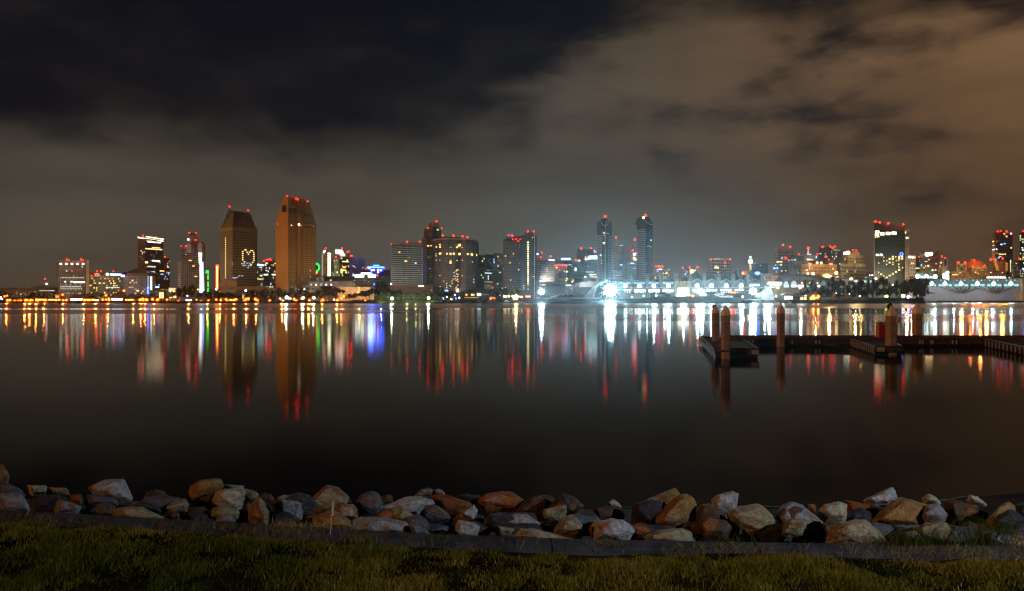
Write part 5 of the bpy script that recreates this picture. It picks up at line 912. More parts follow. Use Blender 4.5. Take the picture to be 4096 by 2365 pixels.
def archwin(cx, cy, rx, ry, ybot, m=W_W):
    pa = [P(ZG.x(cx+rx*math.cos(R(a))), ZG.y(cy-ry*math.sin(R(a))), d0+2.2) for a in range(0, 181, 15)]; m_ = MB()
    for p, q in zip(pa, pa[1:]): m_.beam(p, q, .55, 4)
    m_.beam(pa[0], P(ZG.x(cx+rx), ZG.y(ybot), d0+2.2), .5, 4).beam(pa[-1], P(ZG.x(cx-rx), ZG.y(ybot), d0+2.2), .5, 4)
    o = put('arched_window', m_, mat('pale_arch', (.6, .58, .5)), r_); B = pa+[P(ZG.x(cx-rx), ZG.y(ybot), d0+2.2), P(ZG.x(cx+rx), ZG.y(ybot), d0+2.2)]
    g_ = MB().loft([p+Vector((0, .5, 0)) for p in B], [p+Vector((0, .7, 0)) for p in B]); put('pane', g_, m, o)
GD = em('hall_glass_cool', (.42, .62, .66), .36)
archwin(385, 1040, 42, 50, 1090, em('hall_glass_bright', (.5, .85, .95), .95)); archwin(507, 1040, 50, 55, 1090, em('hall_glass_bright', ())); archwin(990, 1030, 44, 48, 1070, GD)
for x, w_, m in ((385, 90, W_WB), (507, 96, W_WB), (618, 96, W_WB), (752, 70, em('hall_green', (.35, .8, .5), .9)), (910, 38, W_WB), (985, 60, GD)): addwin(r_, fl, ZG.x(x), ZG.y(1070), w_/4.045, 34/4.045, m if x not in (385, 507) else em('hall_white', (.72, .97, 1), 2.4), off=.2)
for x in (640, 765, 890): addwin(r_, fl, ZG.x(x), ZG.y(1010), 90/4.045, 48/4.045, em('dim_bay', (.34, .36, .24), .22), 'window'); beacon(r_, ZG.x(x), ZG.y(1020), d0, W_YB, r=1.3)
for x in (700, 823): put('pilaster', MB().box((PX(ZG.x(x-14), d0), d0+1.4, LAND), (PX(ZG.x(x+14), d0), d0+2.9, PZ(ZG.y(968), d0))), M_DGREY, r_)
put('terrace_wall', MB().prism([(PX(ZG.x(180), d0-14), d0-14), (PX(ZG.x(770), d0-14), d0-14), (PX(ZG.x(770), d0-8), d0-8), (PX(ZG.x(180), d0-8), d0-8)], LAND, PZ(ZG.y(1094), d0-14)), M_BEIGE, r_)
for i in range(9): beacon(r_, ZG.x(100+i*24), ZG.y(1026), d0-16, W_WB, r=2.1)
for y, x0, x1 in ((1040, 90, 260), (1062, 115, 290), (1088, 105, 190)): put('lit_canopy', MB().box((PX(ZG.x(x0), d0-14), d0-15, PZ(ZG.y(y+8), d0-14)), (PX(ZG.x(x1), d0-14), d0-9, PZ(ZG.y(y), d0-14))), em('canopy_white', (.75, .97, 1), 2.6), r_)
light('hall_front_wash', 'POINT', P(ZG.x(330), ZG.y(1150), d0-50), (.68, .92, 1), 10000, 1); light('hall_front_wash', 'POINT', P(ZG.x(620), ZG.y(900), d0-60), (.75, .85, 1), 5200, 1)
r_ = thing('white_stair', P(ZG.x(80), ZG.y(1240), d0-16), 'wide floodlit white outdoor stair at the left of the arched hall', 'staircase'); n = 14; m_ = MB()
for i in range(n):
    k = i/n; xa, xb = ZG.x(-95+k*200), ZG.x(182); y0 = 1240-(1240-1085)*k
    m_.box((PX(xa, d0-18), d0-20+i*.9, LAND), (PX(xb, d0-18), d0-19.05+i*.9, PZ(ZG.y(y0-11), d0-18)))
put('steps', m_, mat('bright_stair', (.75, .78, .8)), r_); put('rail', MB().beam(P(ZG.x(-95), ZG.y(1215), d0-20), P(ZG.x(105), ZG.y(1062), d0-16), .4, 4), M_STEEL, r_)
light('stair_lamp', 'POINT', P(ZG.x(40), ZG.y(1120), d0-34), (.66, .94, 1), 15600, .8)
# 58 convention centre, left: flat bays, pylons, tents
d0 = 890; r_ = thing('convention_centre', P(ZF.x(700), ZF.y(1215), d0), 'long pale convention centre front with flat bays between square pylons', 'building')
a, b = PX(ZE.x(1330), d0), PX(ZF.x(1940), d0); wl = MB().prism([(a, d0+2), (b, d0+2), (b, d0+60), (a, d0+60)], LAND, PZ(ZF.y(1075), d0)); put('lower_wall', wl, mat('convention_low_wall', (.20, .22, .24)), r_)
fl = Face((a, d0+2), (b, d0+2))
xm = PX(ZF.x(690), d0); put('upper_wall', MB().prism([(a, d0+6), (xm, d0+6), (xm, d0+50), (a, d0+50)], PZ(ZF.y(1075), d0)+.1, PZ(ZF.y(965), d0)), mat('convention_upper_wall', (.26, .32, .36)), r_)
put('flat_roof', MB().prism([(a, d0+2), (xm, d0+2), (xm, d0+54), (a, d0+54)], PZ(ZF.y(965), d0)+.05, PZ(ZF.y(935), d0)), M_DGREY, r_)
put('terrace_deck', MB().prism([(a, d0-6), (b, d0-6), (b, d0+1.9), (a, d0+1.9)], PZ(ZF.y(1082), d0), PZ(ZF.y(1070), d0)), M_CC, r_)
pys = [(ZE.x(1470)), ZE.x(1665), ZE.x(1865), ZF.x(190), ZF.x(438), ZF.x(685), ZF.x(930), ZF.x(1178), ZF.x(1425), ZF.x(1673), ZF.x(1925)]
for i, px in enumerate(pys):
    if i == 0: continue
    x = PX(px, d0-2); z1 = PZ(ZF.y(850 if i != 3 and i != 4 else 846), d0); put('pylon', MB().prism([(x-1.7, d0-4), (x+1.7, d0-4), (x+1.7, d0+2), (x-1.7, d0+2)], LAND+8, z1).prism([(x-2.2, d0-4.5), (x+2.2, d0-4.5), (x+2.2, d0+2.5), (x-2.2, d0+2.5)], z1+.01, z1+.8), mat('pylon_grey', (.16, .16, .155)), r_)
STR = em('cyan_strip', (.35, .78, 1), 3.2); BIG = em('white_strip', (.82, 1, 1), 7)
fu = Face((a, d0+6), (xm, d0+6))
for i in range(4):
    c = pys[i]+ (pys[i+1]-pys[i])*.5 if i else ZE.x(1570)
    for k in (-.25, .22): addwin(r_, fu, c+k*57.8, ZF.y(998)-.3, 20, 1.4, STR, 'light_strip', .5)
addwin(r_, fu, ZE.x(1400), ZE.y(1088), 22, 1.2, STR, 'light_strip', .5); addwin(r_, fu, ZE.x(2160), ZE.y(1085), 40, 1.4, STR, 'light_strip', .5)
stars = [ZE.x(1565), ZE.x(1762), ZE.x(1958), ZE.x(2157), ZF.x(316)]
for px in stars: beacon(r_, px, ZF.y(1043), d0-8, E_STAR, r=2.5)
for x in (807, 1052, 1305, 1562): beacon(r_, ZF.x(x), ZF.y(1040), d0-8, E_STAR, r=2.7)
fd = Face((a, d0-6.2), (b, d0-6.2))
for x0, x1, y, h in ((ZE.x(1545), ZE.x(1650), ZE.y(1185), 3), (ZE.x(1690), ZE.x(2030), ZE.y(1190), 7.5), (ZE.x(2032), ZF.x(-5), ZE.y(1190), 7.5), (ZF.x(0), ZF.x(395), ZF.y(1125), 7.5), (ZF.x(735), ZF.x(1095), ZF.y(1120), 6.5), (ZF.x(1105), ZF.x(1395), ZF.y(1118), 5), (ZF.x(1400), ZF.x(1590), ZF.y(1113), 4)):
    addwin(r_, fl, (x0+x1)/2, y, x1-x0, h, BIG, 'light_strip', .8)
for i in range(52):
    px = ZE.x(1560)+i*9.0
    if px < ZF.x(400) or px > ZF.x(730): beacon(r_, px, 1170.5, d0-1, W_WB if i % 3 else W_W, r=.75)
for i in range(70):                                   # glazing bars of the upper level
    px = ZE.x(1345)+i*5.0
    if px < ZF.x(420): addwin(r_, fu, px, 1141, .7, 16, M_DGREY, 'mullion', .3)
put('colonnade', (lambda m_: [m_.beam((PX(ZE.x(1560)+i*8.2, d0-3), d0-3, LAND), (PX(ZE.x(1560)+i*8.2, d0-3), d0-3, PZ(1167, d0)), .35, 4) for i in range(57)] and m_)(MB()), M_CC, r_)
for i in range(5):                                    # the five peaked tents
    p0, p1 = pys[5+i], pys[6+i]; pk = ZF.x([795, 1028, 1270, 1497, 1733][i]); py = ZF.y([775, 768, 765, 765, 765][i])
    t = thing('tent_roof', P((p0+p1)/2, ZF.y(960), d0+4), 'grey peaked fabric tent roof, %s of the five from the left' % ORD[i], 'tent', 'peaked tents on the convention centre')
    n, k = 24, 10; vs, fs = [], []; xa, xb = PX(p0, d0)+.6, PX(p1, d0)-.6; ya, yb_ = d0+3, d0+48; pkp = P(pk, py, d0+20); zv = PZ(ZF.y(862), d0); zf = PZ(ZF.y(985), d0); zr_ = PZ(ZF.y(930), d0)
    for j in range(k+1):
        s = j/k
        for q in range(n):
            u = q/n*4; sd = int(u) % 4; fr_ = u-int(u)
            bx, by, bz = [(xa+(xb-xa)*fr_, ya, zf+(zr_-zf)*(1-abs(2*fr_-1))), (xb, ya+(yb_-ya)*fr_, zf+(zv-zf)*min(1, fr_*3)), (xb-(xb-xa)*fr_, yb_, zv), (xa, yb_-(yb_-ya)*fr_, zf+(zv-zf)*min(1, (1-fr_)*3))][sd]
            bx_ = pkp.x+(bx-pkp.x)*s; by_ = pkp.y+(by-pkp.y)*s; zz = pkp.z+(bz-pkp.z)*(1-(1-s)**2.1)
            vs.append((bx_, by_, zz))
    for j in range(k):
        for q in range(n): fs.append((j*n+q, j*n+(q+1) % n, (j+1)*n+(q+1) % n, (j+1)*n+q))
    o = put('fabric', MB().add(vs, fs), M_TENT, t)
    for po in o.data.polygons: po.use_smooth = True
    e1, e2, e3 = P(p0, ZF.y(985), d0+2.6), P((p0+p1)/2, ZF.y(928), d0+2.6), P(p1, ZF.y(985), d0+2.6)
    put('gable_edge', MB().beam(e1, e2, .5, 4).beam(e2, e3, .5, 4).beam(e1, e3, .35, 4), M_CC, t)
    put('mast', MB().beam(pkp-Vector((0, 0, 2)), pkp+Vector((0, 0, 1.8)), .5, 4, .2), M_CC, t)
    gz = put('gable_glazing', MB().loft([e1+Vector((0, .6, 0)), e2+Vector((0, .6, -.3)), e3+Vector((0, .6, 0)), P(p1, ZF.y(1068), d0+3.2), P(p0, ZF.y(1068), d0+3.2)], [e1+Vector((0, 1, 0)), e2+Vector((0, 1, -.3)), e3+Vector((0, 1, 0)), P(p1, ZF.y(1068), d0+3.6), P(p0, ZF.y(1068), d0+3.6)]), mat('tent_glazing', (.16, .22, .27), .5), t)
    for q in range(1, 12): inst('mullion', winmesh(.35, 17, M_DGREY), (PX(p0+(p1-p0)*q/12, d0+2.8), d0+2.9, PZ(ZF.y(1030), d0)), t)
    if i == 4: addwin(t, Face(e1, e3), ZF.x(1790), ZF.y(1030), 46, 9, em('hall_white_blue', (.5, .75, 1), 1.8), off=.6); addwin(t, Face(e1, e3), ZF.x(1725), ZF.y(1045), 16, 7, W_WB, off=.9)
for i, px in enumerate((ZE.x(1570), ZE.x(1865), ZE.x(2157), ZF.x(316))): light('bay_wash', 'POINT', P(px, 1150, d0-22), (.60, .88, 1), 4160, 1)
for x in (807, 1052, 1305, 1562, 1780): light('tent_wash', 'POINT', P(ZF.x(x), ZF.y(1050), d0-22), (.62, .86, 1), 2800, 1)
for x, y in ((250, 1100), (880, 1130), (1250, 1130)): light('deck_wash', 'POINT', P(ZF.x(x), ZF.y(y), d0-34), (.70, .92, 1), 4160, 1)
bld('saddle_roof_wing', 'low dark saddle-roofed wing just left of the five tents', ZF, 555, 555, 690, 915, 930, M_DGREY, th=20, yb=980)
# 59 bright entrance
r_, f_, ft, t_ = bld('lit_entrance', 'dazzling white-yellow glass entrance between the flat bays and the tents', ZF, 430, 430, 705, 1078, 868, M_CC, yb=1225, th=12,
    lit=[(568, 1150, 236, 130, em('entrance_glass', (1, 1, .80), 9)), (568, 1212, 290, 22, em('entrance_yellow', (1, 1, .45), 7))])
put('front_screen', MB().prism([(PX(ZF.x(445), 872), 872), (PX(ZF.x(690), 872), 872), (PX(ZF.x(690), 874), 874), (PX(ZF.x(445), 874), 874)], t_+.4, PZ(ZF.y(972), 872)), mat('screen_wall', (.34, .35, .27)), r_)
for x in (437, 685): put('pier', MB().prism([(PX(ZF.x(x-13), 869), 869), (PX(ZF.x(x+13), 869), 869), (PX(ZF.x(x+13), 873), 873), (PX(ZF.x(x-13), 873), 873)], t_+.4, PZ(ZF.y(975), 870)), M_CC, r_)
for x in (470, 530, 592, 655): beacon(r_, ZF.x(x), ZF.y(974), 867, W_W, r=.8)
light('entrance_glow', 'POINT', P(ZF.x(568), ZF.y(1120), 852), (1, .98, .62), 7800, 1.5)
# lamp masts with floodlights
def lamp(px, py, d, m, r, kind='street_lamp', label=None, cat='street lamp', group=None, zb=LAND):
    p = P(px, py, d); t = thing(kind, (p.x, p.y, zb), label, cat, group)
    k = (m.name, r, 'h')
    if k not in BALL: BALL[k] = MB().ball((0, 0, 0), r, 10, 7).mesh('lamp_head_or_glare', m)
    inst('lamp_head_or_glare', BALL[k], p, t)
    if p.z-zb > .5: inst('post', MB().beam((0, 0, 0), (0, 0, p.z-zb-r*.8), .16, 5).mesh('post', M_POST), (p.x, p.y, zb), t)
    return t
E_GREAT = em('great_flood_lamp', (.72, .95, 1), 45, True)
GLOW = 115  # boosts the camera-facing beams so haze glow stands in for lens glare
def floodmast(name, px, py, d, n, ang, label, rr, power, reach=1.0, zb=LAND):
    """a mast head: one floodlight ringed by added glowing balls and arms imitating lens starburst"""
    c = P(px, py, d); t = thing(name, (c.x, c.y, zb), label, 'floodlight', 'floodlight masts')
    inst('mast', MB().beam((0, 0, 0), (0, 0, c.z-zb), .4, 6).mesh('mast', M_POST), (c.x, c.y, zb), t); rg = random.Random(n)
    k = ('fm', round(rr, 2)); BALL.setdefault(k, MB().ball((0, 0, 0), rr, 10, 7).mesh('lamp_head_or_glare', E_GREAT if rr > 1.6 else E_STAR))
    inst('lamp_head_or_glare', BALL[k], c, t)
    for i in range(n):  # glowing balls on added arms shape the lens starburst, no real lamps
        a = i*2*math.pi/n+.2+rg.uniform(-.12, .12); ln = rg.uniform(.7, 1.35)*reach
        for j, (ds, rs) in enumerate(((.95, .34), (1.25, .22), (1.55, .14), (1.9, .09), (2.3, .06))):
            q_ = round(rr*rs, 2); k2 = ('fs', q_, j > 1); BALL.setdefault(k2, MB().ball((0, 0, 0), q_, 8, 6).mesh('lamp_head_or_glare', E_STAR if j < 2 else em('flood_glare_cyan', (.30, .75, 1), 3.5)))
            L_ = rr*(1+(ds-1)*ln); inst('lamp_head_or_glare', BALL[k2], c+Vector((math.cos(a)*L_, -.3, math.sin(a)*L_*.95)), t)
        inst('glare_arm', MB().beam((0, 0, 0), (math.cos(a)*rr*2.4*ln, -.1, math.sin(a)*rr*2.3*ln), .07, 4).mesh('glare_arm', M_POST), c, t)
    aim = (Vector((0, 0, EYE))-c).to_track_quat('-Z', 'Y').to_euler()
    light(name+'_beam', 'SPOT', c+Vector((0, -rr-.5, 0)), (.42, .80, 1), power*GLOW, rr*.7, aim, spot_size=R(120), spot_blend=1.0)
    light(name+'_light', 'POINT', c+Vector((0, -rr-3, 0)), (.60, .90, 1), power, rr*.6)
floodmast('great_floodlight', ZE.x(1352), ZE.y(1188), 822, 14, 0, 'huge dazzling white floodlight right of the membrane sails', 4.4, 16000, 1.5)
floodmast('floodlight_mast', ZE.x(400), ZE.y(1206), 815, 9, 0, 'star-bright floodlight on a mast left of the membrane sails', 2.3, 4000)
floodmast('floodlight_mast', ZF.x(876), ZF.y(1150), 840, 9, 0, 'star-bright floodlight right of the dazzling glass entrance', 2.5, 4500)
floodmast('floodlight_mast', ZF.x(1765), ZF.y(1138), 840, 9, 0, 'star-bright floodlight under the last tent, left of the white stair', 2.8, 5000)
# 60 concert shell, sails, terraces on the mound
r_ = thing('stage_shell', P(ZE.x(1250), ZE.y(1300), 830), 'curved steel lattice stage shell leaning over the great floodlight', 'stage'); m_ = MB(); rib = []
for k in range(6):
    o = k*3.0; pts = [P(ZE.x(x+k*(-26)*(1-(1300-y)/260)), ZE.y(y), 826+o) for x, y in [(1120, 1300), (1135, 1220), (1165, 1150), (1210, 1095), (1262, 1058), (1320, 1048)]]
    rib.append(pts)
    for p, q in zip(pts, pts[1:]): m_.beam(p, q, .28 if k else .8, 4)
for i in range(6):
    for a_, b_ in zip(rib, rib[1:]): m_.beam(a_[i], b_[i], .18, 4)
put('lattice', m_, mat('pale_lattice', (.45, .47, .46)), r_); m_ = MB()
tp = [P(ZE.x(x), ZE.y(y), 822) for x, y in [(1215, 1112), (1240, 1080), (1290, 1052), (1315, 1047), (1325, 1060)]]
for p, q in zip(tp, tp[1:]): m_.beam(p, q, 1.1, 6)
put('lip', m_, M_WHITE, r_)
def sail(pts, d, label, m=M_WHITE):
    A = [P(ZE.x(x), ZE.y(y), d) for x, y in pts]; t = thing('membrane_sail', (A[0].x, d, LAND), label, 'canopy', 'white membrane sails')
    put('membrane', MB().loft(A, [p+Vector((.6, 2.4, 0)) for p in A]), mat('sail_fabric', (.62, .66, .68)), t); put('mast', MB().beam((A[0].x, d+1, LAND), (A[0].x, d+1, A[0].z+1), .25, 4), M_POST, t)
sail([(745, 1160), (750, 1195), (765, 1225), (752, 1222), (740, 1195)], 850, 'thin curved white sail, left of the three concert sails')
sail([(842, 1118), (835, 1160), (828, 1205), (815, 1175), (785, 1150), (820, 1140)], 850, 'broad curved white sail, middle of the three concert sails')
sail([(922, 1085), (905, 1130), (885, 1195), (882, 1150), (877, 1108), (900, 1100)], 850, 'tall curved white sail, right of the three concert sails')
r_ = thing('membrane_roof', P(ZE.x(760), ZE.y(1290), 838), 'low rippled grey-white membrane roof spreading under the three sails', 'canopy'); vs = []; fs = []
up_ = [(520, 1285), (560, 1270), (600, 1258), (640, 1243), (700, 1240), (750, 1222), (800, 1218), (850, 1225), (900, 1218), (950, 1225), (1000, 1260)]
for j in range(4): vs += [P(ZE.x(x), ZE.y(y+(1290-y)*(j/3)+(4 if (i+j) % 2 else -4)), 836-j*3) for i, (x, y) in enumerate(up_)]
for j in range(3):
    for i in range(len(up_)-1): fs.append((j*11+i, j*11+i+1, (j+1)*11+i+1, (j+1)*11+i))
o = put('membrane', MB().add(vs, fs), mat('rippled_membrane', (.13, .15, .17)), r_); m_ = MB()
for p, q in (((520, 1285), (640, 1243)), ((560, 1282), (690, 1238)), ((640, 1243), (690, 1238)), ((690, 1250), (760, 1222)), ((800, 1220), (860, 1245)), ((760, 1246), (830, 1216))): m_.beam(P(ZE.x(p[0]), ZE.y(p[1]), 825), P(ZE.x(q[0]), ZE.y(q[1]), 826), .8, 5, .4)
put('white_edge', m_, mat('sail_fabric', ()), r_)
r_ = thing('pitched_tent', P(ZE.x(775), ZE.y(1135), 860), 'small dark pitched tent with a lit white front above the sails', 'tent'); A = [P(ZE.x(x), ZE.y(y), 858) for x, y in [(700, 1105), (790, 1070), (870, 1100), (870, 1110), (700, 1112)]]
put('roof', MB().loft(A, [p+Vector((0, 14, 0)) for p in A]), M_DGREY, r_); put('front', MB().box(P(ZE.x(738), ZE.y(1126), 857), P(ZE.x(814), ZE.y(1104), 859)), W_W, r_)
bld('backstage_wall', 'long dark backstage wall behind the membrane sails', ZE, 350, 350, 1230, 1130, 880, mat('slate_blue_wall', (.05, .06, .08)), th=10, yb=1290)
A = [P(ZE.x(x), ZE.y(y), 872) for x, y in [(700, 1130), (800, 1095), (900, 1085), (1000, 1062), (1100, 1058), (1230, 1068), (1230, 1140), (700, 1140)]]
solo('earth_bank', MB().loft(A, [p+Vector((0, 6, 0)) for p in A]), mat('slate_blue_wall', ()), 'dark humped screen rising behind the sails towards the great floodlight', 'screen')
def fence_run(label, Z, x0, x1, y0, y1, d, m, step=3.0, y0b=None, y1b=None, grp='waterfront fences'):
    a, b = P(Z.x(x0), Z.y(y0), d), P(Z.x(x1), Z.y(y0b or y0), d); lo = PZ(Z.y(y1), d); lo2 = PZ(Z.y(y1b or y1), d); t = thing('fence', (a.x, d, lo), label, 'fence', grp)
    n = int((b.x-a.x)/step); m_ = MB(); ra = MB(); pn = MB()
    for i in range(n+1): k = i/n; x = a.x+(b.x-a.x)*k; m_.beam((x, d, lo+(lo2-lo)*k), (x, d, a.z+(b.z-a.z)*k), .09, 4)
    put('post_row', m_, M_POST, t); ra.beam(a, b, .12, 4); put('rail', ra, m, t)
    pn.loft([Vector((a.x, d+.2, lo)), Vector((b.x, d+.2, lo2)), Vector((b.x, d+.2, b.z)), Vector((a.x, d+.2, a.z))], [Vector((a.x, d+.26, lo)), Vector((b.x, d+.26, lo2)), Vector((b.x, d+.26, b.z)), Vector((a.x, d+.26, a.z))]); put('panel', pn, m, t)
fence_run('pale green panel fence along the top of the mound before the sails and great floodlight', ZE, 330, 1540, 1286, 1306, 815, mat('pale_green_panel', (.34, .46, .42)), 3.2)
fence_run('pale green fence continuing right on the mound below the glass entrance floodlight', ZF, 1000, 1600, 1245, 1268, 816, mat('pale_green_panel', ()), 3.2, 1250, 1275)
fence_run('low promenade railing before the black trees and kiosks', ZG, 850, 1720, 1272, 1290, 808, mat('dim_rail', (.20, .18, .12)), 2.2)
r_ = thing('white_ramp', P(ZF.x(1200), ZF.y(1235), 830), 'pair of white zigzag ramps on the mound below the tents', 'ramp'); m_ = MB()
for p, q in (((1105, 1190), (1275, 1165)), ((1110, 1195), (1235, 1235)), ((1235, 1235), (1240, 1180)), ((1130, 1205), (1275, 1190)), ((1240, 1240), (1330, 1215)), ((1330, 1215), (1420, 1225)), ((1240, 1232), (1420, 1238)), ((1370, 1215), (1420, 1240))): m_.beam(P(ZF.x(p[0]), ZF.y(p[1]), 826), P(ZF.x(q[0]), ZF.y(q[1]), 826), .65, 4)
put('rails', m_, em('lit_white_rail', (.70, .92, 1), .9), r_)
A = [P(ZF.x(x), ZF.y(y), 835) for x, y in [(1275, 1230), (1275, 1165), (1590, 1165), (1610, 1250), (1275, 1250)]]; solo('grey_retaining_wall', MB().loft(A, [p+Vector((0, 4, 0)) for p in A]), M_CONC, 'plain grey retaining wall right of the white zigzag ramps', 'wall')
r_, f_, ft, t_ = bld('white_pavilion', 'bright low white pavilion at the foot of the white stair', ZF, 1790, 1790, 1915, 1172, 838, M_WHITE, yb=1250, th=10, lit=[(1850, 1195, 110, 40, em('canopy_white', ()))])
# lit riprap and quay walls on the right
M_QUAY = mat('dark_quay', (.045, .042, .038), .9, .5, .3); xa, xb = PX(ZF.x(1600), 798), PX(ZG.x(1720), 798)
struct('quay_wall', MB().prism([(xa, 798.6), (xb, 797.0), (xb, 804), (xa, 806)], -.6, LAND+.7), M_QUAY)
rg = random.Random(7); m_ = MB()
for i in range(260):
    px = ZF.x(1760)+rg.random()*(ZG.x(480)-ZF.x(1760)); z = rg.uniform(.2, 3.2); s = rg.uniform(.35, .9); m_.ball((PX(px, 797), 797.6+z*.4-rg.random()*.8, z), s, 5, 3)
tag(put('riprap_stones', m_, mat('pale_riprap', (.45, .48, .50))), 'pale floodlit heap of riprap stones on the quay below the white stair', 'stones', None, 'stuff')
light('riprap_lamp', 'POINT', P(ZF.x(1960), ZF.y(1240), 786), (.70, .92, 1), 3600, .6)
def kiosk(label, Z, x0, x1, yr, ye, yb, d, lit_m, wall=M_BROWN, name='kiosk', cat='kiosk', group='waterfront kiosks and shops', roof=M_ROOFG, ridge=.3):
    a, b = PX(Z.x(x0), d), PX(Z.x(x1), d); ze, zr = PZ(Z.y(ye), d), PZ(Z.y(yr), d); t = thing(name, ((a+b)/2, d, LAND), label, cat, group); dep = min(12, max(6, (b-a)*.6))
    put('wall', MB().prism([(a+1, d), (b-1, d), (b-1, d+dep), (a+1, d+dep)], LAND-.4, ze), wall, t)
    w_ = (b-a)*ridge/2; c = (a+b)/2
    put('roof', MB().add([(a-.4, d-1, ze), (b+.4, d-1, ze), (b+.4, d+dep+1, ze), (a-.4, d+dep+1, ze), (c-w_, d+dep/2, zr), (c+w_, d+dep/2, zr)], [(0, 1, 5, 4), (1, 2, 5), (2, 3, 4, 5), (3, 0, 4), (3, 2, 1, 0)]), roof, t)
    if lit_m:
        f = Face((a+1.2, d), (b-1.2, d)); n = max(2, int((b-a)/4)); zc = (LAND+ze)/2
        for i in range(n): inst('window', winmesh((b-a-2.4)/n*.78, max(1.2, (ze-LAND)*.55), lit_m), f.pt((i+.5)*f.L/n, zc, .15), t)
    return t
kiosk('white-roofed glowing stall beneath the terrace wall of the arched hall', ZG, 330, 520, 1178, 1208, 1250, 820, W_WB, roof=mat('white_stall_roof', (.7, .72, .7)))
kiosk('dark hip-roofed kiosk left of the amber-lit pair', ZG, 480, 600, 1190, 1235, 1275, 818, None)
kiosk('open market stall with small white and yellow lamps beside the amber kiosk', ZG, 590, 735, 1212, 1235, 1285, 816, W_YB, roof=M_BROWN)
t = kiosk('hip-roofed kiosk with two amber lamps by the black trees', ZG, 745, 930, 1172, 1228, 1285, 815, em('amber_room', ()))
light('kiosk_glow', 'POINT', P(ZG.x(825), ZG.y(1255), 808), (1, .5, .06), 1800, .5); light('kiosk_glow', 'POINT', P(ZG.x(900), ZG.y(1255), 808), (1, .5, .06), 1800, .5)
kiosk('long low shed right of the amber-lit kiosk', ZG, 935, 1125, 1225, 1240, 1285, 820, W_D, roof=M_BROWN, ridge=.9)
kiosk('dark brown hut standing on the quay wall edge', ZG, 605, 660, 1290, 1297, 1340, 801, None, roof=M_BROWN)
# waterfront village, left
E_V = em('shop_orange', (1, .42, .08), 4.5); E_VW = em('shop_white', (.86, .97, 1), 7)
kiosk('low arcaded shop row at the left, orange lit', ZA, 550, 760, 1262, 1275, 1325, 822, E_V, M_BEIGE, ridge=.9, roof=M_BROWN)
kiosk('arcaded shop row with round arches below the ribbed office block', ZA, 765, 1000, 1262, 1278, 1325, 823, E_V, M_BEIGE, ridge=.9, roof=M_BROWN)
kiosk('small tower-like shop with a lit upper floor under the ribbed office block', ZA, 880, 975, 1190, 1200, 1260, 835, W_Y, M_BEIGE, roof=M_BROWN)
kiosk('steep-roofed house over a dazzling white shopfront', ZA, 1120, 1350, 1212, 1268, 1325, 822, E_VW, M_BROWN, ridge=.8, roof=M_DGREY)
kiosk('short orange shop between the two white shopfronts', ZA, 1355, 1560, 1262, 1278, 1325, 824, E_V, M_BEIGE, ridge=.9, roof=M_BROWN)
kiosk('gabled cottage with one dark square window by the second white shopfront', ZA, 1728, 1790, 1232, 1250, 1310, 821, E_V, M_BEIGE)
kiosk('tall-roofed house over the second, wider white shopfront', ZA, 1785, 2005, 1185, 1262, 1322, 822, E_VW, M_BROWN, ridge=.8, roof=M_DGREY)
kiosk('orange-lit shop row right of the second white shopfront', ZA, 2005, 2180, 1265, 1280, 1325, 824, E_V, M_BEIGE, ridge=.9, roof=M_BROWN)
kiosk('bright white kiosk before the trees left of the pale gridded tower', ZB, 695, 790, 1322, 1335, 1362, 815, E_VW, M_WHITE)
kiosk('little yellow-lit booth below the pale gridded tower', ZB, 812, 856, 1318, 1326, 1362, 815, W_YB, M_BEIGE)
kiosk('yellow-lit low club house among the trees under the tower with roof lines', ZB, 385, 465, 1212, 1222, 1262, 860, W_YB, M_BEIGE)
kiosk('distant lit terrace house left of the pale gridded tower', ZB, 500, 612, 1190, 1200, 1225, 880, W_YB, M_BEIGE, ridge=.9)
kiosk('orange-lit long pergola under the heart-window tower', ZB, 1200, 1310, 1322, 1330, 1350, 818, E_V, M_BEIGE, ridge=.9)
kiosk('small lantern-roofed gatehouse right of the heart-window tower podium', ZB, 1355, 1400, 1238, 1260, 1300, 850, W_Y, M_BEIGE)
kiosk('boathouse restaurant with a broad dark roof below the curved hotel', ZD, 1290, 1840, 1128, 1190, 1290, 850, None, M_DGREY, roof=M_DGREY, ridge=.35)
r_ = [o for o in bpy.data.objects if o.get('label', '').startswith('boathouse')][0]; fb = Face((PX(ZD.x(1290), 850), 850), (PX(ZD.x(1840), 850), 850))
for x, y, w_, h_, m in [(1403, 1225, 26, 26, W_O), (1490, 1225, 32, 28, W_YB), (1517, 1225, 20, 18, W_O), (1595, 1220, 56, 34, em('ice_window', (.6, .9, 1), 6)), (1480, 1268, 220, 6, W_Y), (1690, 1222, 120, 14, W_D)]: addwin(r_, fb, ZD.x(x), ZD.y(y), w_/3.832, h_/3.832, m, off=1.2)
kiosk('glowing orange harbour cafe with two red lamps left of the dark slab tower', ZD, 2100, 2205, 1215, 1232, 1275, 825, em('cafe_glow', (1, .75, .25), 9), M_BROWN)
kiosk('red-lit awning stall right of the boathouse restaurant', ZD, 1740, 1860, 1240, 1252, 1278, 828, em('awning_red', (1, .10, .02), 7), M_BROWN)
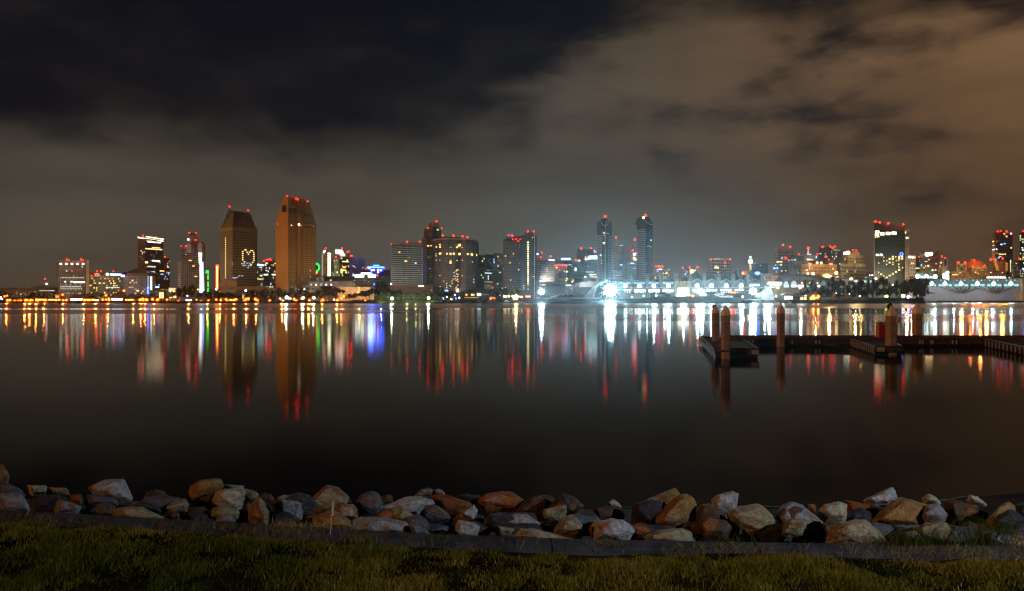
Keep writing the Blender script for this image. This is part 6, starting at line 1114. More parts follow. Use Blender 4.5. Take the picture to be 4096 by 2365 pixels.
# ---------------------------------------------------------------- promenade lamps, trees, boats
S1 = Zm(0, 1120, 3.603); S2 = Zm(700, 1120, 3.603); S3 = Zm(1400, 1120, 3.603); S4 = Zm(3100, 1100, 3.603)
LAMPS = []
def L(Z, lst, m, r, word):
    for it in lst: LAMPS.append((Z.x(it[0]), Z.y(it[1]), m, r*(it[2] if len(it) > 2 else 1), word))
L(S1, [(65, 236, .8), (100, 228, .7), (107, 293, 1.1), (143, 295, 1.1), (205, 298, .5), (222, 298, .4), (260, 298, .5), (298, 299, .9), (370, 296, 1.3), (392, 294, 1.1), (440, 294, 1.1), (460, 298, 1.2), (543, 298, 1.4), (658, 297, 1.3), (808, 295, 1.1), (903, 213, .9), (910, 294, 1), (955, 292, 1), (1216, 290, 1.1), (1273, 293, 1.2), (1305, 290, .8), (1340, 288, 1), (1480, 285, 1), (1527, 285, .9), (1527, 222, .9), (1575, 292, 1),
       (1785, 156, .8), (1895, 317, .9), (1940, 315, 1.2), (2018, 287, 1.2), (2055, 282, 1.5), (2110, 290, 1.6), (2062, 311, 1), (2198, 280, 1.2), (2272, 285, 1.3), (2245, 313, 1.1), (2407, 283, .9), (2407, 312, 1)], E_ORG, 1.15, 'orange')
L(S1, [(10, 252, 1), (25, 275, 1), (1345, 292, .8), (1385, 295, .8), (1412, 295, .8), (1180, 280, .7), (672, 58, .9)], E_WHT, 1.0, 'white')
L(S2, [(48, 309, 1.1), (212, 309, 1.0), (379, 309, .9), (481, 307, 1.2), (735, 281, 1), (661, 306, 1.2), (752, 305, 1.2), (824, 308, 1), (858, 308, 1), (878, 279, 1), (1000, 307, 1.2), (1028, 307, .8), (1022, 278, 1.1), (1057, 271, 1.2), (1157, 276, 1.2), (1183, 303, 1.6), (1365, 303, 1.3), (1553, 302, 1.3), (1743, 301, 1.2), (1718, 278, 1.1), (1937, 300, 1.3), (2129, 297, 1.5), (2339, 297, 1.4), (660, 283, .7), (595, 285, 1), (2400, 262, .8), (2430, 238, 1.0)], E_ORG, 1.15, 'orange')
L(S2, [(1610, 252, 1.9), (1598, 262, 1), (1640, 264, .9), (1665, 270, .8), (1518, 270, .7), (178, 229, .7), (1865, 136, .7), (1020, 156, 1.2), (2292, 283, .8), (595, 135, 1)], E_WHT, 1.1, 'white')
L(S2, [(1848, 258, 1.5), (2003, 258, 1.5), (1825, 270, .8), (1990, 262, .8)], E_WARM, 1.2, 'cream')
L(S3, [(605, 268, 1.8), (1133, 262, 1.7), (1395, 245, .7), (592, 60, .9), (1516, 218, .6)], em('lime_white_lamp', (.80, 1, .70), 9, True), 1.15, 'greenish white')
L(S3, [(222, 300, .9), (110, 180, .8)], E_ORG, 1.1, 'orange'); L(S3, [(1575, 258, .9), (1462, 278, .9), (2222, 236, 1.1), (2245, 242, 1.2), (2288, 235, 1.3), (2345, 235, 1.2), (2472, 245, 1.1), (2435, 240, .7)], E_WARM, 1.15, 'cream')
L(S3, [(2392, 245, 2.4)], E_WARM, 1.15, 'broad cream'); L(S3, [(1527, 267, .9), (1350, 280, .5)], E_BLUE, 1.1, 'blue')
L(ZE, [(190, 1268, .9), (215, 1270, 1), (238, 1270, .9)], em('red_lamp', (1, .12, .03), 9, True), 1.2, 'red'); L(ZE, [(1655, 1278, .8), (1992, 1258, .8), (1010, 998, .7)], E_WHT, 1.2, 'white'); L(ZE, [(1820, 1262, 1)], em('mint_lamp', (.3, 1, .85), 8, True), 1.2, 'mint')
L(ZF, [(105, 1213, .9), (1587, 1230, 1.1), (2160, 1222, 1.1)], E_WHT, 1.1, 'white'); L(ZF, [(943, 1200, 1)], em('lime_white_lamp', ()), 1.2, 'greenish white')
L(ZF, [(730, 1228, 1.5), (748, 1250, .8), (1440, 1170, 1), (1385, 1158, .9), (1415, 1160, .8), (1455, 1165, .8)], E_ORG, 1.2, 'orange')
L(S4, [(42, 185, 1.3), (362, 182, 1.5)], E_WARM, 1.2, 'cream'); L(S4, [(380, 282, 1), (486, 281, 1), (440, 300, .8)], E_WARM, 1.1, 'cream'); L(S4, [(553, 312, 1.6), (625, 310, 1.4)], E_ORG, 1.2, 'orange')
L(S4, [(878, 267, 1), (976, 271, .8), (1073, 273, .6), (1222, 306, 1), (1697, 142, .8), (1449, 249, .9)], E_WHT, 1.0, 'white'); L(S4, [(1847, 304, 1.8), (1922, 317, 1.4)], em('rose_white_lamp', (1, .86, .82), 10, True), 1.2, 'pinkish white')
L(S4, [(1960, 312, .9)], E_BLUE, 1.1, 'blue'); L(S4, [(1610, 308, 1.5), (1585, 310, .8)], em('lime_lamp', (.55, 1, .15), 7, True), 1.2, 'lime green'); L(S4, [(1455, 55, 1.2), (1092, 60, 1.2)], E_WARM, 1.2, 'cream')
L(ZH, [(750, 1178, 1.7), (765, 1230, 1.9), (710, 1230, 1.7), (1285, 1172, 1.8), (1205, 1226, 1.6), (1150, 1240, 1.1), (1270, 1240, 1.2), (1850, 1168, 1.8), (1985, 1222, 1.3), (915, 1230, 1.1)], E_STAR, 1.0, 'star-like white')
L(ZH, [(1055, 1227, 1.9), (1800, 1226, 1.9), (620, 1228, 1.3), (1950, 1062, 1)], em('rose_white_lamp', ()), 1.2, 'pinkish white'); L(ZH, [(1385, 1226, 1.5), (1895, 1230, 1.5), (1215, 1133, 1)], em('lime_white_lamp', ()), 1.2, 'greenish white')
LAMPS.sort()
for px, py, m, r, word in LAMPS:
    d = 812 if px < 3700 else 1065
    if py < 1180: d += 25 if px < 3700 else 10
    n_ = uniq('lamp'+word, px)
    lamp(px, py, d, m, round(r*(.92 if word == 'orange' else .78), 2), 'street_lamp', '%s lamp, %s below the %s' % (word, n_, mark(px)), 'lamp', 'lamps along the far shore', zb=LAND if py < 1201 else 1.5)
# hanging green-lit grove: bright trunks and low foliage washed by ground lamps
for x, y in ((605, 262), (820, 255), (1133, 258), (950, 250), (450, 262)): light('grove_uplight', 'POINT', P(S3.x(x), S3.y(y), 806), (.80, 1, .30), 2600, .4)
for px, p_ in ((120, 5000), (160, 5000), (235, 4000), (360, 4000), (440, 4000), (565, 5000), (610, 4000), (1020, 4500), (1180, 3000), (1290, 3000)): light('shore_glow', 'SPOT', P(px, 1198, 808), (1, .30, .03), p_*2.2, .5, (R(78), 0, 0), spot_size=R(165), spot_blend=.5)

CR = {}
def crown_mesh(seed, kind):
    if (seed, kind) in CR: return CR[(seed, kind)]
    rg = random.Random(seed*7+3); m = MB()
    if kind == 'palm':
        for i in range(15):
            a = i*2*math.pi/15+rg.random()*.3; up = rg.uniform(-.1, .75); L_ = rg.uniform(.42, .52); pr = None
            for j in range(7):
                s = j/6; c = Vector((math.cos(a)*L_*s, math.sin(a)*L_*s, .85+up*.3*s-.42*s*s)); wd = .055*(1-s*.75); t = Vector((-math.sin(a), math.cos(a), 0))*wd
                if pr: m.add([pr[0], pr[1], c+t+Vector((0, 0, -.02)), c-t+Vector((0, 0, -.02))], [(0, 1, 2, 3)])
                pr = (c-t, c+t)
    else:
        blobs = []
        nb = 9 if kind == 'round' else 14
        for i in range(nb):
            if kind == 'round': c = Vector((rg.gauss(0, .21), rg.gauss(0, .21), rg.uniform(.45, .82))); r = rg.uniform(.13, .22)
            elif kind == 'flat': c = Vector((rg.gauss(0, .26), rg.gauss(0, .2), rg.uniform(.62, .84))); r = rg.uniform(.10, .19)
            else: c = Vector((rg.gauss(0, .15), rg.gauss(0, .15), rg.uniform(.28, .92))); r = rg.uniform(.07, .15)
            blobs.append((c, r))
        for c, r in blobs:
            for k in range(int(46 if kind != 'tall' else 34)):
                v_ = Vector((rg.gauss(0, 1), rg.gauss(0, 1), rg.gauss(0, 1))).normalized()*r*rg.uniform(.55, 1.18); p = c+v_; s = rg.uniform(.022, .05)
                a = Vector((rg.gauss(0, 1), rg.gauss(0, 1), rg.gauss(0, 1))).normalized()*s; b = a.cross(Vector((rg.gauss(0, 1), rg.gauss(0, 1), rg.gauss(0, 1)))).normalized()*s
                m.add([p-a-b, p+a-b*.6, p+a*.8+b, p-a*.7+b*.9], [(0, 1, 2, 3)])
            m.ball(c, r*.72, 6, 4)
    CR[(seed, kind)] = m.mesh('crown', mat('far_foliage', ())); return CR[(seed, kind)]
TRK = {}
def trunk_mesh(seed, kind):
    if (seed, kind) in TRK: return TRK[(seed, kind)]
    rg = random.Random(seed); m = MB(); h = .86 if kind == 'palm' else .5
    m.beam((0, 0, 0), (rg.gauss(0, .02), 0, h), .022 if kind != 'palm' else .02, 6, .012)
    if kind != 'palm':
        for i in range(5): a = rg.random()*6.28; m.beam((0, 0, h*.6+rg.random()*.1), (math.cos(a)*.22, math.sin(a)*.2, h+rg.random()*.2), .011, 4, .005)
    TRK[(seed, kind)] = m.mesh('trunk', M_BARK); return TRK[(seed, kind)]
TREES = []
def T(Z, lst, d, word, kind='round', pale=False):
    for x0, x1, yt, yb in lst: TREES.append((Z.x((x0+x1)/2), Z.x(x0), Z.x(x1), Z.y(yt), Z.y(yb), d, word, kind, pale))
T(S1, [(0, 110, 145, 300), (-60, 30, 180, 300), (80, 190, 185, 300), (300, 400, 195, 290)], 900, 'ragged dark', 'tall'); T(S1, [(185, 300, 205, 290), (330, 480, 180, 300), (395, 560, 175, 300), (470, 650, 172, 300), (600, 790, 178, 300), (650, 800, 200, 290), (1220, 1400, 195, 290), (1300, 1480, 185, 292), (1400, 1600, 188, 300), (1850, 1980, 195, 300), (1900, 2100, 192, 305), (2030, 2190, 200, 305), (2160, 2300, 140, 300), (2300, 2450, 165, 300), (2400, 2540, 150, 300)], 880, 'dark rounded')
T(S1, [(1510, 1620, 110, 290), (2130, 2170, 95, 250)], 890, 'shaggy palm', 'palm')
T(S2, [(-40, 120, 110, 300), (90, 270, 75, 300), (160, 300, 140, 300), (390, 530, 160, 300), (480, 660, 168, 300), (600, 760, 175, 300), (690, 850, 178, 300), (800, 930, 200, 300), (900, 1010, 215, 300), (1020, 1150, 145, 300), (1080, 1230, 135, 300), (1210, 1330, 150, 300), (1280, 1430, 125, 300), (1400, 1560, 150, 300), (1460, 1560, 112, 300), (1550, 1700, 160, 300), (1640, 1800, 95, 300), (1760, 1880, 80, 300), (1820, 1980, 150, 300), (1930, 2090, 175, 300), (2020, 2200, 80, 300), (2100, 2340, 76, 300), (2200, 2415, 110, 300), (2440, 2560, 200, 300)], 860, 'dark rounded')
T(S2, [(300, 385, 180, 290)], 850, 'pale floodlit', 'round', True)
T(S3, [(-40, 110, 190, 290), (95, 260, 150, 290), (180, 370, 130, 290), (350, 480, 30, 285), (390, 590, 10, 285), (470, 600, 60, 285), (560, 700, 145, 270), (640, 810, 138, 270), (1270, 1400, 160, 290), (1380, 1490, 140, 290), (1290, 1360, 120, 290), (2080, 2200, 90, 290), (2180, 2300, 110, 290), (2310, 2440, 130, 270)], 855, 'dark rounded')
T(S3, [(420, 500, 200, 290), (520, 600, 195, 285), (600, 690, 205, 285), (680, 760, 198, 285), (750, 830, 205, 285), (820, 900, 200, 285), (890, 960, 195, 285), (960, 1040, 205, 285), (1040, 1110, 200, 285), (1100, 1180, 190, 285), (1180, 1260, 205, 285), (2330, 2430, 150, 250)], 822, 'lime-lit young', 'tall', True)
T(S4, [(330, 420, 212, 330), (400, 510, 205, 330), (500, 620, 112, 340), (640, 760, 150, 340), (700, 840, 190, 340)], 835, 'black bushy'); T(S4, [(770, 900, 35, 350), (860, 960, 90, 350), (930, 1030, 70, 350), (1010, 1110, 95, 350), (1080, 1190, 85, 350), (1160, 1270, 70, 350), (1240, 1340, 95, 350), (1300, 1400, 80, 350), (1360, 1480, 60, 350), (1440, 1560, 35, 350), (1530, 1640, 60, 350), (1600, 1700, 120, 350), (1690, 1800, 80, 350), (2040, 2150, 50, 345), (2110, 2210, 45, 340)], 838, 'black feathery', 'tall'); T(S4, [(1780, 1920, 90, 340), (1830, 2010, 38, 340), (1930, 2080, 36, 340), (2010, 2140, 70, 340)], 840, 'black bushy')
T(ZH, [(570, 690, 1188, 1260), (905, 1010, 1168, 1260), (960, 1060, 1195, 1260)], 1075, 'clipped dark', 'flat')
T(ZF, [(0, 120, 1150, 1215), (980, 1100, 1125, 1215)], 858, 'thin bare-looking', 'tall'); T(ZF, [(160, 380, 1155, 1215)], 860, 'thin bare-looking', 'tall')
TREES.sort()
M_PALE = mat('lit_foliage', (.16, .22, .05), .8, .5, .6)  # paler leaf and bark colours paint the lamp light on lit trees
for i, (cx_, xa, xb, yt, yb, d, word, kind, pale) in enumerate(TREES):
    zt = PZ(yt, d); hgt = zt-LAND; wd = (xb-xa)/F*d; x = PX(cx_, d)
    t = thing('palm_tree' if kind == 'palm' else 'tree', (x, d, LAND), '%s tree, %s below the %s' % (word, uniq('tree'+word, cx_), mark(cx_)), 'tree', 'trees along the far shore')
    sd = i % 4+1; kx = {'round': .95, 'flat': 1.1, 'tall': .72, 'palm': 1.0}[kind]; s = (wd/kx, wd/kx, hgt/(.96 if kind != 'palm' else 1.0))
    c = inst('crown', crown_mesh(sd, kind), (x, d, LAND), t, rz=i*1.3); c.scale = s
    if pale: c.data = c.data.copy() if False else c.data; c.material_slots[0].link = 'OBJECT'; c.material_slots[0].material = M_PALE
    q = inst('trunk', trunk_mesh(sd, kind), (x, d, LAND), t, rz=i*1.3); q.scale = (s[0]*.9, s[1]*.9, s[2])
    if pale: q.material_slots[0].link = 'OBJECT'; q.material_slots[0].material = mat('lit_bark', (.30, .30, .22))
def hedge(label, Z, x0, x1, yt, d, seed, zb=LAND-1):
    rg = random.Random(seed); m = MB(); a, b = PX(Z.x(x0), d), PX(Z.x(x1), d); zt = PZ(Z.y(yt), d); n = int((b-a)*9)
    m.prism([(a, d), (b, d), (b, d+3), (a, d+3)], zb, zt-.8)
    for k in range(n):
        p = Vector((rg.uniform(a, b), d-.4+rg.random()*2, rg.uniform(zb, zt+rg.random()*.5))); s = rg.uniform(.2, .55); u = Vector((rg.gauss(0, 1), rg.gauss(0, .4), rg.gauss(0, 1))).normalized()*s; w_ = u.cross(Vector((0, 1, .3))).normalized()*s
        m.add([p-u-w_, p+u-w_, p+u+w_, p-u+w_], [(0, 1, 2, 3)])
    solo('hedge', m, M_LEAF, label, 'hedge', 'hedges on the far shore')
hedge('long black hedge along the quay under the black trees', S4, 1350, 2150, 330, 812, 1); hedge('clipped hedge before the struts of the glazed vault hall', ZH, 1410, 1790, 1190, 1072, 2)
hedge('dark shrub bank beneath the lamps of the tallest orange tower', S2, 900, 2500, 318, 812, 3); hedge('dark shrub bank under the greenish-lit grove', S3, 0, 1300, 292, 812, 4); hedge('dark shrub bank beneath the pale gridded tower', S2, -200, 880, 322, 812, 5)
# boats
def boat(label, Z, x0, x1, ydeck, ykeel, ytop, d, hull_m, cab=(.35, .75), lights_=(), dirn=1):
    a, b = PX(Z.x(x0), d), PX(Z.x(x1), d); zd, zt = PZ(Z.y(ydeck), d), PZ(Z.y(ytop), d); t = thing('motor_boat', ((a+b)/2, d, 0), label, 'boat'); w_ = (b-a)*.14; m = MB()
    bow, st = (b, a) if dirn > 0 else (a, b); mid = (a+b)/2
    top_ = [(bow, d, zd+.5), (mid, d-w_, zd), (st, d-w_*.8, zd), (st, d+w_*.8, zd), (mid, d+w_, zd)]; kx = lambda x: mid+(x-mid)*.82
    low = [(kx(bow), d, -.2), (kx(mid), d-w_*.6, -.2), (kx(st), d-w_*.5, -.2), (kx(st), d+w_*.5, -.2), (kx(mid), d+w_*.6, -.2)]
    put('hull', m.loft(low, top_), hull_m, t); L_ = b-a; m = MB(); c0, c1 = a+L_*cab[0], a+L_*cab[1]; zc = zd+(zt-zd)*.55
    m.prism([(c0, d-w_*.6), (c1, d-w_*.6), (c1, d+w_*.6), (c0, d+w_*.6)], zd, zc); put('cabin', m, M_WHITE, t)
    put('flybridge', MB().prism([(c0+L_*.08, d-w_*.4), (c1-L_*.12, d-w_*.4), (c1-L_*.12, d+w_*.4), (c0+L_*.08, d+w_*.4)], zc, zc+(zt-zc)*.5), M_WHITE, t)
    f = Face((c0, d-w_*.6), (c1, d-w_*.6))
    for i in range(4): inst('window', winmesh((c1-c0)*.18, (zc-zd)*.4, GLS), f.pt((i+.5)*f.L/4, (zd+zc)/2+.2, .1), t)
    put('mast', MB().beam(((c0+c1)/2, d, zc), ((c0+c1)/2, d, zt+1.5), .12, 4), M_POST, t)
    for x, y, m2 in lights_: beacon(t, Z.x(x), Z.y(y), d-w_-.2, m2, r=.7)
    return t
boat('grey motor cruiser moored before the boathouse restaurant', ZD, 1690, 1920, 1318, 1345, 1270, 795, mat('grey_hull', (.25, .27, .32)), lights_=[(1832, 1300, W_D)])
boat('small blue-lit boat between the motor cruiser and the white floodlight mast', ZD, 1975, 2075, 1325, 1345, 1300, 794, mat('blue_hull', (.15, .2, .4)), lights_=[(2010, 1312, W_B), (2040, 1325, W_B), (1995, 1325, W_W)])
boat('little dark boat with a blue light below the curved hotel', ZD, 1030, 1110, 1305, 1330, 1288, 796, mat('navy_hull', (.03, .05, .25)), lights_=[(1045, 1276, W_WB)])
boat('large white yacht behind the black trees, left of the star-like lamps', ZH, 330, 625, 1230, 1262, 1140, 1066, mat('white_hull', (.35, .34, .35)), cab=(.2, .8), lights_=[(500, 1252, W_W), (518, 1252, W_W), (535, 1252, W_W), (375, 1180, W_W), (360, 1215, W_W)])
for i, x in enumerate((1405, 1660, 1705, 1920, 2070, 2247)):
    d = 797; zt = PZ(ZD.y([1150, 1140, 1190, 1160, 1050, 1050][i]), d); t = thing('sailing_boat', (PX(ZD.x(x), d), d, 0), 'moored bare-masted sailing boat, %s of six from the left' % ORD[i], 'boat', 'moored sailing boats'); X0 = PX(ZD.x(x), d)
    put('hull', MB().loft([(X0-3, d, 0), (X0, d-.8, -.1), (X0+3.4, d, 0), (X0, d+.8, -.1)], [(X0-4, d, 1.1), (X0, d-1.3, 1.0), (X0+4.6, d, 1.4), (X0, d+1.3, 1.0)]), mat('grey_hull', ()), t)
    put('mast', MB().beam((X0, d, 1), (X0, d, zt), .13, 4), M_STEEL, t); put('boom', MB().beam((X0, d, 2.4), (X0-3.2, d, 2.4), .1, 4), M_STEEL, t)

# added unseen spots brightening the facades, standing in for street lighting between the towers
rg = random.Random(31)
for px in range(60, 4090, 190):
    if 2380 < px < 3100: continue
    warm = px < 1500; o_ = light('facade_fill_spot', 'SPOT', P(px+rg.uniform(-30, 30), 1200-55, 862 if px < 3050 else 905), (1, .80, .58) if warm else (1, .90, .74), 16000 if 640 < px < 1350 else 56000, 3, (R(90), 0, 0), spot_size=R(160), spot_blend=.6)
for px in range(2200, 4090, 230): light('facade_fill_spot', 'SPOT', P(px+rg.uniform(-30, 30), 1135, 1120), (1, .86, .66), 70000, 3, (R(90), 0, 0), spot_size=R(160), spot_blend=.6)
for Z_, x, y, c_, p_ in [(S1, x, 292, (1, .30, .04), 26000) for x in (120, 380, 450, 543, 658, 930, 1230, 1400, 1575, 1940, 2050, 2110, 2240)]+[(S2, x, 290, (1, .32, .05), 22000) for x in (212, 481, 661, 860, 1040, 1183, 1553, 1937, 2129, 2339)]+[(S2, 1610, 252, (1, .9, .7), 60000), (S2, 1848, 258, (1, .75, .4), 40000), (S2, 2003, 258, (1, .75, .4), 36000), (S3, 605, 268, (.7, 1, .6), 50000), (S3, 1133, 262, (.7, 1, .6), 50000), (S3, 2392, 245, (1, .7, .3), 70000), (ZF, 568, 1150, (1, 1, .7), 240000), (ZG, 90, 1090, (.6, .9, 1), 160000)]+[(ZF, x, 1042, (.4, .8, 1), 50000) for x in (60, 316, 807, 1052, 1305, 1562)]+[(ZH, x, 1200, (.6, .85, 1), 45000) for x in (750, 1055, 1250, 1825)]:
    c = P(Z_.x(x), Z_.y(y), 808 if Z_ is not ZH else 1060); light('lamp_beam', 'SPOT', c+Vector((0, -3, 0)), c_, p_*.8, .8, (Vector((0, 0, EYE))-c).to_track_quat('-Z', 'Y').to_euler(), spot_size=R(120), spot_blend=1.0)  # extra spots facing the camera, added for haze glow round the lamps
HZE = MB().box((-6600, -60, -1.6), (6600, 6600, 178))
def haze():
    m = bpy.data.materials.new('haze'); m.use_nodes = True; t = m.node_tree; t.nodes.clear(); v_ = t.nodes.new('ShaderNodeVolumePrincipled'); v_.inputs['Color'].default_value = (.82, .88, .92, 1); v_.inputs['Density'].default_value = HD; v_.inputs['Anisotropy'].default_value = .85
    o = t.nodes.new('ShaderNodeOutputMaterial'); t.links.new(v_.outputs[0], o.inputs['Volume']); tag(put('haze', HZE, m), 'thin night haze lying over the whole bay', 'haze', None, 'stuff')
HD = .000055
haze()
# ---------------------------------------------------------------- floating dock on the right
ZK = Zm(2780, 1200, 4.068); ZM = Zm(3350, 1200, 3.381)
M_DECK = mat('weathered_deck', (.05, .028, .016), .85, .4, 3, bump=.4, bscale=30); M_FASC = mat('dock_fascia', (.065, .028, .012), .8, .4, 2.5); M_FLOAT = mat('blue_grey_float', (.022, .032, .048), .6, .4, 2)
M_PLATE = mat('white_plate', (.34, .31, .30), .6); M_PILE = mat('concrete_pile', (.30, .22, .17), .85, .3, 2.2, bump=.5, bscale=24, color2=(.22, .145, .10)); M_CAP = mat('pale_pile_cap', (.80, .66, .62), .6, .15, 6)
M_BUMP = mat('white_bumper', (.30, .29, .28), .5)
def planks(mb, c00, c10, c11, c01, n, z, th=.05):
    """n boards laid across from edge c00-c01 to edge c10-c11"""
    for i in range(n):
        k0, k1 = i/n+.06/n, (i+1)/n-.06/n; q = [Vector(c00).lerp(Vector(c01), k0), Vector(c10).lerp(Vector(c11), k0), Vector(c10).lerp(Vector(c11), k1), Vector(c00).lerp(Vector(c01), k1)]
        mb.prism([(p.x, p.y) for p in q], z-th, z)
DK = .62
def quadfloat(name_root, label, c, nplank, floats):
    """c: near-left, near-right, far-right, far-left corners"""
    t = thing(name_root, (c[0][0], c[0][1], 0), label, 'dock'); V = [Vector(p) for p in c]; m = MB(); planks(m, V[0], V[1], V[2], V[3], nplank, DK); put('deck', m, M_DECK, t)
    ce = sum(V, Vector((0, 0)))/4
    m = MB(); ring = [p+(p-ce).normalized()*.05 for p in V]; m.prism([(p.x, p.y) for p in ring], DK-.36, DK-.055); put('fascia', m, M_FASC, t); rim = MB()
    for a, b in zip(V, V[1:]+V[:1]): rim.beam((a.x, a.y, DK+.03), (b.x, b.y, DK+.03), .06, 4)
    put('rub_rail', rim, M_FASC, t)
    for i in range(floats):
        k0, k1 = i/floats+.03/floats*4, (i+1)/floats-.03/floats*4
        q = [V[0].lerp(V[3], k0), V[1].lerp(V[2], k0), V[1].lerp(V[2], k1), V[0].lerp(V[3], k1)]; cc = sum(q, Vector((0, 0)))/4; q = [cc+(p-cc)*.96 for p in q]
        put('float', MB().prism([(p.x, p.y) for p in q], -.25, DK-.37), M_FLOAT, t)
    return t, V
fp = lambda px, py: (PX(px, (EYE-DK)*F/(py-HZ)), (EYE-DK)*F/(py-HZ))
pa, pb, pc_, pd_ = fp(2859, 1397), fp(3036, 1397), fp(2972, 1358), fp(2806, 1347)
t1, V1 = quadfloat('finger_dock', 'wide end pontoon of the floating dock holding the two left piles', [pa, pb, pc_, pd_], 60, 6)
put('sign_plate', MB().box((PX(3006, 50.6), 50.55, DK-.34), (PX(3034, 50.6), 50.6, DK-.05)), M_PLATE, t1); f1 = Face(V1[3], V1[0])
for i, k in enumerate((.03, .18)): inst('reflector', winmesh(.9, .34, mat('tan_panel', (.50, .28, .14))), f1.pt(f1.L*k+.4, DK-.24, .12), t1, f1.rz)
put('pile_collar', MB().box((PX(2872, 50.4), 49.9, DK-.12), (PX(2936, 50.4), 50.9, DK-.02)), mat('black_iron', (.03, .03, .03), .5), t1)
mA, mB_ = (fp(2972, 1358)[0], 63.3), (72, 63.3); main = [mA, mB_, (78, 68.5), (PX(2990, 68.5), 68.5)]
t2 = thing('main_dock', (mA[0], 63.3, 0), 'long main walkway of the floating dock running out of the right edge', 'dock'); m = MB(); N = 150; x0, x1 = mA[0], 72.0
for i in range(N): a = x0+(x1-x0)*i/N; m.box((a+.02, 63.3, DK-.05), (a+(x1-x0)/N-.02, 68.5, DK))
put('deck', m, M_DECK, t2); m = MB().box((x0, 63.22, DK-.42), (x1, 63.3, DK-.055)).box((x0, 68.5, DK-.42), (x1, 68.58, DK-.055)); put('fascia', m, M_FASC, t2)
put('rub_rail', MB().beam((x0, 63.2, DK+.03), (x1, 63.2, DK+.03), .06, 4).beam((x0, 68.55, DK+.05), (x1, 68.55, DK+.05), .07, 4), M_FASC, t2)
rg = random.Random(3); x = x0
while x < x1:
    w_ = rg.uniform(2.0, 2.5); gap = .35 if not 23.2 < x < 25.6 else 3.3
    put('float', MB().box((x+.15, 63.45, -.25), (x+w_-.1, 68.3, DK-.43)), M_FLOAT, t2); x += w_+gap*.4
bm = MB().box((-.05, -.10, -.17), (.05, 0, .17)).mesh('cleat_plate', M_PLATE)
for px in (2995, 3010, 3114, 3123, 3159, 3168, 3264, 3278, 3680, 3690, 3725, 3732, 3810, 3825): inst('cleat_plate', bm, (PX(px, 63.2), 63.21, DK-.23), t2)
def finger(label, cs, nb, side):
    t, V = quadfloat('finger_dock', label, cs, 26, 5); f = Face(V[3], V[0]); me = MB().box((-.035, -.07, -.32), (.035, 0, .14)).mesh('bumper', M_BUMP)
    for i in range(nb): inst('bumper', me, f.pt(f.L*(i+.6)/nb, DK-.2, .06), t, f.rz)
    return t, V
t3, V3 = finger('middle finger of the floating dock with white upright bumper strips', [fp(3502, 1387), fp(3610, 1387), fp(3560, 1358.4), fp(3403, 1358.4)], 12, 0)
put('sign_plate', MB().box((PX(3506, V3[0].y), V3[0].y-.12, DK-.34), (PX(3536, V3[0].y), V3[0].y-.06, DK-.04)), M_PLATE, t3)
t4, V4 = finger('right-hand finger of the floating dock running off the right edge', [fp(4110, 1390), fp(4240, 1390), fp(4080, 1358.4), fp(3939, 1358.4)], 11, 0)
def pile(px, ptop, wpx, d, label, zb=-.8, band=None, tilt=0.0, rot=.1, placard=None, torn=False, wire=False):
    w_ = wpx/F*d/2; zt = PZ(ptop, d); x = PX(px, d); t = thing('dock_pile', (x, d, zb), label, 'pile', 'concrete piles of the dock'); t.rotation_euler = (0, tilt, rot)
    ch = w_*.28; o = [(-w_, -w_+ch), (-w_+ch, -w_), (w_-ch, -w_), (w_, -w_+ch), (w_, w_-ch), (w_-ch, w_), (-w_+ch, w_), (-w_, w_-ch)]
    hcap = .62*w_*2; hcone = 1.05*w_*2; z1 = zt-zb-hcone-hcap*.62
    def lp_(name, mb, m): ob = bpy.data.objects.new(name, mb.mesh(name, m)); COL.objects.link(ob); ob.parent = t; return ob
    lp_('shaft', MB().prism(o, 0, z1), M_PILE)
    k = 1.07; oc = [(a*k, b*k) for a, b in o]; ap = (0, 0, z1+hcap*.62+hcone)
    lp_('cap', MB().prism(oc, z1-.02, z1+hcap*.62), M_CAP); ra = [(a*k, b*k, z1+hcap*.62+.002) for a, b in o]
    tip = [(a*.05, b*.05, ap[2] - (.12 if torn else 0)) for a, b in o]; lp_('cone', MB().loft(ra, tip), M_CAP)
    if torn: lp_('torn_flap', MB().loft([(-w_*.9, -w_*.2, z1+hcap), (w_*.5, -w_*.2, z1+hcap*1.3), (w_*.1, -w_*.1, ap[2]+.04), (-w_*.8, 0, ap[2]-.08)], [(-w_*.9, 0, z1+hcap), (w_*.5, 0, z1+hcap*1.3), (w_*.1, .1, ap[2]+.02), (-w_*.8, .15, ap[2]-.1)]), mat('black_flap', (.05, .035, .03)))
    if band: lp_('reflective_band', MB().prism([(a*1.02, b*1.02) for a, b in o], z1-band, z1-band+.07), M_PLATE)
    lp_('seam_band', MB().prism([(a*1.012, b*1.012) for a, b in o], z1-(band or .3)-.3, z1-(band or .3)-.27), mat('black_iron', ()))
    if wire: lp_('bracket', MB().beam((-w_*1.1, -w_*.5, z1-band-.1), (-w_*1.35, -w_*.5, z1-band-.05), .03, 4).beam((-w_*1.35, -w_*.5, z1-band-.05), (-w_*1.1, -w_*.5, z1-band-.6), .03, 4), mat('black_iron', ()))
    if placard:
        pl = lp_('placard', MB().box((-w_*.42, -w_-.05, z1-.50), (w_*.72, -w_-.02, z1-.08)), mat('placard_white', (.66, .56, .52))); pl.rotation_euler = (0, .10, 0)
        ln = MB()
        for r_i, (a, b) in enumerate(((-.32, .60), (-.25, .5), (-.05, .3), (-.3, .62), (-.28, .58))):
            for q in range(7):
                u0 = a+(b-a)*q/7; ln.box((w_*u0, -w_-.056, z1-.165-r_i*.07), (w_*(u0+(b-a)/7*.72), -w_-.052, z1-.135-r_i*.07))
        lo_ = lp_('lettering', ln, mat('placard_ink', (.12, .07, .06))); lo_.parent = pl
    return t
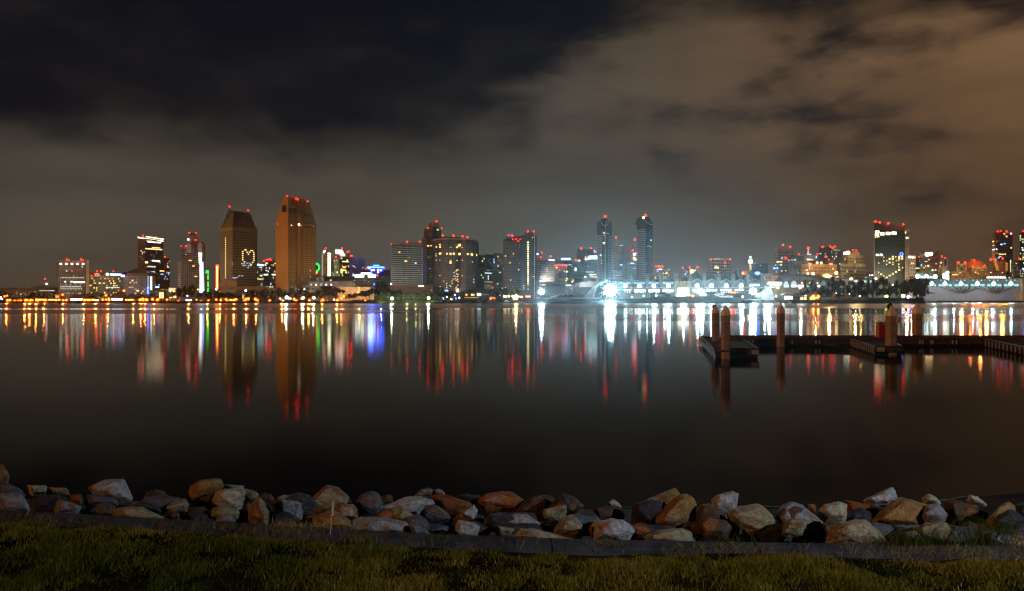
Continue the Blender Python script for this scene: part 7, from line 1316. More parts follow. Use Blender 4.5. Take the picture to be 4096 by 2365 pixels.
pile(2863, 1216, 25, 60.6, 'left pile of the dock end, slightly leaning, with a thin white band and torn cap', DK-.3, .75, -.012, .12, torn=True, wire=True)
pile(2902.5, 1218, 30, 50.2, 'thick front pile standing against the dock end with a pointed white cap', -.8, None, 0, .05)
pile(3123, 1215, 25.5, 63.0, 'lone pile with a bright band under its cap, right of the dock end', -.8, .16, 0, .1)
pile(3564.5, 1214, 34, 53.9, 'pile with a small white placard beside the red cabinet', -.8, None, 0, .05, placard=True, torn=True)
pile(3668.5, 1211, 30.5, 69.2, 'rightmost pile, plain brown, behind the main walkway', -.8, None, 0, .0)
t = thing('dock_cabinet', (PX(3532, 66), 66, DK), 'dark red utility cabinet standing on the dock beside the placard pile', 'cabinet'); a, b = PX(3516.5, 66), PX(3551, 66); zt = PZ(1289, 66)
put('body', MB().loft([(a-.03, 66, DK), (b+.03, 66, DK), (b+.03, 66.6, DK), (a-.03, 66.6, DK)], [(a, 66, zt-.06), (b, 66, zt-.06), (b, 66.6, zt-.06), (a, 66.6, zt-.06)]), mat('red_paint', (.34, .012, .012), .45), t)
put('lid', MB().loft([(a-.03, 65.96, zt-.06), (b+.03, 65.96, zt-.06), (b+.03, 66.64, zt-.06), (a-.03, 66.64, zt-.06)], [(a+.05, 66.05, zt), (b-.05, 66.05, zt), (b-.05, 66.5, zt), (a+.05, 66.5, zt)]), mat('red_paint', ()), t)
put('sticker', MB().box((PX(3530, 66), 65.975, PZ(1298, 66)), (PX(3538.5, 66), 65.99, PZ(1291, 66))), mat('yellow_sticker', (.75, .55, .16)), t)
put('symbol', MB().prism([(0, 0), (1, 0), (.5, 0)], 0, 0) if False else MB().loft([(PX(3532, 66), 65.965, PZ(1297, 66)), (PX(3536.5, 66), 65.965, PZ(1297, 66)), (PX(3534.2, 66), 65.965, PZ(1292.5, 66))], [(PX(3532, 66), 65.97, PZ(1297, 66)), (PX(3536.5, 66), 65.97, PZ(1297, 66)), (PX(3534.2, 66), 65.97, PZ(1292.5, 66))]), mat('black_iron', ()), t)
put('latch', MB().box((PX(3543, 66), 65.94, PZ(1311, 66)), (PX(3547, 66), 65.99, PZ(1307, 66))), M_PLATE, t)

# ---------------------------------------------------------------- near bank: kerb, ground, shoreline
GZ = 2.3
def wob(x, y): return .035*noise.noise((x*1.3, y*1.7, .3))+.02*noise.noise((x*4, y*4, 2))
kb = [(-8.5, 6.62), (-6, 6.22), (-4.11, 5.94), (-1.88, 5.56), (-.59, 5.32), (.56, 5.20), (1.89, 5.126), (3.5, 5.06), (5.5, 4.98), (8.5, 4.85)]
def kerb_y(x):
    for (a, ya), (b, yb_) in zip(kb, kb[1:]):
        if x <= b: return ya+(yb_-ya)*(x-a)/(b-a)
    return kb[-1][1]
m = MB(); nx, ny = 90, 34; xs_ = [-8.4+16.8*i/nx for i in range(nx+1)]
for j in range(ny+1):
    for i in range(nx+1):
        y1 = kerb_y(xs_[i])-.15; y = -3+(y1+3)*j/ny; m.v.append((xs_[i], y, GZ-.03+wob(xs_[i], y)))
for j in range(ny):
    for i in range(nx): m.f.append((j*(nx+1)+i, j*(nx+1)+i+1, (j+1)*(nx+1)+i+1, (j+1)*(nx+1)+i)); m.mi.append(0)
struct('lawn_ground', m, mat('soil', (.012, .011, .004), 1, .5, 4, bump=.6, spec=0))
m = MB(); sx_ = [-8.4+16.8*i/60 for i in range(61)]
for i_, (a, b) in enumerate(zip(sx_, sx_[1:])):
    b -= .012 if i_ % 5 == 0 else 0; ya, yb_ = kerb_y(a), kerb_y(b); w_ = .155
    A = [(a, ya-w_, GZ-.15), (a, ya-w_, GZ+.015), (a, ya-.012, GZ+.02), (a, ya, GZ+.005), (a, ya, GZ-.3)]; B = [(b, yb_-w_, GZ-.15), (b, yb_-w_, GZ+.015), (b, yb_-.012, GZ+.02), (b, yb_, GZ+.005), (b, yb_, GZ-.3)]
    m.add(A+B, [(i, i+5, i+6, i+1) for i in range(4)]+[(0, 1, 2, 3, 4), (9, 8, 7, 6, 5)])
struct('kerb', m, mat('kerb_concrete', (.032, .036, .045), .9, .35, 5, bump=.5, bscale=60, spec=.1))
shore_y = lambda x: 13.6+max(0, x)*.14+.25*math.sin(x*.7)
m = MB(); nx = 110; rows = []
for i in range(nx+1):
    x = -22+44*i/nx; ky = kerb_y(max(-8.4, min(8.4, x))); s = shore_y(x)
    pr = [(ky-.02, GZ-.28), (ky+.35, GZ-.34), (ky+1.2, GZ-.75), (ky+2.3, GZ-1.35), (ky+4.2, .42), (s-.6, .06), (s+.5, -.05), (s+3, -.5)]
    rows.append([(x, y, z+.05*noise.noise((x*2, y*2, 1))*(1 if z > .1 else .1)) for y, z in pr])
for a, b in zip(rows, rows[1:]):
    for j in range(7): m.add([a[j], b[j], b[j+1], a[j+1]], [(0, 1, 2, 3)])
struct('beach_slope', m, mat('shaded_wet_sand', (.035, .017, .008), .9, .45, 1.5, bump=.4, spec=.05))  # wet sand, its colour darkened to paint shade between the rocks
m = MB(); rg = random.Random(8)
pts = [(-3+.14*i, shore_y(-3+.14*i)+.04*math.sin(i*.37)+.05*rg.random()) for i in range(95)]
for (a, ya), (b, yb_) in zip(pts, pts[1:]): m.add([(a, ya, .012), (b, yb_, .012), (b, yb_+.03+.025*math.sin(b*3), .012), (a, ya+.03+.025*math.sin(a*3), .012)], [(0, 1, 2, 3)])
tag(put('foam_line', m, mat('foam', (.26, .25, .24), .9, .5, 1)), 'thin line of pale foam at the water edge behind the rocks', 'foam', None, 'stuff')

# ---------------------------------------------------------------- riprap rocks traced one by one
def rock_mat():
    m = bpy.data.materials.new('rock'); m.use_nodes = True; t = m.node_tree; b = t.nodes['Principled BSDF']; q = G(t)
    oi = q.n('ShaderNodeObjectInfo'); tco = q.n('ShaderNodeTexCoord').outputs['Object']; of = q.n('ShaderNodeVectorMath', operation='ADD'); t.links.new(tco, of.inputs[0])
    sh = q.comb(q.m('MULTIPLY', oi.outputs['Random'], 37.0), q.m('MULTIPLY', oi.outputs['Random'], 11.0), 0); q.put(of.inputs[1], sh); v_ = of.outputs[0]
    n1 = q.noise(v_, 3.2, 5, .6, .3); n2 = q.noise(v_, 26, 6, .7); n3 = q.noise(v_, 90, 4, .7)
    c = q.mix(q.ss(n1, .53, .66), oi.outputs['Color'], (.19, .070, .018, 1))
    c = q.mix(q.m('MULTIPLY', q.ss(n1, .30, .46, 1, 0), .22), c, (.26, .26, .25, 1))
    mul = q.n('ShaderNodeMix', data_type='RGBA', blend_type='MULTIPLY'); mul.inputs[0].default_value = 1; q.put(mul.inputs[6], c)
    k = q.ss(n2, .25, .72, .50, 1.30); k2 = q.m('MULTIPLY', k, q.ss(n3, .3, .7, .58, .96)); q.put(mul.inputs[7], q.comb(k2, k2, k2)); q.put(b.inputs['Base Color'], mul.outputs[2])
    b.inputs['Roughness'].default_value = .85; b.inputs['Specular IOR Level'].default_value = .2; bn = q.n('ShaderNodeBump'); bn.inputs['Strength'].default_value = 1.0; bn.inputs['Distance'].default_value = .02
    vo = q.n('ShaderNodeTexVoronoi', feature='DISTANCE_TO_EDGE'); t.links.new(v_, vo.inputs['Vector']); vo.inputs['Scale'].default_value = 4.5
    q.put(bn.inputs['Height'], q.m('ADD', q.m('ADD', q.m('MULTIPLY', q.noise(v_, 11, 7, .68), 1.6), q.m('MULTIPLY', n2, .6)), q.m('MULTIPLY', q.ss(vo.outputs['Distance'], 0, .03), .15))); t.links.new(bn.outputs[0], b.inputs['Normal']); return m
M_ROCK = rock_mat()
ctex = bpy.data.textures.new('rock_relief', 'CLOUDS'); ctex.noise_scale = .16; ctex.noise_depth = 3
R1 = Zm(0, 1820, 2.2927); R2 = Zm(1000, 1880, 2.4019); R3 = Zm(1950, 1880, 2.4019); R4_ = Zm(2900, 1880, 2.1087)
RC = dict(gr=(.186, .192, .211), pg=(.273, .285, .304), tan=(.223, .180, .112), cr=(.310, .285, .223), oc=(.211, .124, .046), org=(.223, .081, .022), br=(.060, .036, .022), dk=(.024, .024, .030), sl=(.070, .076, .100), vi=(.186, .167, .192), kh=(.186, .174, .112), rd=(.161, .046, .015), pk=(.223, .136, .112))  # dk, br, sl: dark tones deepened to paint shade on unlit rocks
def rock(Z, pts, layer, c, label, seed=[0]):
    seed[0] += 1; rg = random.Random(seed[0]*13+1); px = [(Z.x(x), Z.y(y)) for x, y in pts]; cx_ = sum(p[0] for p in px)/len(px); cy_ = sum(p[1] for p in px)/len(px)
    xw = (cx_-2048)/F*5.5; d = kerb_y(max(-8.4, min(8.4, xw)))+.28+layer*.62; wpx = max(p[0] for p in px)-min(p[0] for p in px); hpx = max(p[1] for p in px)-min(p[1] for p in px)
    th = min(.62, max(.14, .5*min(wpx, hpx*1.5)/F*d)); bm = bmesh.new(); vs = []
    if layer <= .1: d = kerb_y(max(-8.4, min(8.4, xw)))+.03+th*.95
    for x, y in px: p = P(x, y, d+rg.uniform(-.12, .12)*th); bm.verts.new(p)
    bx, by = cx_+rg.uniform(-.12, .12)*wpx, cy_+rg.uniform(-.18, .05)*hpx
    for i, (x, y) in enumerate(px):
        k = rg.uniform(.42, .74); bm.verts.new(P(bx+(x-bx)*k, by+(y-by)*k, d-th*rg.uniform(.55, .95)))
        k = rg.uniform(.6, .9); bm.verts.new(P(cx_+(x-cx_)*k, cy_+(y-cy_)*k, d+th*rg.uniform(.6, 1.0)))
    yb_ = max(p[1] for p in px)
    for x in (cx_-wpx*.32, cx_+wpx*.32): bm.verts.new(P(x, yb_+12, d+th*.1))
    r_ = bmesh.ops.convex_hull(bm, input=bm.verts); bmesh.ops.delete(bm, geom=list({g_ for g_ in r_['geom_interior']+r_['geom_unused'] if isinstance(g_, bmesh.types.BMVert)}), context='VERTS')
    bmesh.ops.dissolve_limit(bm, angle_limit=R(7), verts=bm.verts, edges=bm.edges); c3 = sum((v_.co for v_ in bm.verts), Vector())/len(bm.verts)
    bmesh.ops.triangulate(bm, faces=[f for f in bm.faces if len(f.verts) > 4]); bmesh.ops.recalc_face_normals(bm, faces=bm.faces)
    for v_ in bm.verts: v_.co -= c3
    me = bpy.data.meshes.new('rock'); bm.to_mesh(me); bm.free(); me.materials.append(M_ROCK); o = bpy.data.objects.new('rock', me); COL.objects.link(o); o.location = c3
    b = o.modifiers.new('bevel', 'BEVEL'); b.width = .012; b.segments = 2; b.limit_method = 'ANGLE'; b.angle_limit = R(22)
    s = o.modifiers.new('subdiv', 'SUBSURF'); s.subdivision_type = 'SIMPLE'; s.levels = s.render_levels = 3
    dm = o.modifiers.new('relief', 'DISPLACE'); dm.texture = ctex; dm.strength = .035; dm.mid_level = .5; dm.texture_coords = 'GLOBAL'
    o.color = (*RC[c], 1); tag(o, label, 'rock', 'riprap rocks along the kerb'); return o
for a in [
 (R1, [(-40,90),(20,85),(60,150),(92,185),(75,250),(-40,265)], 2.6, 'oc', 'ochre rock cut by the left edge, standing highest there'),
 (R1, [(-30,262),(90,255),(200,325),(240,380),(120,400),(-30,400)], 1.8, 'sl', 'slate rock below the ochre one at the left edge'),
 (R1, [(245,275),(420,280),(445,330),(440,360),(280,360)], 2.4, 'cr', 'small cream rock in the back row at far left, joined to a tan one'),
 (R1, [(440,300),(600,300),(635,330),(635,360),(440,355)], 2.4, 'oc', 'flat-topped tan rock just right of the small cream one at far left'),
 (R1, [(-30,360),(170,345),(215,385),(265,460),(285,525),(-30,525)], 0, 'vi', 'violet-grey rock on the kerb in the left corner'),
 (R1, [(270,420),(400,365),(540,345),(620,385),(640,415),(500,400),(380,520),(285,525)], .9, 'dk', 'dark blue-grey rock between the violet corner rock and the grey wedge'),
 (R1, [(500,535),(510,430),(540,393),(640,425),(755,480),(720,540)], 0, 'gr', 'grey wedge-shaped rock on the kerb at the left'),
 (R1, [(625,365),(730,355),(765,400),(750,460),(660,415)], 1.7, 'rd', 'dark red rock tucked left of the big pale slab'),
 (R1, [(795,300),(830,280),(960,230),(1060,225),(1135,223),(1165,285),(1218,385),(1220,420),(1160,430),(1000,390),(850,350)], 1.5, 'pg', 'big pale grey slanted slab, largest rock of the left third'),
 (R1, [(765,455),(790,360),(960,375),(1080,410),(1095,460),(940,440),(850,450)], 1.1, 'sl', 'dark slate rock under the big pale slab'),
 (R1, [(735,530),(880,450),(1000,440),(1060,470),(1050,570),(760,540)], .25, 'br', 'brown shaded rock left of the long speckled one'),
 (R1, [(1030,560),(1060,480),(1300,475),(1400,530),(1510,570),(1505,603),(1200,590)], 0, 'tan', 'long low speckled rock along the kerb below the big pale slab'),
 (R1, [(1090,460),(1180,425),(1350,430),(1460,480),(1490,530),(1380,500),(1200,470)], .9, 'dk', 'thin dark rock lying behind the long speckled one'),
 (R1, [(1330,340),(1440,310),(1500,330),(1570,390),(1540,440),(1400,430),(1320,400)], 2.3, 'br', 'dark rock with a brown crest right of the big pale slab'),
 (R1, [(1510,490),(1600,420),(1690,400),(1735,455),(1720,480),(1560,520)], 1.0, 'kh', 'khaki sliver of rock left of the round ochre boulder'),
 (R1, [(1720,380),(1740,290),(1830,230),(1990,212),(2035,220),(2055,290),(2000,320),(1860,370),(1740,430)], 2.0, 'oc', 'rounded ochre boulder on top of the left pile'),
 (R1, [(2055,280),(2240,275),(2248,310),(2180,300),(2080,300)], 2.4, 'cr', 'thin pale slab peeping behind the cream boulder'),
 (R1, [(1940,420),(1970,350),(2060,300),(2200,295),(2250,330),(2240,460),(2190,510),(2120,470),(1990,470)], 1.3, 'cr', 'large cream boulder right of the rounded ochre one'),
 (R1, [(2220,310),(2320,325),(2375,360),(2370,400),(2280,440),(2240,400)], 1.6, 'tan', 'tan rock leaning on the right of the large cream boulder'),
 (R1, [(2275,590),(2270,480),(2380,390),(2430,430),(2470,520),(2460,600),(2390,645),(2310,640)], .4, 'kh', 'upright greenish-grey egg-shaped rock'),
 (R1, [(1935,560),(1940,500),(1990,470),(2110,480),(2205,530),(2190,590),(2000,600)], .45, 'kh', 'khaki block under the large cream boulder'),
 (R1, [(1975,625),(2010,570),(2080,545),(2130,565),(2160,600),(2150,640)], 0, 'vi', 'small violet-grey rock on the kerb under the khaki block'),
 (R1, [(1550,590),(1575,530),(1640,525),(1665,605)], .5, 'sl', 'small dark upright rock in shadow right of the long speckled rock'),
 (R1, [(2370,370),(2420,350),(2490,365),(2515,400),(2440,400)], 2.4, 'br', 'brown rock tip behind the egg-shaped rock'),
 (R1, [(1740,480),(1880,480),(1940,540),(1930,600),(1700,600)], .7, 'dk', 'nearly black rock left of the khaki block'),
 (R1, [(1840,400),(2000,320),(1940,470),(1850,500),(1740,480)], 1.6, 'br', 'shaded brown rock beneath the rounded ochre boulder'),
 (R2, [(260,350),(265,260),(320,237),(520,250),(540,300),(525,360),(500,540),(260,540)], .8, 'gr', 'square grey block with a pale flat face right of the egg-shaped rock'),
 (R2, [(90,250),(200,235),(240,290),(230,400),(100,380)], 2.2, 'br', 'dark rock between the egg-shaped rock and the square grey block'),
 (R2, [(560,330),(640,220),(740,143),(780,145),(850,165),(940,240),(985,320),(840,400),(700,440),(530,360)], 1.7, 'tan', 'tall two-toned boulder, orange on its left and tan on its right'),
 (R2, [(830,370),(870,335),(990,330),(1025,370),(1040,460),(900,475),(860,450)], .9, 'cr', 'cream cube-like rock under the two-toned boulder'),
 (R2, [(585,500),(600,450),(720,415),(800,370),(860,460),(960,480),(1000,560),(620,570)], .4, 'oc', 'brown-ochre rock at the foot of the two-toned boulder'),
 (R2, [(930,590),(1000,480),(1060,455),(1300,455),(1500,500),(1580,590),(1575,630),(1200,605)], 0, 'gr', 'long grey kerbside rock with an orange left end'),
 (R2, [(1040,370),(1130,280),(1300,242),(1365,255),(1370,300),(1250,350)], 2.2, 'br', 'dark rock with an orange crest left of the large speckled one'),
 (R2, [(1180,370),(1450,280),(1540,255),(1640,250),(1770,300),(1785,350),(1700,400),(1600,450),(1500,430),(1300,370)], 1.5, 'pg', 'large grey speckled slab left of the dark slate wedge'),
 (R2, [(1330,440),(1350,370),(1440,335),(1520,390),(1660,500),(1700,580),(1560,520)], .75, 'kh', 'yellowish rock sloping down in front of the speckled slab'),
 (R2, [(1525,520),(1610,530),(1730,615),(1700,637),(1580,630)], 0, 'sl', 'small slate-blue rock on the kerb at the end of the long grey one'),
 (R2, [(1605,450),(1680,340),(1760,315),(1860,420),(1985,490),(1960,520),(1740,510)], 1.0, 'sl', 'dark slate wedge right of the speckled slab'),
 (R2, [(1560,260),(1640,190),(1720,170),(1770,195),(1770,260),(1640,250)], 2.6, 'gr', 'dark grey rock tip above the speckled slab'),
 (R2, [(1770,190),(1810,180),(1870,215),(1890,255),(1770,250)], 2.6, 'pk', 'pinkish rock tip above the red-orange boulder'),
 (R2, [(1725,240),(1880,240),(2130,310),(2150,380),(2000,440),(1860,400),(1790,330)], 1.9, 'rd', 'long red-orange boulder behind the dark slate wedge'),
 (R2, [(1960,260),(2050,230),(2210,240),(2225,270),(2130,300)], 2.5, 'dk', 'black rock top behind the red-orange boulder'),
 (R2, [(2010,450),(2060,390),(2150,330),(2195,390),(2130,470)], .9, 'pg', 'small broken pale rock between the slate wedge and the orange boulder'),
 (R2, [(1965,620),(1975,530),(2000,492),(2150,500),(2225,540),(2175,650),(1970,645)], .15, 'pg', 'pale blue-grey squarish rock near the kerb'),
 (R2, [(2180,300),(2250,240),(2400,200),(2522,215),(2640,290),(2600,380),(2300,370)], 2.0, 'org', 'broad low orange boulder in the back row at the centre'),
 (R3, [(275,400),(340,320),(440,255),(590,242),(640,270),(705,325),(600,360),(540,400),(530,480),(400,430)], 1.8, 'br', 'dark brown peaked rock with a pink right shoulder'),
 (R3, [(525,440),(530,370),(690,335),(770,340),(765,380),(700,450),(630,490)], 1.15, 'kh', 'olive-grey rock with an orange left face under the peaked one'),
 (R3, [(70,500),(150,420),(380,418),(430,460),(515,520),(510,550),(400,560),(160,570)], .75, 'gr', 'flat light-grey slab in the middle of the row'),
 (R3, [(75,610),(75,520),(160,560),(280,570),(230,650)], .45, 'kh', 'yellow-tan rock under the flat light-grey slab'),
 (R3, [(230,640),(320,570),(420,560),(600,610),(760,660),(950,690),(500,680)], 0, 'tan', 'long low tan rock tapering right along the kerb'),
 (R3, [(635,590),(700,470),(800,428),(860,450),(925,540),(920,620),(890,650),(760,600)], .5, 'kh', 'yellowish-grey pointed rock left of the big blue-grey half-dome'),
 (R3, [(1140,345),(1150,310),(1210,277),(1260,320),(1285,355),(1200,365)], 1.9, 'pg', 'small pale pointed rock above the blue-grey half-dome'),
 (R3, [(1000,450),(1140,350),(1285,355),(1330,440),(1300,480),(1050,480)], 1.7, 'br', 'brown rock under the small pale pointed one'),
 (R3, [(1005,690),(1010,570),(1040,480),(1180,460),(1300,475),(1390,530),(1430,590),(1300,640),(1200,692)], 0, 'pg', 'big blue-grey half-dome rock on the kerb'),
 (R3, [(980,560),(1020,490),(1050,490),(1030,560),(1005,640)], .4, 'org', 'orange sliver of rock left of the blue-grey half-dome'),
 (R3, [(1440,350),(1530,280),(1700,210),(1800,175),(1845,230),(1760,290),(1600,400)], 2.0, 'oc', 'orange rock with a tan tip behind the great orange boulder'),
 (R3, [(1605,460),(1700,350),(1850,235),(1920,225),(1985,270),(2025,350),(1990,450),(1920,550),(1700,560),(1620,520)], 1.0, 'oc', 'great rounded orange boulder right of centre'),
 (R3, [(1500,680),(1520,620),(1640,570),(1880,560),(1960,600),(1990,710),(1600,700)], 0, 'kh', 'khaki-grey kerbside rock under the great orange boulder'),
 (R3, [(2140,290),(2200,240),(2290,215),(2360,200),(2420,225),(2400,290),(2380,340),(2300,360),(2265,450),(2190,400)], 1.9, 'pg', 'white-grey rock standing tall right of the great orange boulder'),
 (R3, [(1990,400),(2040,330),(2140,315),(2190,370),(2250,440),(2260,600),(2000,600)], .9, 'br', 'dark rock under the tall white-grey one'),
 (R3, [(1380,400),(1520,340),(1600,410),(1610,560),(1400,600),(1370,480)], 1.4, 'dk', 'black rock left of the great orange boulder'),
 (R3, [(770,370),(880,370),(970,400),(940,440),(850,450)], 2.2, 'rd', 'small reddish rock low in the back row left of the pale pointed one'),
 (R4_, [(0,370),(60,315),(180,305),(280,293),(370,345),(440,430),(400,560),(370,580),(200,550),(80,450)], .9, 'tan', 'broad brown boulder with a grey back in the right half'),
 (R4_, [(420,380),(480,290),(560,262),(660,290),(750,370),(835,450),(780,570),(700,480),(640,410),(470,400)], 1.0, 'gr', 'dark grey rounded rock sloping down to the right'),
 (R4_, [(475,550),(490,440),(560,405),(640,420),(690,450),(600,500)], .4, 'tan', 'small tan rock at the foot of the dark grey rounded one'),
 (R4_, [(770,370),(830,290),(960,262),(1030,290),(1025,420),(960,440),(860,410)], 1.15, 'cr', 'pale chunky rock left of the dark red-orange one'),
 (R4_, [(790,500),(880,395),(930,390),(985,440),(900,500),(830,560)], .6, 'br', 'brown wedge between the pale chunky rock and the big tan dome'),
 (R4_, [(1000,250),(1150,275),(1310,330),(1220,370),(1030,420)], 1.7, 'rd', 'dark red-orange rock behind the big tan dome'),
 (R4_, [(1165,265),(1180,240),(1320,180),(1410,145),(1440,175),(1455,225),(1380,270),(1340,300),(1240,285)], 2.1, 'pg', 'pale grey rock highest in the right third'),
 (R4_, [(840,620),(860,540),(960,440),(1100,412),(1190,425),(1290,500),(1355,580),(1350,635),(1000,630)], 0, 'tan', 'big tan domed rock on the kerb in the right half'),
 (R4_, [(1230,440),(1400,260),(1480,230),(1600,250),(1740,300),(1670,340),(1640,420),(1600,485),(1320,460)], 1.2, 'oc', 'large orange and grey boulder in the right third'),
 (R4_, [(1650,240),(1720,200),(1770,230),(1820,285),(1700,285)], 2.0, 'cr', 'small pale pointed rock behind the large orange and grey boulder'),
 (R4_, [(1655,390),(1700,300),(1800,290),(1875,375),(1860,430),(1740,430)], 1.0, 'vi', 'violet-grey rock right of the large orange and grey boulder'),
 (R4_, [(1610,500),(1690,440),(1800,430),(1870,440),(1930,525),(1830,560),(1650,570)], .5, 'tan', 'tan rock behind the grass tuft at right'),
 (R4_, [(1500,560),(1510,520),(1600,515),(1660,560),(1650,600),(1520,590)], .2, 'pg', 'small pale rock behind the left of the grass tuft'),
 (R4_, [(1840,260),(1900,240),(2050,290),(2230,370),(2220,420),(2000,470),(1850,440)], 1.4, 'br', 'long dark brown rock sloping right near the right edge'),
 (R4_, [(2030,260),(2065,198),(2130,220),(2180,265),(2220,300),(2100,270)], 2.1, 'cr', 'pale pointed rock behind the long dark brown one'),
 (R4_, [(2200,430),(2300,300),(2390,268),(2440,300),(2448,355),(2420,440),(2380,520),(2230,500)], 1.0, 'oc', 'brown rock with a pale right tip near the right edge'),
 (R4_, [(2150,600),(2190,525),(2280,530),(2522,560),(2600,600),(2600,665),(2180,650)], 0, 'vi', 'low grey-brown rock on the kerb at the right edge'),
 (R4_, [(2440,300),(2522,270),(2620,270),(2620,400),(2480,420)], 1.8, 'dk', 'black rock cut by the right edge'),
 (R4_, [(700,290),(760,290),(765,350),(720,340)], 2.0, 'org', 'small orange rock tip behind the dark grey rounded one'),
]: rock(*a)
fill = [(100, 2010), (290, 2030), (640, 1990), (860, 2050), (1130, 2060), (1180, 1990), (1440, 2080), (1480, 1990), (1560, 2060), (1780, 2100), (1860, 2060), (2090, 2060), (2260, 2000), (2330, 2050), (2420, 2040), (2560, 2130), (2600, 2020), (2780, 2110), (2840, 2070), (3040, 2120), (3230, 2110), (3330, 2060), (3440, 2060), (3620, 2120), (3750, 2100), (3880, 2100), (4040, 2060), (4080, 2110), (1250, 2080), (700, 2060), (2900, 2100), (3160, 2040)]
for i, (x, y) in enumerate(sorted(fill)):  # added dark rocks whose colour paints the shade in the gaps
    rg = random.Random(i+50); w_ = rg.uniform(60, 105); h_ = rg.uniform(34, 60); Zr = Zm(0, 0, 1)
    rock(Zr, [(x+w_*math.cos(a+rg.uniform(-.2, .2))*rg.uniform(.75, 1), y+22+h_*math.sin(a)*rg.uniform(.75, 1)) for a in [k*math.pi/4 for k in range(8)]], rg.uniform(.75, 1.5), rg.choice(['dk', 'br', 'sl', 'dk']), 'added rock coloured as gap shade in the pile, %s such from the left' % (['first', 'second', 'third', 'fourth', 'fifth', 'sixth', 'seventh', 'eighth', 'ninth', 'tenth', 'eleventh', 'twelfth', 'thirteenth', 'fourteenth', 'fifteenth', 'sixteenth', 'seventeenth', 'eighteenth', 'nineteenth', 'twentieth', 'twenty-first', 'twenty-second', 'twenty-third', 'twenty-fourth', 'twenty-fifth', 'twenty-sixth', 'twenty-seventh', 'twenty-eighth', 'twenty-ninth', 'thirtieth', 'thirty-first', 'thirty-second'][i]))

for i in range(38):  # more added rocks, coloured dark as shade low in the pile
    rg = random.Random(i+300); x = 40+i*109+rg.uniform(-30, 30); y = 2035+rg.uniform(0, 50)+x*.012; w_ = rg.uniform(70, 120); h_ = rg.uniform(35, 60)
    rock(Zm(0, 0, 1), [(x+w_*math.cos(a+rg.uniform(-.2, .2))*rg.uniform(.7, 1), y+25+h_*math.sin(a)*rg.uniform(.7, 1)) for a in [k*math.pi/4 for k in range(8)]], rg.uniform(.55, 1.1), rg.choice(['dk', 'br', 'sl', 'dk']), 'small added rock coloured as shade in a gap low in the pile')

# ---------------------------------------------------------------- grass
def blades(name, P0, H, lean, W, hue, label, seed, strip=None):
    rg = np.random.default_rng(seed); n = len(P0); ang = rg.uniform(0, 2*np.pi, n); la = lean[0]+rg.normal(0, lean[1], n); dirx = np.cos(ang)*.5+lean[2]; diry = np.sin(ang)*.5
    nm = np.sqrt(dirx**2+diry**2)+1e-6; dirx /= nm; diry /= nm; la = np.abs(la); wx, wy = -diry*W/2, dirx*W/2; sw = rg.uniform(0, 2*np.pi, n); wx = np.cos(sw)*W/2; wy = np.sin(sw)*W/2
    V = np.zeros((n, 5, 3)); b = P0
    mid = b+np.stack([dirx*H*la*.35, diry*H*la*.35, H*.58], 1); tip = b+np.stack([dirx*H*la, diry*H*la, H*(1-.35*np.minimum(la, 1.6)**1.5*.6)], 1)
    wv = np.stack([wx, wy, np.zeros(n)], 1); V[:, 0] = b-wv; V[:, 1] = b+wv; V[:, 2] = mid+wv*.75; V[:, 3] = mid-wv*.75; V[:, 4] = tip
    me = bpy.data.meshes.new(name); me.vertices.add(n*5); me.vertices.foreach_set('co', V.reshape(-1)); base = (np.arange(n)*5)[:, None]
    quads = base+np.array([[0, 1, 2, 3]]); tris = base+np.array([[3, 2, 4]]); loops = np.concatenate([quads, tris], 1).reshape(-1); me.loops.add(n*7); me.loops.foreach_set('vertex_index', loops.astype(np.int32))
    me.polygons.add(n*2); ls = np.empty(n*2, np.int32); ls[0::2] = np.arange(n)*7; ls[1::2] = np.arange(n)*7+4; me.polygons.foreach_set('loop_start', ls); me.update(calc_edges=True); me.validate()
    at = me.attributes.new('tint', 'FLOAT', 'POINT'); at.data.foreach_set('value', np.repeat(hue, 5).astype(np.float32)); o = bpy.data.objects.new(name, me); COL.objects.link(o); me.materials.append(grass_mat()); return tag(o, label, 'grass', None, 'stuff')
def grass_mat():
    if 'grass_blade' in MATS: return MATS['grass_blade']
    m = bpy.data.materials.new('grass_blade'); m.use_nodes = True; t = m.node_tree; q = G(t); b = t.nodes['Principled BSDF']; a = q.n('ShaderNodeAttribute'); a.attribute_name = 'tint'; cr = q.n('ShaderNodeValToRGB'); t.links.new(a.outputs['Fac'], cr.inputs[0])
    e_ = cr.color_ramp.elements; e_[0].position = 0; e_[0].color = (.011, .026, .003, 1); e_[1].position = 1; e_[1].color = (.30, .22, .11, 1)
    for p_, c_ in ((.35, (.034, .040, .003, 1)), (.62, (.125, .098, .009, 1)), (.8, (.12, .065, .015, 1))): k = e_.new(p_); k.color = c_
    t.links.new(cr.outputs[0], b.inputs['Base Color']); b.inputs['Roughness'].default_value = .6; b.inputs['Specular IOR Level'].default_value = .04; MATS['grass_blade'] = m; return m
rng = np.random.default_rng(12); N = 165000; x = rng.uniform(-5.6, 5.6, N*2); ky = np.interp(x, [p[0] for p in kb], [p[1] for p in kb]); y = 3.0+rng.random(N*2)**.85*(ky-.17-3.0)
def nz(x, y, s, sd):
    g_ = np.random.default_rng(sd).random((64, 64)); u, v_ = (x*s) % 64, (y*s) % 64; i, j = u.astype(int), v_.astype(int); fu_, fv = u-i, v_-j; fu_ = fu_*fu_*(3-2*fu_); fv = fv*fv*(3-2*fv)
    return (g_[i % 64, j % 64]*(1-fu_)+g_[(i+1) % 64, j % 64]*fu_)*(1-fv)+(g_[i % 64, (j+1) % 64]*(1-fu_)+g_[(i+1) % 64, (j+1) % 64]*fu_)*fv
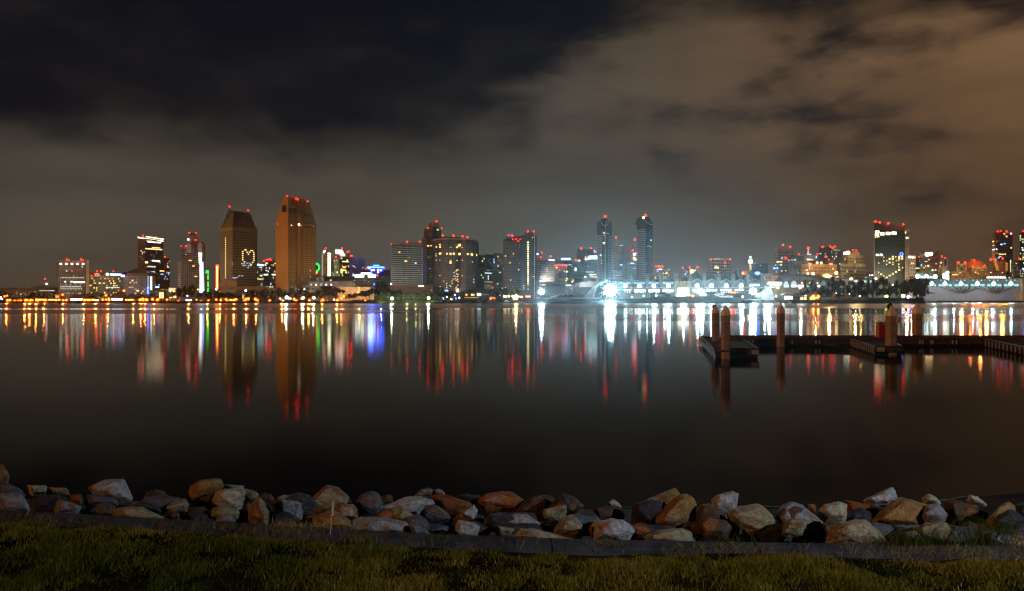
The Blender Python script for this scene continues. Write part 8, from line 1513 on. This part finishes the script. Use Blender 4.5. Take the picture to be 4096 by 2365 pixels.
cl = nz(x+10, y+10, 3.4, 1)*.6+nz(x+10, y+10, 9, 2)*.4; patch = nz(x+10, y+10, 1.1, 3)*.55+nz(x+10, y+10, 4, 4)*.45; keep = rng.random(N*2) < np.clip((cl-.24)*2.3, .12, 1); x, y, cl, patch, ky = x[keep], y[keep], cl[keep], patch[keep], ky[keep]
zz = np.array([wob(a, b) for a, b in zip(x, y)])+GZ-.035; edge_ = np.clip((ky-.17-y)/.22, 0, 1); Hh = (.016+.10*np.clip(cl, .1, 1)**1.7)*rng.uniform(.55, 1.25, len(x))*(.45+.55*edge_)
hue = np.clip(.18+patch*.55+rng.normal(0, .13, len(x))+(1-edge_)*.12+np.clip(x, -3, 3)*.012, 0, 1); hue[rng.random(len(x)) < .012] = .97
blades('grass', np.stack([x, y, zz], 1), Hh, (.55, .35, .25), rng.uniform(.0022, .0042, len(x)), hue, 'yellow-green night lawn with straw patches in front of the kerb', 5)
# straw strip lying against the kerb
n = 5500; x = rng.uniform(-5, 5, n); w_ = nz(x+20, x*0+5, 1.4, 9)*.7+np.clip((x-1.2)*.25, 0, .5); kp = rng.random(n) < np.clip(w_*1.5-.25, .05, 1); x = x[kp]; n = len(x); ky = np.interp(x, [p[0] for p in kb], [p[1] for p in kb]); y = ky-.16-np.abs(rng.normal(0, .06, n))*1.4+.03
zz = np.full(n, GZ+.0)+rng.uniform(0, .02, n); hue = np.clip(rng.normal(.74, .12, n), 0, 1)
blades('dry_straw', np.stack([x, y, zz], 1), rng.uniform(.03, .085, n), (1.7, .5, .35), rng.uniform(.0016, .003, n), hue, 'pale dry straw lying along the kerb edge', 6)
def tuft(name, cx_, cy_, cz, n, h, spread, hue0, label, sd, lean=.8):
    g_ = np.random.default_rng(sd); x = cx_+g_.normal(0, spread, n); y = cy_+g_.normal(0, spread*.4, n); P0 = np.stack([x, y, np.full(n, cz)], 1)
    o = blades(name, P0, g_.uniform(.4, 1.1, n)*h, (lean, .4, 0), g_.uniform(.002, .0045, n), np.clip(g_.normal(hue0, .12, n), 0, 1), label, sd); del o['kind']; o['category'] = 'plant'; o['group'] = 'grass tufts at the kerb'; return o
for px, py, n, h, sp, hu, lb in [(3680, 2185, 380, .17, .13, .18, 'green grass tuft growing between rocks left of the violet kerb rock at right'), (3940, 2180, 420, .24, .13, .22, 'larger green grass tuft among rocks near the right edge'), (3600, 2190, 160, .14, .07, .25, 'small green tuft beside the small pale rock at right'),
      (1150, 2112, 420, .07, .12, .8, 'bleached tuft spilling over the kerb under the two-toned boulder'), (1270, 2120, 320, .07, .09, .82, 'second bleached tuft spilling over the kerb, right of the first'), (1470, 2160, 160, .06, .07, .5, 'short tuft at the kerb under the long grey rock with orange end'),
      (1780, 2165, 420, .07, .12, .3, 'low green tuft at the kerb left of the pale squarish rock'), (2430, 2188, 240, .065, .09, .6, 'straw-tipped tuft at the kerb under the blue-grey half-dome'), (2960, 2180, 90, .09, .1, .3, 'thin sprigs behind the kerb under the broad brown boulder'), (900, 2095, 60, .06, .05, .3, 'tiny sprig by the small violet-grey kerb rock')]:
    d = (EYE-GZ)*F/(py-HZ); tuft('grass_tuft', PX(px, d), d, GZ-.01, n, h, sp, hu, lb, int(px))
x0 = (1000+780/2.4019-2048)/F*5.3; st = MB().beam((x0-.01, 5.31, GZ), (x0+.012, 5.31, GZ+.26), .0022, 4); rg = random.Random(1)
for i in range(26): z = GZ+.15+i*.0042; st.ball((x0+.012*(z-GZ)/.26+rg.uniform(-.006, .006), 5.31, z), .0045, 5, 3)
solo('seed_stalk', st, mat('straw_stalk', (.40, .32, .16)), 'single tall seed stalk standing before the brown-ochre rock', 'plant')
print('objects', len(bpy.data.objects))
